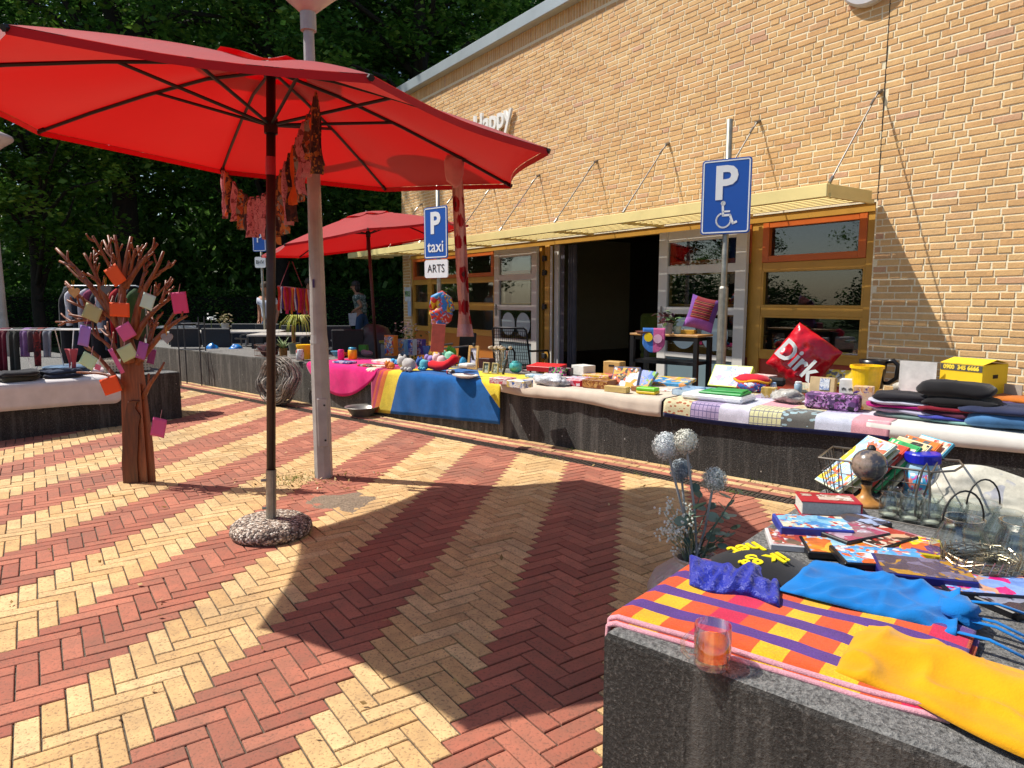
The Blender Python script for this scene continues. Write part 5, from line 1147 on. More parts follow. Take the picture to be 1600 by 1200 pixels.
for i, uv in enumerate(sprigs):
    T = VP(*uv, r_.uniform(-.08, .06)); B_ = Vector((r_.gauss(.01, .02), r_.gauss(0, .02), VH*.85)); m = MB(); m.rv = .2; mid = B_.lerp(T, .5)+Vector((-.01, 0, .02)); m.tube([B_, mid, T], [.003, .0025, .0015], 5)
    for j in range(7):
        q = B_.lerp(T, .35+.65*j/6)+Vector((0, 0, .012)); s = r_.uniform(.016, .03); a = r_.random()*6.28; d = Vector((math.cos(a), math.sin(a)*.6, r_.uniform(-.2, .6))).normalized(); n = d.cross(Vector((r_.gauss(0, .6), r_.gauss(0, .6), 1))).normalized(); c = q+d*s*1.1; m.rv = r_.random(); K = 9
        V = [c+d*(math.cos(6.283*t/K)*s)+n*(math.sin(6.283*t/K)*s*.85) for t in range(K)]; m.add(V, [tuple(range(K))])
    m.build('eucalyptus_sprig', leafy('#4a6254', '#6f8a7a', '#a4b8a4', 'eucalyptus', .2), va)
m = MB()
for i in range(26):
    u, v = r_.gauss(1056, 16), r_.gauss(818, 26); T = VP(u, v, r_.uniform(-.05, .05)); B_ = Vector((-.01+r_.gauss(0, .012), r_.gauss(0, .012), VH*.85)); m.rv = .1; m.tube([B_, B_.lerp(T, .55)+Vector((.012, 0, .01)), T], .0014, 4)
    for j in range(9): m.rv = .75+.25*r_.random(); c = T+Vector((r_.gauss(0, .012), r_.gauss(0, .012), r_.gauss(0, .012))); m.blob(c, .0045, 5, 4)
m.build('gypsophila', leafy('#8d9a7a', '#c8d0b8', '#f0f2ea', 'gypsophila', .15), va)
# ---- discs, books
CASES = [ # label, centre pixel, rz (deg, world), length, width, thick, dz, palette, seed, body
 ('white DVD case with a red and brown picture, nearest the black bag', 1262, 846, -14, .25, .165, .022, .0, ['#a8443a', '#6f5a4a', '#d8d4d0', '#c8602c', '#8a3a4a', '#d8a0a0'], 1, '#c9c5c4'),
 ('light blue comic style DVD lying on the white case', 1268, 823, -10, .23, .15, .03, .018, ['#5fa8d0', '#cfdce0', '#b03a3a', '#3a8ac8', '#d8d0b8', '#7fc0e0'], 2, '#2f3f9a'),
 ('dark DVD case tilted behind the light blue one', 1330, 818, 28, .24, .15, .018, .0, ['#4a4a5a', '#8a9ac8', '#3f3a40', '#a8b8d8', '#5a4a44'], 3, '#1c1c22'),
 ('grey and red DVD case right of the light blue one', 1330, 834, 24, .2, .14, .022, .016, ['#b8a0b0', '#8f6a72', '#c8ccd8', '#a84a6a'], 4, '#1e1d22'),
 ('orange and blue DVD case in the front row', 1318, 858, -12, .24, .15, .022, .004, ['#d98a2a', '#5f9ad0', '#e0a83a', '#cf6a2a', '#9ac8e0'], 5, '#18181c'),
 ('red and black DVD case in the middle', 1375, 843, 30, .2, .14, .025, .006, ['#b0302a', '#2a1a1c', '#c8a080', '#7a2a2a', '#d8c8b8'], 6, '#141418'),
 ('pinkish DVD case behind the red one', 1406, 848, 34, .2, .14, .02, .0, ['#a85a6a', '#b87080', '#c8a0a8', '#8a3f52'], 7, '#2a2022'),
 ('light blue DVD case with an orange picture', 1376, 872, -8, .25, .15, .02, .022, ['#2f86c8', '#5fb0e0', '#3a9ad8', '#d8602a', '#cfe0ea'], 8, '#15161c'),
 ('bright yellow and purple DVD case beside the wire tray', 1438, 857, 62, .17, .12, .024, .0, ['#e8d010', '#e8d010', '#5a3a7a', '#d8602a', '#e0d8c8'], 9, '#c8b010'),
 ('dark blue DVD case with gold print', 1440, 892, -18, .24, .16, .024, .02, ['#3f3a52', '#4a4460', '#3a3650', '#b0822a', '#6f6a8a'], 10, '#1c1f6a'),
 ('second dark DVD case under the blue one', 1420, 908, -18, .25, .16, .02, .0, ['#2a2838', '#3a3650', '#5a3040', '#7a4050'], 11, '#14141a'),
 ('sky blue DVD case with a pink splash', 1540, 918, -10, .25, .15, .024, .004, ['#7fa0dc', '#9ab8e8', '#d01f7a', '#c89a80', '#6f92d8'], 12, '#1a1c28'),
 ('black DVD case under the right edge of the sky blue one', 1590, 938, 20, .2, .14, .02, .0, ['#2a2c38', '#8f94a8', '#3a2a3a'], 13, '#15151a')]
for lb, u, v, rz, L, W, T, dz, pal, sd, body in CASES:
    P = NB(u, v, dz+.012); o = thing('disc_case', lb, 'DVD', (P.x, P.y, BT+dz), R(rz), 'film discs spread on the foreground block')
    m = MB(); m.box((0, 0, T/2), (L, W, T), None, .003); m.build('case', plain(body, .35), o)
    m = MB(); m.box((.004, 0, T+.0004), (L*.95, W*.93, .0012)); m.build('cover', printed(pal, 17, .22, sd), o)
P = NB(1292, 800, .0); o = thing('thick_book', 'thick red paperback lying left of the globe', 'book', (P.x, P.y, BT), R(-12)); o.scale = (.8, .8, .8); m = MB(); m.box((0, .0, .035), (.255, .155, .060), None, .003); m.build('pages', plain('#d2cfc6', .8, 0, .1, 90), o); m = MB(); m.box((0, 0, .068), (.265, .165, .005), None, .002); m.box((0, 0, .003), (.265, .165, .005), None, .002); m.box((.130, 0, .0355), (.006, .165, .068), None, .002); m.build('cover', plain('#a81c2e', .35), o)
m = MB(); m.box((.03, .0, .0712), (.15, .09, .0012)); m.box((-.09, .03, .0712), (.045, .04, .0012)); m.build('cover_picture', printed(['#c8b8a8', '#a88a78', '#d8d0c8', '#8a5a4a'], 28, .35, 3), o)
# ---- globe
P = NB(1352, 788, 0); o = thing('globe', 'small dark globe on a turned wooden foot', 'globe', (P.x, P.y, BT), .3); o.scale = (.76, .76, .76)
m = MB(); m.smooth = True; m.lathe([(.088, 0), (.088, .012), (.075, .022), (.045, .035), (.026, .055), (.02, .085), (.026, .10), (.018, .112), (0, .112)], 28); m.build('foot', plain('#b07a3a', .4, 0, .15, 30, coat=.3), o)
m = MB(); m.smooth = True; m.blob((.01, 0, .205), .085, 36, 24)
t = NT('globe_map'); n = t.noise(t.coord(), 9, 6, .65); c = t.ramp(n, [(.3, lin('#2e2c30')), (.5, lin('#4a474b')), (.54, lin('#7a6a5c')), (.7, lin('#a08c80')), (.85, lin('#6f6468'))]); t.set(c, .22); t.b.inputs['Coat Weight'].default_value = .6; m.build('sphere', t.m, o)
m = MB(); m.lathe([(.02, .275), (.022, .29), (.012, .305), (0, .306)], 12, TR((.018, 0, .005))); m.build('pole_cap', M_DARK, o); m = MB(); m.lathe([(.022, .105), (.03, .122), (.02, .13), (0, .13)], 12); m.build('bearing', M_DARK, o)
# ---- wire basket with comics
bk0 = BF(3.10, -1.84, BT); o = thing('wire_basket', 'wire basket full of comic books standing behind the globe', 'basket', bk0, BA+R(4)); m = MB(); W, D_, H = .40, .26, .155; M_WIRE = plain('#7d756c', .4, .7)
def rect(z, s): return [(-W/2*s, -D_/2*s, z), (W/2*s, -D_/2*s, z), (W/2*s, D_/2*s, z), (-W/2*s, D_/2*s, z), (-W/2*s, -D_/2*s, z)]
for z, s, r in ((0, .82, .003), (.05, .88, .002), (.10, .94, .002), (H, 1.0, .0045)): m.tube(rect(z, s), r, 5)
for i in range(11):
    for y in (-1, 1): x = (-.5+i/10)*W; m.tube([(x*.82, y*D_/2*.82, 0), (x, y*D_/2, H)], .002, 4)
for i in range(7):
    for x in (-1, 1): y = (-.5+i/6)*D_; m.tube([(x*W/2*.82, y*.82, 0), (x*W/2, y, H)], .002, 4)
m.tube([(W/2, -D_/2, H), (W/2+.07, -D_/2+.03, H+.01), (W/2+.09, 0, H+.012), (W/2+.07, D_/2-.03, H+.01), (W/2, D_/2, H)], .0045, 5); m.build('wire_frame', M_WIRE, o)
com = [('pale blue and yellow comic album with a red title, front of the basket', '#cfd8c0', ['#9fc8e8', '#b8d8ee', '#e8c84a', '#e2785a', '#9fc8e8']), ('cream comic album second in the basket', '#d8cfae', ['#d8dca0', '#e8e0c0', '#7fae5a']), ('red edged comic album third in the basket', '#c83a2a', ['#e0d8c0', '#cf4a32', '#e8e0d0']), ('green edged comic album in the middle of the basket', '#2f9a5a', ['#3fae6a', '#e0d8b8', '#3a9a5a']), ('cream comic album behind the green one', '#d8c8a0', ['#e2d2a8', '#d8c090', '#3a3a38']), ('orange and grey comic album near the back of the basket', '#cf6a2a', ['#5a5e62', '#d9722e', '#e0d8c8']), ('white comic album with a red title and a blue edge at the back', '#4fa0b8', ['#e2d6be', '#e8dcc6', '#c83a2a', '#e2d6be'])]
for i, (lb, e, pal) in enumerate(com):
    x = -.10+i*.036; M = MBN @ TR((3.03+x, -1.90+.035*i, BT+.016), R(44+(i % 3)*3), 0, R(50-i*1.5)) @ Matrix.Translation((0, 0, .0)); m = MB(); L = .30 if i == 0 else .26
    m.box((0, .01, L/2), (.012 if i else .014, .20, L), None, .001); m.cur = 1; m.box((-.0075 if i else -.0085, .01, L/2), (.002, .19, L*.95)); tag(m.build('comic_album', [plain(e, .6), printed(pal, 13, .3, i+30)], None, M), lb, 'comic', 'comic albums in the wire basket')
# ---- jar with blue lid
P = NB(1437, 775, 0); o = thing('biscuit_jar', 'square plastic jar with a royal blue screw lid', 'jar', (P.x, P.y, BT), .2); o.scale = (.74, .74, .80); m = MB(); m.smooth = True; m.lathe([(.083, 0), (.09, .015), (.09, .15), (.078, .175), (.074, .185), (0, .185)], 28); m.build('body', plain('#9fc4d8', .15, coat=.5, var=.05), o)
m = MB(); m.smooth = True; m.lathe([(.0912, .03), (.0912, .13)], 28); m.build('label', printed(['#3fa8d8', '#4fb4e0', '#e8e8ec', '#d87a6a', '#3aa0d0', '#b04a9a'], 20, .3, 5), o)
m = MB(); m.lathe([(.086, .178), (.09, .182), (.09, .222), (.084, .228), (0, .228)], 28); m.build('lid', plain('#1420b4', .35), o)
# ---- wire carrier with glass jars
P = NB(1440, 815, 0); cx0 = Vector((P.x, P.y, BT)); hd = thing('jar_carrier', 'wire carrier handle rising between the little glass jars', 'carrier', cx0, BA); hd.scale = (.78, .78, .86); m = MB(); m.tube([(-.028, 0, .01), (-.03, 0, .12), (-.012, 0, .22), (.004, 0, .25), (.014, 0, .22), (.026, 0, .12), (.026, 0, .01)], .0055, 7); m.tube([(-.15, -.11, .008), (.15, -.11, .008), (.15, .11, .008), (-.15, .11, .008), (-.15, -.11, .008)], .003, 5); m.build('wire', M_WIRE, hd)
M_JG = glass_mat((.94, .965, .955), 'jar_glass', .02, .06)
def gjar(label, c, r, h, neck=.72):
    o = thing('glass_jar', label, 'jar', c, 0, 'empty glass jars'); m = MB(); m.smooth = True
    m.lathe([(r*.85, 0), (r, .012), (r, h*.75), (r*neck, h*.88), (r*neck, h*.95), (r*neck*1.1, h*.96), (r*neck*1.1, h), (r*neck*.95, h), (r*neck*.9, h*.88), (r*.92, h*.74), (r*.92, .016), (0, .012)], 24); m.build('body', M_JG, o)
    m = MB(); m.smooth = True; m.lathe([(0, .014), (r*.8, .014), (r*.85, .02), (0, .024)], 18); m.build('bottom', plain('#c9c8b6', .3, coat=.4), o)
nm = ['front left', 'front second', 'front third', 'front right', 'back left', 'back second', 'back third', 'back right']
for i in range(8):
    q = BF(0, 0)*0; c = cx0+BX*(-.102+.068*(i % 4))+BY*(-.042 if i < 4 else .042); gjar(nm[i]+' small glass jar in the wire carrier', c, .032, .10)
def lantern(label, u, v, r, h, wire=True):
    P = NB(u, v, 0); o = thing('glass_lantern', label, 'lantern', (P.x, P.y, BT), 0, 'glass lanterns'); m = MB(); m.smooth = True
    m.lathe([(r*.9, 0), (r, .01), (r, h*.25), (r*.62, h*.8), (r*.6, h*.88), (r*.68, h*.92), (r*.68, h), (r*.6, h), (r*.55, h*.86), (r*.93, h*.24), (r*.92, .015), (0, .012)], 30); m.build('body', M_JG, o)
    if wire: m = MB(); m.smooth = True; m.tube([(math.cos(t*math.pi/12)*r*.72, 0, h*.93+math.sin(t*math.pi/12)*h*.72) for t in range(13)], .0032, 6); m.build('handle', M_DARK, o)
lantern('tapered glass lantern with a black wire handle, left one', 1500, 872, .088, .13); lantern('tapered glass lantern with a black wire handle, behind the wire tray', 1532, 838, .078, .12)
lantern('wide glass vase without a handle at the right picture edge', 1590, 895, .085, .155, False); lantern('glass pot behind the right glass vase', 1570, 850, .07, .11, False)
P = NB(1532, 896, 0); o = thing('wire_tray', 'round silver wire tray with a woven rim between the lanterns', 'tray', (P.x, P.y, BT), .3); m = MB(); r_ = random.Random(8)
for i in range(26):
    z = .012+.05*r_.random(); R0 = .10+.012*r_.random()+(.025 if i < 8 else 0); m.tube([(math.cos(w*.262)*R0, math.sin(w*.262)*R0*.85, z+.006*math.sin(w*1.9+i)-(z-.01 if i < 8 else 0)*.8) for w in range(25)], .002, 4)
for i in range(30): w = i*.2094; m.tube([(math.cos(w)*.105, math.sin(w)*.09, .005), (math.cos(w+.2)*.115, math.sin(w+.2)*.098, .07)], .0018, 4)
m.build('rim', plain('#b8a58c', .25, .9), o); m = MB(); m.smooth = True; m.lathe([(0, .006), (.08, .006), (.1, .016), (.1, .02), (.08, .011), (0, .011)], 26, None, 1, .85); m.build('dish', plain('#cfcac2', .15, .9), o)
P = NB(1560, 800, 0); o = thing('canvas_bag', 'off white canvas bag with faint blue print standing behind the glass', 'bag', (P.x, P.y, BT), BA); m = MB(); m.smooth = True
def sack(sg):
    def f(a, b):
        w = (a-.5)*.52; top = .155+.02*math.sin(a*6)-.12*abs(a-.5)**2*2; y = sg*(.05*min(1, min(a, 1-a)*6)**.5*(1-b)**.6+.004); n = noise.noise(Vector((a*5, b*5, sg)))*.010
        return (w, .02+y+n, top*b)
    return f
m.grid(30, 14, sack(-1)); m.grid(30, 14, sack(1), None, True); m.build('body', printed(['#d8d2c0', '#dcd6c6', '#d8d2c0', '#d6d0be', '#b4b4ba'], 9, .9, 4), o)
# ================================================================== WOODEN WISH TREE
def wood_mat(name, c1, c2):
    t = NT(name); co = t.coord(); mp = t.n('Mapping', i_Vector=co); mp.inputs['Scale'].default_value = (14, 14, 1.2); n = t.noise(mp.outputs[0], 4, 6, .6); t.set(t.ramp(n, [(.3, lin(c1)), (.7, lin(c2))]), .5); t.b.inputs['Coat Weight'].default_value = .15; t.bump(n, .25, .004); return t.m
M_WOOD = wood_mat('stained_wood', '#5a2a12', '#94502a'); M_WOOD2 = wood_mat('dark_stained_wood', '#43200f', '#6f3819')
tp = G(219, 754); wt = thing('wooden_tree', 'cut out brown wooden tree with bare branches hung with paper cards', 'wooden tree', tp, 0)
def TP(u, v, dy=0.0): return DEP(u, v, tp.y+dy)-tp
# trunk: tapered slab
m = MB(); prof = [(194, 757, 244), (191, 700, 240), (190, 650, 234), (189, 610, 229), (188, 570, 224), (190, 548, 222)]
def slab(mb, prof, y0, y1):
    Ls = [[TP(a, v, y0), TP(b, v, y0), TP(b, v, y1), TP(a, v, y1)] for a, v, b in prof]
    V = [p for L in Ls for p in L]; n = len(Ls); F = [(4*i+j, 4*i+(j+1) % 4, 4*i+4+(j+1) % 4, 4*i+4+j) for i in range(n-1) for j in range(4)]+[(3, 2, 1, 0), (4*n-4, 4*n-3, 4*n-2, 4*n-1)]
    mb.add(V, F)
prof = [(a, v if i else 756, b) for i, (a, v, b) in enumerate(prof)]
slab(m, prof, .0, .03); m.build('trunk', M_WOOD, wt)
m = MB(); edge = [(193.5, 757), (191, 720), (192.5, 690), (193, 665), (196, 650), (198, 638), (200, 628), (206, 626)]
A = [TP(u, v, -.012) for u, v in edge]; B_ = [TP(u+(24 if v > 640 else 14), v, -.004) for u, v in edge]
m.add([p for p in A]+[p for p in B_], [(i, i+1, len(A)+i+1, len(A)+i) for i in range(len(A)-1)]); o = m.build('root_flange', M_WOOD2, wt); solid(o, .02)
m = MB(); slab(m, [(226, 754, 231), (223, 700, 227), (220, 650, 223), (217, 600, 219)], -.02, 0); m.build('cross_panel', M_WOOD, wt)
BR = [ # polylines in an enlarged view of the picture, widths
 ([(705, 745), (668, 600), (650, 470), (650, 360), (668, 240), (705, 65)], 110, 20, 0), ([(655, 330), (620, 220), (560, 85)], 34, 14, .05), ([(600, 250), (545, 150), (495, 60)], 26, 14, -.05), ([(655, 330), (640, 190), (612, 60)], 30, 18, -.03), ([(620, 240), (580, 60)], 20, 14, .06),
 ([(670, 340), (735, 230), (800, 165), (840, 105)], 46, 20, .02), ([(738, 228), (768, 120)], 24, 14, .05), ([(695, 275), (715, 190), (725, 135)], 26, 14, -.04), ([(718, 580), (742, 430), (775, 340), (835, 265), (880, 145)], 62, 18, -.03), ([(835, 265), (890, 240), (914, 210)], 24, 16, -.03), ([(750, 370), (768, 270), (802, 200)], 28, 15, .03),
 ([(720, 610), (790, 490), (860, 425), (945, 380)], 52, 16, .04), ([(860, 425), (892, 360), (890, 300)], 26, 14, .04), ([(760, 445), (835, 400), (858, 318)], 28, 14, .0), ([(735, 745), (800, 665), (880, 565), (960, 512), (1003, 490)], 60, 14, -.04), ([(885, 560), (930, 480), (946, 455)], 26, 14, -.04), ([(800, 660), (822, 560), (850, 482)], 28, 15, .03), ([(790, 665), (808, 570), (816, 505)], 24, 14, .05),
 ([(765, 930), (800, 855), (860, 795), (882, 742)], 44, 12, -.02), ([(800, 860), (796, 800)], 22, 14, .0),
 ([(690, 640), (600, 480), (500, 350), (395, 225), (303, 133)], 66, 18, .03), ([(400, 232), (322, 200)], 22, 14, .03), ([(500, 350), (400, 275), (345, 205)], 20, 12, .06), ([(640, 560), (560, 400), (510, 250), (450, 155)], 46, 16, -.02), ([(545, 400), (510, 240), (505, 140)], 24, 14, .04), ([(585, 430), (540, 310), (470, 265)], 26, 13, -.05),
 ([(600, 500), (450, 420), (350, 308)], 34, 14, .0), ([(560, 500), (450, 450), (360, 405)], 28, 13, -.03), ([(540, 520), (430, 500), (370, 485)], 22, 12, .02), ([(560, 505), (450, 515), (380, 530), (300, 524)], 28, 12, .05),
 ([(665, 880), (590, 780), (520, 700), (470, 655)], 40, 14, -.03), ([(620, 690), (540, 610), (490, 580)], 30, 13, .0), ([(655, 870), (600, 810), (530, 800), (410, 793)], 32, 12, .04), ([(650, 560), (590, 480), (560, 380)], 34, 14, .05), ([(640, 720), (600, 620), (560, 545)], 30, 12, .06)]
tw_ = random.Random(12)
for pts, w0, w1, dy in list(BR):
    if w0 < 24: continue
    for f in (.42, .62, .82):
        i = min(int(f*(len(pts)-1)), len(pts)-2); (xa_, ya_), (xb_, yb_) = pts[i], pts[i+1]; kk = f*(len(pts)-1)-i; x, y = xa_+(xb_-xa_)*kk, ya_+(yb_-ya_)*kk
        ang = math.atan2(yb_-ya_, xb_-xa_)+tw_.choice((-1, 1))*tw_.uniform(.45, .85); L = tw_.uniform(45, 105)*(1.1-.5*f); P_ = [(x, y)]
        for q in range(3): P_.append((P_[-1][0]+math.cos(ang)*L/3, P_[-1][1]+math.sin(ang)*L/3)); ang += (-math.pi/2-ang)*.28 if abs(-math.pi/2-ang) < 2 else .2
        if P_[-1][1] < 700: BR.append((P_, 17, 10, dy+tw_.uniform(-.04, .04)))
for pts, w0, w1, dy in BR:
    k = MPP(tp)/3.43; n = len(pts); P = [TP(x/3.43, 350+y/3.43, dy*(i/(n-1))+.015) for i, (x, y) in enumerate(pts)]
    Q = []; 
    for i in range(n-1):
        for t in (0, .5): Q.append(P[i].lerp(P[i+1], t))
    Q.append(P[-1]); Q = [q+Vector((noise.noise(q*9)*.012, noise.noise(q*9+Vector((5, 0, 0)))*.012, noise.noise(q*9+Vector((0, 7, 0)))*.008))*(0 if i in (0,) else 1) for i, q in enumerate(Q)]
    for _ in range(2): Q = [Q[0]]+[Q[i]*.5+(Q[i-1]+Q[i+1])*.25 for i in range(1, len(Q)-1)]+[Q[-1]]
    m = MB(); m.smooth = True; m.tube(Q, [(w0+(w1-w0)*(i/(len(Q)-1))**.6)*k*.42 for i in range(len(Q))], 8); m.build('branch', M_WOOD, wt)
def card(label, u, v, w, h, rot, c, dy=-.07, lean=0.0, string=True):
    P = DEP(u, v, tp.y+dy); k = MPP(P); o = thing('paper_card', label, 'card', P, 0, 'paper cards on the wooden tree'); m = MB(); M = Matrix.Rotation(R(rot), 4, 'Y') @ Matrix.Rotation(R(lean), 4, 'Z'); m.smooth = True
    m.grid(6, 6, lambda a, b: ((a-.5)*w*k, .006*math.sin(a*3)-.004*b, (b-.5)*h*k), M); solid(m.build('paper', plain(c, .7, 0, .03, 6), o), .0015)
    if string: m = MB(); T = M @ Vector((0, -.002, h*k*.46)); m.tube([T, T+Vector((.006, .02, 14*k))], .0015, 4); m.build('string', plain('#d8a0a8', .8), o)
cards = [('orange card, topmost on the wooden tree', 180, 430, 22, 30, -32, '#e2571a'), ('orange card on the trunk of the wooden tree', 187, 484, 31, 22, 3, '#e4551c'), ('olive green card left of the trunk', 144, 489, 27, 24, 26, '#aaa878'), ('lilac card at the left of the wooden tree', 132, 525, 17, 32, 14, '#9a74c4'), ('mint card at the lower left of the wooden tree', 138, 564, 24, 22, 32, '#b8d8b0'), ('orange card on the lowest left branch', 173, 602, 28, 26, -18, '#e65012'), ('pink card on the trunk', 197, 518, 24, 24, -28, '#cc5a92'), ('pale green card low on the trunk', 199, 551, 26, 23, -26, '#b4c496'), ('purple card right of the trunk', 222, 548, 15, 27, 18, '#9a4f98'), ('second purple card, half behind a branch', 237, 557, 11, 24, 16, '#96488f'), ('deep pink card at the right end of the branches', 281, 473, 24, 33, -5, '#cf4078'), ('pink card hanging lowest beside the trunk foot', 248, 668, 22, 30, 14, '#c84f86'), ('pink card seen nearly edge on at the trunk', 182, 564, 7, 42, -24, '#cc5c90'), ('white and green card among the right branches', 231, 471, 20, 24, 22, '#b9d8cc'), ('small pink card beside the mint one', 153, 574, 9, 9, 20, '#cf6a8a')]
for lb, u, v, w, h, r_, c in cards: card(lb, u, v, w, h, r_, c, -.06 if u != 237 else .06)
def heart(label, u, v, s, c):
    P = DEP(u, v, tp.y-.07); k = MPP(P)*s/32; o = thing('wooden_heart', label, 'heart', P, 0, 'hearts on the wooden tree'); pts = []
    for i in range(28): t = 6.283*i/28; pts.append((16*math.sin(t)**3*k, (13*math.cos(t)-5*math.cos(2*t)-2*math.cos(3*t)-math.cos(4*t))*k))
    m = MB(); m.prism(pts, -.004, .004); m.build('heart', plain(c, .7, 0, .12, 30), o); m = MB(); m.tube([(0, -.003, 6*k), (.004, 0, 34*k)], .0016, 4); m.tube([(0, -.003, 6*k), (-.012, 0, 34*k)], .0016, 4); m.build('string', plain('#c89a2a', .8), o)
heart('tan wooden heart hanging at the left of the tree', 116, 457, 18, '#c49a62'); heart('grey felt heart near the top left branches', 166, 452, 17, '#5a5c60'); heart('grey felt heart on the right branches', 261, 528, 19, '#8a8a8f')
# ================================================================== LEFT BLOCK
m = MB(); m.smooth = True
def lcl(a, b):
    y = -3.5+1.35*a; d = .24+.03*a+.06*max(0, a-.7); t = b*(1.2+d)
    f = noise.noise(Vector((a*5, b*2, 3)))*.012
    if t < 1.2: return (-4.0-1.2+t, y, BT+.010+f*.4)
    e = 1.0 if a < .93 else 1-.25*((a-.93)/.07)**2
    return (-3.985+.012+f, y, BT+.005-(t-1.2)*e)
m.grid(40, 30, lcl); o = m.build('white_tablecloth', cloth('#cfc9c8', .05), None, MBN); solid(o, .004); tag(o, 'white tablecloth hanging over the left block behind the wooden tree', 'tablecloth')
def lstack(items, x, y, W, D_, group):
    z = BT+.012
    for lb, c, t, dx in items:
        m = MB(); m.smooth = True; sd = rnd.random()*50
        def fn(a, b, t=t, sd=sd):
            w = a*6.28318; cx = math.copysign(abs(math.cos(w))**.45, math.cos(w)); cy = math.copysign(abs(math.sin(w))**.45, math.sin(w)); ph = (b-.5)*math.pi; r = math.cos(ph)**.4; n = noise.noise(Vector((cx*1.8+sd, cy*1.8, 0)))
            return (cx*r*W/2*(1+.12*n), cy*r*D_/2*(1+.12*n), t/2+math.sin(ph)*t/2*(1+.35*n)+.012*noise.noise(Vector((cx*r*4+sd, cy*r*4, 1))))
        m.grid(28, 10, fn); tag(m.build('folded_garment', cloth(c, .18), None, MBN @ TR((x+dx, y, z), rnd.gauss(0, .15))), lb, 'clothes', group); z += t*.85
GL = 'folded clothes on the white tablecloth'
lstack([('dark olive trousers folded at the left end of the white tablecloth', '#3a382c', .06, 0), ('charcoal garment on the olive trousers', '#26262a', .05, .02)], -4.22, -3.0, .34, .34, GL)
lstack([('navy jeans folded in the middle of the white tablecloth', '#1e2436', .05, 0), ('dark blue jeans on the navy pair', '#2a3448', .045, -.03)], -4.22, -2.62, .3, .34, GL)
lstack([('blue denim trousers at the back of the white tablecloth', '#3a5068', .07, 0), ('faded jeans on top of the denim trousers', '#5a7490', .04, .02)], -4.5, -2.5, .36, .36, GL)
lstack([('black trousers near the right end of the white tablecloth', '#1c1c20', .045, 0)], -4.45, -2.9, .4, .5, GL); lstack([('pale pink and white shirt beside the denim', '#b8a8ae', .05, 0)], -4.5, -2.2, .3, .3, GL)
P = BF(-4.25, -3.30, BT+.01); m = MB(); m.smooth = True; m.blob((0, 0, .07), (.1, .14, .085), 16, 10, .3); tag(m.build('wool_hat', cloth('#d01a44', .1, 120), None, Matrix.Translation(P)), 'bright red woolly hat at the left picture edge', 'hat')
P = BF(-4.45, -1.95, BT+.01); o = thing('wicker_basket', 'low white wicker basket behind the wooden tree trunk', 'basket', P, BA+R(80))
m = MB(); m.box((0, 0, .06), (.44, .3, .12), None, .01); m.build('body', plain('#6f675a', .9), o); m = MB()
for i in range(15):
    for y in (-.152, .152): m.box((-.21+i*.03, y, .065), (.018, .008, .12))
for i in range(4):
    for y in (-.155, .155): m.box((0, y, .02+i*.03), (.45, .007, .014))
m.build('weave', plain('#b9ae9c', .85), o)
# drying rack with tights and scarves
pr_ = DEP(70, 600, 7.1); pr_ = Vector((pr_.x, pr_.y, BT)); rk = thing('drying_rack', 'white wire drying rack standing on the left block', 'drying rack', (pr_.x, pr_.y, BT+.01), 0); zt = DEP(70, 516, 7.1).z-BT
m = MB()
for y in (-.16, -.05, .06, .17): m.tube([(-.62, y, zt), (.55, y, zt)], .004, 5)
for x in (-.62, .55): m.tube([(x, -.16, zt), (x, .17, zt)], .005, 5)
for x in (-.1, .25):
    for s in (-1, 1): m.tube([(x, s*.15, zt), (x+.12*s, -s*.15, .0)], .005, 5)
m.build('frame', plain('#d8d6d4', .4), rk)
hang = [(5, '#4a4a52', 'grey tights', 9), (22, '#5a1428', 'dark red scarf', 9), (41, '#2f322e', 'charcoal tights', 9), (57, '#7a5a8a', 'lilac scarf', 6), (66, '#4a3a42', 'brown tights', 5), (76, '#6a1f1f', 'red flecked scarf', 8), (92, '#6f7480', 'grey blue tights', 6), (-12, '#3a4050', 'slate tights', 7), (-30, '#5a2a30', 'brown red tights', 8)]
for i, (u, c, lb, ln) in enumerate(hang):
    m = MB(); m.smooth = True; x = DEP(u, 530, 7.1).x-pr_.x; W = 14*MPP(pr_); L = ln*.047
    m.grid(10, 16, lambda a, b, x=x, W=W, L=L, i=i: (x+(a-.5)*W*(1-.1*b), -.17-.012*math.sin(a*9+i)*(.4+b)-.02*b+(.14*(1-b*4)**2 if b < .25 else 0), zt+.012-(L*(b-.1)/.9 if b > .1 else -.004))); ob = m.build('hanging_scarf', printed([c, c, '#8a2a2a', '#3a1a1c'], 16, .9, 4) if 'fleck' in lb else cloth(c, .2), None, Matrix.Translation((pr_.x, pr_.y, BT+.01))); solid(ob, .006); tag(ob, lb+' hanging over the drying rack, %s' % ('fifth', 'sixth', 'seventh', 'eighth', 'ninth', 'tenth', 'eleventh', 'third', 'second')[i]+' from the left', 'scarf', 'scarves and tights on the drying rack')
m = MB(); m.smooth = True; P = DEP(111, 545, 7.05); m.grid(10, 12, lambda a, b: ((a-.5)*(.14-.085*math.sin(min(1, b*1.5)*1.57)+.02*b), .012*math.sin(a*9), -.30*b)); solid(m.build('camisole', cloth('#b8525a', .1), None, Matrix.Translation(P))); tag(col.objects['camisole'], 'salmon pink top clipped to the right end of the drying rack', 'top')
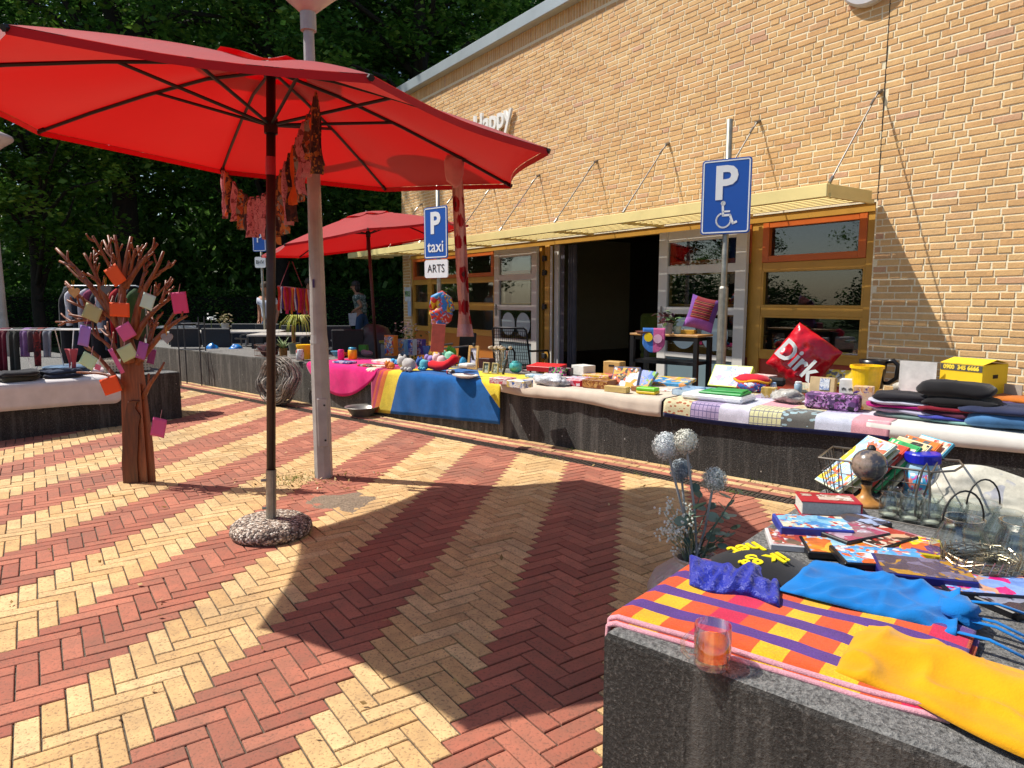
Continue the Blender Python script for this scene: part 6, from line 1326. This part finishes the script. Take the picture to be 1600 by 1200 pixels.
# clothes rail
pr2 = BF(-4.9, -1.75, 0); rl = thing('clothes_rail', 'chrome clothes rail behind the wooden tree', 'clothes rail', (pr2.x, pr2.y, 0), 0); z2 = DEP(170, 447, pr2.y).z; xa, xb = DEP(98, 460, pr2.y).x-pr2.x, DEP(226, 460, pr2.y).x-pr2.x
m = MB(); m.smooth = True; m.tube([(xa, 0, .05), (xa, 0, z2-.1), (xa+.03, 0, z2-.02), (xa+.1, 0, z2), (xb-.1, 0, z2), (xb-.03, 0, z2-.02), (xb, 0, z2-.1), (xb, 0, .05)], .012, 8)
for x in (xa, xb): m.tube([(x, -.22, .05), (x, .22, .05)], .012, 8)
m.build('frame', plain('#8b8e92', .4, .8), rl)
gar = [('#1c1d22', 'black jacket'), ('#c8c8d0', 'white shirt'), ('#222a38', 'navy trousers'), ('#b4b4bc', 'pale grey shirt'), ('#8a3a5a', 'wine red jumper'), ('#26262c', 'dark coat'), ('#9aa0ac', 'grey blue shirt'), ('#303848', 'slate coat'), ('#b01a22', 'red dress'), ('#1d2420', 'very dark green coat'), ('#14161a', 'black dress'), ('#2f4a24', 'dark green vest')]
for i, (c, lb) in enumerate(gar):
    x = xa+.05+(xb-xa-.1)*(i+.5)/12; L = (.85, .42, .75, .5, .4, .8, .5, .7, .62, .8, .9, .55)[i]; m = MB(); m.smooth = True
    def gf(a, b, x=x, L=L, i=i):
        w = a*6.28318; sh = min(1, b*6)**.6; ww = .05+.02*noise.noise(Vector((i, b*3, 0))); d = (.05+.16*sh)*(1+.08*math.sin(w*5+i)*b)
        return (x+math.cos(w)*ww*(.4+.6*sh), math.sin(w)*d, z2-.03-L*b)
    m.grid(22, 14, gf); ob = m.build('hanging_garment', cloth(c, .15), None, Matrix.Translation((pr2.x, pr2.y, 0))); tag(ob, lb+' hanging on the chrome clothes rail', 'clothes', 'clothes on the rail')
# ================================================================== HANGING DECORATIONS
PAL_P = printed(['#c8747a', '#cc7c80', '#c8747a', '#8a3a40', '#d08488'], 40, .9, 1); PAL_D = printed(['#3a1c1c', '#4a2420', '#a8642a', '#5a2a22', '#2c1416'], 26, .9, 2); PAL_O = plain('#d9561a', .9); PAL_F = printed(['#b0522a', '#4a2a20', '#c8763a', '#6a3a24', '#8a8478'], 26, .9, 3)
tipA = um1top(2.911-math.pi/4, .99)+Vector((-1.362, 3.775, 0))
curve = [(347, 262), (356, 272), (372, 296), (390, 311), (408, 308), (424, 292), (440, 268), (456, 236), (470, 206), (484, 176), (495, 146)]
yA, yB = tipA.y, 3.35
def GP(t):
    f = t*(len(curve)-1); i = min(int(f), len(curve)-2); k = f-i; u = curve[i][0]*(1-k)+curve[i+1][0]*k; v = curve[i][1]*(1-k)+curve[i+1][1]*k
    return DEP(u, v, yA+(yB-yA)*t)
g0 = tipA; ga = thing('rag_garland', 'garland of pink, orange and brown fabric strips hanging under the big parasol', 'garland', g0)
m = MB(); m.tube([GP(i/24)-g0 for i in range(25)], .004, 5); m.build('cord', plain('#3a1c20', .9), ga)
strips = [(.02, 78, 15, 0), (.06, 72, 12, 2), (.10, 62, 12, 1), (.16, 60, 14, 0), (.22, 62, 13, 3), (.27, 58, 12, 1), (.32, 62, 18, 0), (.37, 58, 16, 0), (.42, 72, 16, 0), (.47, 84, 14, 1), (.52, 96, 15, 3), (.56, 92, 14, 1), (.60, 100, 15, 3), (.64, 98, 14, 0), (.68, 104, 16, 1), (.72, 92, 14, 2), (.76, 100, 16, 3), (.80, 98, 18, 0), (.84, 84, 17, 0), (.88, 70, 12, 3), (.93, 58, 10, 2), (.975, 118, 17, 1), (.995, 112, 15, 1)]
for i, (t, ln, w, c) in enumerate(strips):
    T = GP(t); k = MPP(T); L, W = ln*k, w*k; m = MB(); m.smooth = True; sd = i*1.7
    m.grid(5, 10, lambda a, b: ((a-.5)*W*(.35+.65*min(1, b*4))+.012*noise.noise(Vector((sd, b*3, 0)))*b*3, .02*math.sin(a*4+sd)*b+.015*noise.noise(Vector((sd, b*2, 5))), .012-L*b+.012*abs(a-.5)*b*math.sin(sd)), Matrix.Translation(T-g0) @ Matrix.Rotation(rnd.uniform(-.7, .7), 4, 'Z'))
    solid(m.build('fabric_strip', (PAL_P, PAL_D, PAL_O, PAL_F)[c], ga), .002)
# long poppy scarf
sT = DEP(713, 248, 4.45); sc = thing('poppy_scarf', 'long pink scarf with red poppies hanging from the right side of the big parasol', 'scarf', sT); k = MPP(sT)
def poppy(t, u, v):
    vo = t.n('TexVoronoi', i_Vector=t.n('Mapping', i_Vector=t.coord('UV'), i_Scale=(1.3, 9.0, 1)).outputs[0], i_Scale=1.0); d = vo.outputs['Distance']; w = t.math('ADD', d, t.math('MULTIPLY', t.noise(t.coord('UV'), 9, 3), .35))
    c = t.ramp(w, [(0, lin('#4a1418')), (.34, lin('#b01420')), (.60, lin('#dfa89c'))], 'CONSTANT'); return t.mix(t.math('GREATER_THAN', v, .93), c, lin('#dcb0b4'))
m = MB(); m.smooth = True
def scf(a, b):
    w = 15.5+3*math.sin(b*3.5)+(12*(b-.86)/.14 if b > .86 else 0)-8*max(0, .12-b)/.12; uc = 713+14*b; v = 248+278*b; P = DEP(uc+(a-.5)*w, v, 4.45+.03*math.sin(a*8+b*2)+.02*math.sin(b*7)); return P-sT
m.grid(10, 46, scf); solid(m.build('scarf', uvmat('poppy_print', poppy), sc), .003)
m = MB(); m.smooth = True; m.blob(DEP(712, 262, 4.45)-sT, (16*k, .04, 26*k), 14, 10, .5); m.build('knot', cloth('#d88a8a'), sc)
# ribbon mobile under the second parasol
mT = DEP(462, 447, 10.4); mo = thing('ribbon_mobile', 'row of coloured ribbons hanging on strings from the far parasol', 'mobile', mT); k = MPP(mT); m = MB(); m.tube([(-28*k, 0, 0), (28*k, 0, -6*k)], .008, 6); m.tube([(-24*k, 0, 0), (-8*k, 0, 38*k)], .005, 4); m.tube([(10*k, 0, 0), (-4*k, 0, 38*k)], .005, 4); m.build('rod', plain('#7a2a3a', .7), mo)
for i in range(20):
    x = (-27+i*2.85)*k; m = MB(); m.grid(3, 6, lambda a, b: (x+(a-.5)*3.6*k+.01*math.sin(b*5+i), .02*math.sin(a*3+i), -(i*.3)*k-b*(38+4*math.sin(i*2))*k)); solid(m.build('ribbon', plain(['#c8341f', '#d96a1f', '#b01f5a', '#cfc8c8', '#c8205a', '#d9861f', '#5a2a7a', '#b8301f'][i*3 % 8], .85), mo), .002)
# bag of beach things on the taxi post, board below it
P = DEP(689, 490, pt.y-.12); k = MPP(P); o = thing('hanging_beach_bag', 'bright red, blue and yellow printed bag hanging on the taxi sign post', 'bag', P); m = MB(); m.smooth = True; m.blob((0, 0, 0), (15*k, .09, 24*k), 22, 16, .75, None, 3); m.build('bag', printed(['#c82a22', '#2a7ac8', '#c82a22', '#e0b82a', '#cf4a3a', '#c8b8d0'], 11, .5, 7), o)
m = MB(); m.smooth = True; m.tube([(-14*k, -.02, 8*k), (-10*k, -.03, 24*k), (2*k, -.03, 30*k), (12*k, -.02, 22*k), (18*k, 0, 4*k)], [.035, .045, .045, .045, .03], 8); m.build('frill', printed(['#2a8ac8', '#e0c02a', '#2a7ab8', '#c8302a'], 14, .5, 8), o)
P = DEP(683, 548, pt.y-.3); k = MPP(P); m = MB(); m.box((0, 0, 20*k), (21*k, .02, 44*k), TR((0, 0, 0), 0, R(-8), R(4)), .003); tag(m.build('painted_board', plain('#c25a48', .6), None, Matrix.Translation(P)), 'salmon red board leaning at the foot of the taxi sign', 'board')
# papers taped to the corner post
m = MB(); m.box((-10.86, -.02, 1.42), (.30, .006, .30)); m.cur = 1; m.box((-10.86, -.025, 1.43), (.26, .004, .12)); m.cur = 2; m.box((-10.80, -.016, 1.12), (.16, .006, .32)); tag(m.build('notice', [plain('#cfd3d8', .7), printed(['#6f9a5a', '#8fb46a', '#d8dce0', '#3a5a4a'], 14, .6, 2), plain('#a8c0dc', .7)], None, MW), 'white and green notice taped to the corner of the building', 'notice')
# ================================================================== TERRACE FURNITURE
M_RAT = plain('#23262c', .7, 0, .2, 40, .5, 60); M_ALU = plain('#9a9da0', .35, .7)
def chair(label, P, rz, mat=M_RAT, h=.86):
    o = thing('terrace_chair', label, 'chair', (P.x, P.y, 0), rz, 'dark terrace chairs')
    m = MB(); m.box((0, 0, .43), (.5, .5, .05), None, .015); m.build('seat', mat, o); m = MB(); m.box((0, .24, .66), (.5, .035, .42), TR((0, 0, 0), 0, R(-6)), .015); m.build('backrest', mat, o)
    for x in (-.23, .23):
        for y in (-.22, .22): m = MB(); m.tube([(x, y, 0), (x, y, .43)], .014, 6); m.build('leg', M_ALU, o)
        m = MB(); m.tube([(x*1.1, -.2, .43), (x*1.15, -.22, .63), (x*1.15, .2, .66)], .016, 6); m.build('armrest', M_ALU, o)
def table(label, P, L, W, rz, top='#b9b4ac'):
    o = thing('terrace_table', label, 'table', (P.x, P.y, 0), rz, 'terrace tables'); m = MB(); m.box((0, 0, .735), (L, W, .03), None, .006); m.build('tabletop', plain(top, .5, 0, .1, 8), o)
    for x in (-L/2+.08, L/2-.08):
        for y in (-W/2+.08, W/2-.08): m = MB(); m.box((x, y, .36), (.05, .05, .72)); m.build('leg', M_RAT, o)
def XZ(u, v, y): q = DEP(u, v, y); q.z = 0; return q
table('long pale terrace table left of the parasol pole', XZ(357, 515, 12.5), 1.95, .8, R(8)); table('pale terrace table right behind the parasol pole', XZ(445, 525, 11.5), 1.0, .8, R(4)); table('far terrace table behind the wooden tree', XZ(300, 505, 14.5), 1.6, .8, R(2), '#8f9296')
for i, (u, y, rz, lb) in enumerate([(318, 13.2, 5, 'dark chair at the left back of the long terrace table'), (372, 13.3, 0, 'dark chair under the flower pot behind the long table'), (405, 13.2, -8, 'dark chair at the right back of the long table'), (300, 11.9, 185, 'dark chair at the near left side of the long table'), (352, 11.8, 176, 'dark chair at the near side of the long table'), (278, 15.2, 20, 'dark chair at the far terrace table'), (525, 12.3, 10, 'dark chair right of the lamp post'), (545, 11.3, 190, 'dark chair in front of the walking woman'), (452, 12.5, 0, 'dark chair behind the ribbon mobile')]): chair(lb, XZ(u, 520, y), R(rz))
P = DEP(352, 513, 12.4); o = thing('flower_pot', 'grey pot with a wilted plant on the long terrace table', 'plant', (P.x, P.y, .75)); m = MB(); m.lathe([(.05, 0), (.07, .14), (.06, .14), (0, .12)], 14); m.build('pot', plain('#8f9294', .7), o); m = MB()
for i in range(60): m.rv = rnd.random(); add_leaf(m, Vector((rnd.gauss(0, .07), rnd.gauss(0, .07), .2+rnd.gauss(0, .06))), .035, rnd)
m.build('leaves', leafy('#4a5a2a', '#7a6a3a', '#c8b8a0', 'pot_leaf', .2), o)
P = DEP(330, 510, 12.7); o = thing('white_flowers', 'white orchid flowers standing on the long terrace table', 'plant', (P.x, P.y, .75)); m = MB(); m.tube([(0, 0, 0), (.01, 0, .2)], .006, 5); m.build('stem', plain('#4a5a2a', .8), o); m = MB()
for i in range(26): m.rv = rnd.random(); add_leaf(m, Vector((rnd.gauss(0, .05), rnd.gauss(0, .04), .22+rnd.gauss(0, .035))), .03, rnd)
m.build('flowers', leafy('#c8ccd0', '#dcdee0', '#f0f0f0', 'petal', .2), o)['kind'] = 'stuff'
for u, v, lb in ((332, 538, 'left'), (368, 536, 'right')):
    P = XZ(u, v, 11.2); m = MB(); m.smooth = True; m.blob((0, 0, .12), (.10, .10, .09), 16, 9, .45, None, u); tag(m.build('blue_bag', plain('#1278c8', .35, 0, .15), None, Matrix.Translation((P.x, P.y, .38))), 'crumpled bright blue plastic bag on a terrace chair, %s one' % lb, 'bag', 'blue plastic bags')
P = XZ(300, 535, 10.6); o = thing('metal_stand', 'thin dark metal plant stand behind the grey heart', 'stand', P); m = MB()
for x in (-.16, .16):
    for y in (-.1, .1): m.tube([(x, y, 0), (x, y, 1.05)], .01, 5)
for z in (.55, .95): m.tube([(-.16, -.1, z), (.16, -.1, z), (.16, .1, z), (-.16, .1, z), (-.16, -.1, z)], .008, 5)
m.build('frame', plain('#4a4d52', .4, .6), o)
# storage box, covered scooter, white flowers near the corner
P = XZ(617, 530, 10.2); o = thing('storage_box', 'grey plastic storage box with a lime green lid', 'storage box', P, R(-45)); m = MB(); m.box((0, 0, .34), (.34, .3, .66), None, .02); m.build('body', plain('#6f757a', .5), o); m = MB(); m.box((0, 0, .69), (.37, .33, .04), None, .012); m.build('lid', plain('#7a8a2a', .5), o)
P = XZ(585, 530, 11.2); o = thing('covered_trolley', 'dark covered trolley behind the far parasol pole', 'trolley', P, R(-30)); m = MB(); m.smooth = True; m.blob((0, 0, .5), (.42, .25, .42), 18, 10, .15); m.build('cover', plain('#2b3036', .5, 0, .15), o); m = MB(); m.tube([(-.3, 0, 0), (-.3, 0, .5)], .02, 6); m.tube([(.3, 0, 0), (.3, 0, .5)], .02, 6); m.tube([(.3, 0, .6), (.45, 0, .85), (.45, 0, .95)], .015, 6); m.build('frame', M_DARK, o)
P = XZ(640, 540, 10.9); o = thing('flowering_plant', 'white flowering plant near the building corner', 'plant', P); m = MB(); m.lathe([(.1, 0), (.14, .3), (.12, .3), (0, .27)], 14); m.build('pot', plain('#3a3c3e', .7), o); m = MB()
for i in range(160): m.rv = rnd.random(); add_leaf(m, Vector((rnd.gauss(0, .12), rnd.gauss(0, .12), .55+rnd.gauss(0, .16))), .045, rnd)
m.build('leaves', M_FOL[1], o); m = MB()
for i in range(40): m.rv = rnd.random(); add_leaf(m, Vector((rnd.gauss(-.06, .1), rnd.gauss(-.05, .08), .86+rnd.gauss(0, .07))), .035, rnd)
m.build('blossom', leafy('#b8bcc0', '#d0d4d6', '#ecebe8', 'petal2', .2), o)['kind'] = 'stuff'
# mesh armchair by the left door leaf
P = XZ(815, 560, 9.2); o = thing('mesh_armchair', 'black metal mesh armchair in front of the left door', 'chair', P, R(150)); M_BLK = plain('#1b1b1e', .45, .3)
m = MB(); m.smooth = True; m.tube([(-.27, .2, 0), (-.27, .26, .5), (-.25, .33, .92), (-.22, .34, .95), (.22, .34, .95), (.25, .33, .92), (.27, .26, .5), (.27, .2, 0)], .014, 7); m.build('back_frame', M_BLK, o)
for x in (-.27, .27): m = MB(); m.smooth = True; m.tube([(x, -.28, 0), (x, -.28, .58), (x, -.24, .63), (x, .2, .65), (x, .29, .66)], .014, 7); m.build('armrest', M_BLK, o)
m = MB(); m.box((0, -.02, .42), (.52, .5, .02), None, .006); m.build('seat', M_BLK, o)
m = MB()
for i in range(16): m.tube([(-.24+i*.032, .27, .46), (-.22+i*.0293, .335, .94)], .004, 4)
for i in range(10): m.tube([(-.25, .27+.006*i, .5+.045*i), (.25, .27+.006*i, .5+.045*i)], .003, 4)
m.build('back_mesh', M_BLK, o)
P = XZ(700, 560, 9.9); chair('black chair standing under the left windows', P, R(-60), M_BLK)
# ---- display table by the door
P = XZ(1046, 590, 7.35); o = thing('display_table', 'narrow black metal table with a wooden top in front of the right door', 'table', P, R(-42)); zt = DEP(1046, 521, 7.35).z; W, D_ = .80, .34
m = MB(); m.box((0, 0, zt-.012), (W, D_, .022), None, .003); m.build('tabletop', plain('#b98a52', .5, 0, .15, 12), o)
for x in (-W/2+.025, W/2-.025):
    for y in (-D_/2+.025, D_/2-.025): m = MB(); m.box((x, y, (zt-.03)/2), (.045, .045, zt-.03)); m.build('leg', M_BLK, o)
for z in (zt-.05, zt-.30): m = MB(); m.box((0, 0, z), (W-.1, D_-.04, .035)); m.build('shelf', M_BLK, o)
TPn = lambda u, v: DEP(u, v, 7.3)
P = TPn(1014, 515); o = thing('wooden_plate', 'round brown wooden plate on the display table', 'plate', (P.x, P.y, zt)); m = MB(); m.smooth = True; m.lathe([(0, .01), (.1, .01), (.14, .028), (.145, .028), (.12, 0), (0, 0)], 26); m.build('plate', plain('#5a2f1c', .5), o)
P = TPn(1043, 515); o = thing('potted_plant', 'purple and green leaved plant in a grey pot on the display table', 'plant', (P.x, P.y, zt)); m = MB(); m.lathe([(.05, 0), (.057, .11), (.05, .11), (0, .1)], 18); m.build('pot', plain('#8a8785', .7), o)
for nm, cc, n in (('green_leaves', ('#3a5a34', '#6a8a5c', '#b4c4a4'), 26), ('purple_leaves', ('#2a141c', '#4a2430', '#6a3a44'), 24)):
    m = MB()
    for i in range(n): m.rv = rnd.random(); add_leaf(m, Vector((rnd.gauss(.03 if n == 26 else -.03, .05), rnd.gauss(0, .05), .16+rnd.gauss(0, .04))), .04, rnd)
    m.build(nm, leafy(*cc, nm, .2), o)
P = TPn(1058, 518); o = thing('mug', 'pale green mug with a red motif on the display table', 'mug', (P.x, P.y, zt)); m = MB(); m.lathe([(.035, 0), (.045, .08), (.04, .08), (.032, .01), (0, .01)], 18); m.build('body', printed(['#a8c0b4', '#a8c0b4', '#b0c8bc', '#b04a4a'], 18, .3, 3), o); m = MB(); m.tube([(.042, 0, .065), (.07, 0, .06), (.07, 0, .025), (.04, 0, .02)], .006, 6); m.build('handle', plain('#a8c0b4', .3), o)
P = TPn(1075, 518); m = MB(); m.box((0, 0, .02), (.15, .1, .04), None, .002); tag(m.build('yellow_book', plain('#c8982a', .5), None, TR((P.x, P.y, zt), R(-30))), 'thick ochre book under the cushion on the display table', 'book')
P = TPn(1097, 490); k = MPP(P); o = thing('cushion', 'purple and red patchwork cushion standing on the display table', 'cushion', (P.x, P.y, P.z), R(-25)); m = MB(); m.smooth = True; S = 46*k
def cu(sg):
    def f(a, b):
        e = (1-abs(2*a-1)**3)*(1-abs(2*b-1)**3); return ((a-.5)*S*(1-.08*math.sin(b*math.pi)), sg*.085*max(0, e)**.7, (b-.5)*S*1.15*(1-.08*math.sin(a*math.pi)))
    return f
def cush(t, u, v):
    a = t.ramp(u, [(0, lin('#7a4a9a')), (.18, lin('#8a1f2a')), (.82, lin('#6a3f8a'))], 'CONSTANT'); s = t.math('FRACT', t.math('MULTIPLY', v, 7)); st = t.ramp(s, [(0, lin('#8a1f2a')), (.35, lin('#b86a5a')), (.5, lin('#3a1a22')), (.7, lin('#a8602a')), (.85, lin('#5a1f4a'))], 'CONSTANT')
    inn = t.math('MULTIPLY', t.math('MULTIPLY', t.math('GREATER_THAN', u, .15), t.math('LESS_THAN', u, .85)), t.math('MULTIPLY', t.math('GREATER_THAN', v, .3), t.math('LESS_THAN', v, .88))); low = t.mix(t.math('LESS_THAN', v, .28), a, lin('#9a5ab0')); return t.mix(inn, low, st)
Mc = Matrix.Rotation(R(14), 4, 'Y') @ Matrix.Rotation(R(-12), 4, 'X'); m.grid(16, 16, cu(-1), Mc); m.grid(16, 16, cu(1), Mc, True); m.build('cover', uvmat('cushion_cover', cush, weave=90, bump=.6), o)
P = DEP(1022, 517, 7.15); k = MPP(P); o = thing('baby_bib', 'blue and pink crocheted bib with two round motifs hanging from the display table', 'bib', P, R(-30)); m = MB(); m.smooth = True
def bib(a, b): w = (36-10*max(0, b-.6)**1.2*2)*k*(1 if b < .55 else math.sqrt(max(.02, 1-((b-.55)/.47)**2))); return ((a-.5)*w, -.05*(1-b)*0-.012*b, .03*(1-b)**8-34*k*b)
m.grid(16, 18, bib); solid(m.build('cloth', uvmat('bib_knit', lambda t, u, v: t.mix(t.math('GREATER_THAN', u, .48), lin('#3f7ac8'), lin('#d0649a')), weave=120), o), .006)
for x, z, c in ((-8, -10, '#e0c01a'), (7, -12, '#d8a8c0')): m = MB(); m.lathe([(0, 0), (7*k, 0), (7*k, .004), (0, .004)], 20, TR((x*k, -.016, z*k)) @ UPR); m.build('round_motif', cloth(c, .1, 150), o)
# inside: lime armchair and dark table seen through the door
P = WF(-5.05, 1.7, 0); o = thing('armchair', 'olive green armchair just inside the open door', 'armchair', P, WA+R(200)); m = MB(); m.box((0, 0, .42), (.6, .55, .12), None, .04); m.build('seat', cloth('#5f6a2a'), o); m = MB(); m.box((0, .25, .78), (.6, .1, .62), None, .04); m.build('backrest', cloth('#5f6a2a'), o)
for x in (-.25, .25):
    for y in (-.2, .2): m = MB(); m.tube([(x, y, 0), (x, y, .37)], .02, 6); m.build('leg', M_BLK, o)
P = WF(-4.2, 2.4, 0); table('dark cafe table inside the building', P, .8, .8, WA, '#3a2a20')
# ================================================================== PEOPLE
def skin(name, pts, edges, mat, parent, sub=2):
    me = bpy.data.meshes.new(name); me.from_pydata([p[:3] for p in pts], edges, []); me.materials.append(mat); ob = bpy.data.objects.new(name, me); col.objects.link(ob); ob.parent = parent
    md = ob.modifiers.new('skin', 'SKIN'); md.use_smooth_shade = True
    for i, p in enumerate(pts): r = p[3]; me.skin_vertices[0].data[i].radius = (r, r if len(p) < 5 else p[4]); me.skin_vertices[0].data[i].use_root = (i == 0)
    s = ob.modifiers.new('sub', 'SUBSURF'); s.levels = sub; s.render_levels = sub; return ob
M_SKIN = plain('#b07a5c', .55, 0, .04)
def person(label, P, rz, s, shirt, trous, hairc, shoes, legs, arms, lean=0.0, long_hair=False, held=None):
    o = thing('person', label, 'person', P, rz); o.scale = (s, s, s)
    pel, ch, nk, hd = (0, 0, .95), (-.02+lean*.5, 0, 1.25), (-.05+lean, 0, 1.43), (-.09+lean*1.2, 0, 1.56)
    pts = [(*pel, .14, .12), (pel[0], 0, 1.08, .125, .10), (*ch, .155, .11), (nk[0]+.02, 0, 1.38, .10, .08), (*nk, .05), (hd[0], 0, 1.53, .075, .085), (hd[0]-.005, 0, 1.62, .085, .09), (hd[0]+.0, 0, 1.69, .05, .05)]; E = [(0, 1), (1, 2), (2, 3), (3, 4), (4, 5), (5, 6), (6, 7)]
    body = list(pts)
    for sgn, (hip, knee, ank, toe) in zip((-1, 1), legs):
        b = len(body); body += [(hip[0], sgn*.09, .90, .085), (knee[0], sgn*.095, knee[1], .058), (ank[0], sgn*.095, ank[1], .036), (toe[0], sgn*.095, toe[1], .028)]; E += [(0, b), (b, b+1), (b+1, b+2), (b+2, b+3)]
    for sgn, (el_, ha) in zip((-1, 1), arms):
        b = len(body); body += [(nk[0]+.02, sgn*.165, 1.37, .055), (el_[0], sgn*el_[2], el_[1], .04), (ha[0], sgn*ha[2], ha[1], .028), (ha[0]-.05, sgn*ha[2], ha[1]-.05, .022)]; E += [(3, b), (b, b+1), (b+1, b+2), (b+2, b+3)]
    skin('body', body, E, M_SKIN, o)
    t = [(pel[0], 0, .90, .165, .145), (pel[0], 0, 1.06, .15, .125), (ch[0], 0, 1.25, .178, .13), (nk[0]+.02, 0, 1.38, .12, .09)]; te = [(0, 1), (1, 2), (2, 3)]
    for sgn, (el_, ha) in zip((-1, 1), arms):
        b = len(t); a = Vector((nk[0]+.02, sgn*.165, 1.37)); q = a.lerp(Vector((el_[0], sgn*el_[2], el_[1])), .55); t += [(*a, .07), (*q, .062)]; te += [(3, b), (b, b+1)]
    skin('shirt', t, te, shirt, o)
    t = [(pel[0], 0, .98, .145, .125), (pel[0], 0, .90, .15, .13)]; te = [(0, 1)]
    for sgn, (hip, knee, ank, toe) in zip((-1, 1), legs):
        b = len(t); k_ = Vector((knee[0], sgn*.095, knee[1])); an = Vector((ank[0], sgn*.095, ank[1])); e_ = k_.lerp(an, .8); t += [(hip[0], sgn*.09, .86, .10), (*k_, .07), (*e_, .056)]; te += [(1, b), (b, b+1), (b+1, b+2)]
    skin('trousers', t, te, trous, o)
    m = MB(); m.smooth = True; m.blob((hd[0]+.02, 0, 1.635), (.105, .095, .10), 16, 10, .1)
    if long_hair: m.blob((hd[0]+.055, 0, 1.55), (.07, .085, .11), 14, 8, .15)
    m.build('hair', plain(hairc, .6, 0, .2, 40), o)
    m = MB(); m.smooth = True
    for y in (-.03, .03): m.blob((hd[0]-.082, y, 1.60), (.012, .014, .008), 8, 6)
    m.build('eyes', plain('#2a1c18', .3), o); m = MB(); m.smooth = True; m.blob((hd[0]-.098, 0, 1.57), (.018, .014, .022), 8, 6); m.blob((hd[0]-.08, 0, 1.525), (.012, .026, .007), 8, 5)
    for y in (-.083, .083): m.blob((hd[0]+.01, y, 1.58), (.018, .01, .026), 8, 6)
    m.build('face', M_SKIN, o)
    for sgn, (hip, knee, ank, toe) in zip((-1, 1), legs):
        m = MB(); m.smooth = True; m.blob(((ank[0]+toe[0])/2, sgn*.095, toe[1]+.025), (.14, .05, .055), 14, 8, .05); m.build('shoe', shoes, o)
    for sgn, (el_, ha) in zip((-1, 1), arms):
        m = MB(); m.smooth = True
        for f in range(5): y0 = (-.03+f*.015) if f < 4 else -.035; L = (.07, .08, .085, .075, .05)[f]; B_ = Vector((ha[0]-.04, sgn*ha[2]+y0, ha[1]-.045)); m.tube([B_, B_+Vector((-.025, 0, -L*.5)), B_+Vector((-.02, 0, -L))], [.009, .008, .006], 6)
        m.build('fingers', M_SKIN, o)
    return o
M_TOP = printed(['#4a5a54', '#b4bcb0', '#6f8078', '#a8b0a4', '#3a4a46'], 26, .9, 5); M_JEAN = cloth('#3a506e', .15); M_SHOE = plain('#8a8578', .7)
wp = DEP(566, 545, 17.0); wp.z = 0
person('woman in a grey green patterned blouse and jeans walking with white papers', wp, R(-8), 1.02, M_TOP, M_JEAN, '#2a1c16', M_SHOE, [((-.02,), (-.05, .50), (-.03, .09), (-.17, .03)), ((.02,), (.10, .50), (.27, .13), (.16, .04))], [((.10, 1.12, .24), (-.12, 1.02, .17)), ((.06, 1.10, .24), (-.15, 1.05, .14))], -.04, True)
pp = DEP(552, 499, 16.85); m = MB(); m.box((0, 0, 0), (.21, .004, .31), TR((0, 0, 0), R(20), R(6), R(-4))); tag(m.build('paper_sheets', plain('#d4d4dc', .7), None, Matrix.Translation(pp)), 'white paper sheets held by the walking woman', 'paper')
mp_ = DEP(482, 545, 16.4); mp_.z = 0
person('man in a rust coloured shirt standing behind the ribbon mobile', mp_, R(170), 1.05, printed(['#7a3a22', '#4a2418', '#9a5a34', '#5a2a1c'], 16, .9, 6), cloth('#23262e'), '#3a261a', M_DARK, [((0,), (-.02, .5), (0, .09), (-.15, .03)), ((0,), (0, .5), (.02, .09), (-.13, .03))], [((.05, 1.12, .24), (-.12, .98, .2)), ((.05, 1.12, .24), (-.1, .98, .2))])
wp2 = DEP(421, 545, 14.5); wp2.z = 0
person('person in a white shirt mostly hidden by the big parasol pole', wp2, R(80), .97, cloth('#c8ccd8'), M_JEAN, '#4a3a2c', M_DARK, [((0,), (-.02, .5), (0, .09), (-.15, .03)), ((0,), (0, .5), (.02, .09), (-.13, .03))], [((.05, 1.12, .22), (-.02, .9, .2)), ((.05, 1.12, .22), (-.02, .9, .2))])
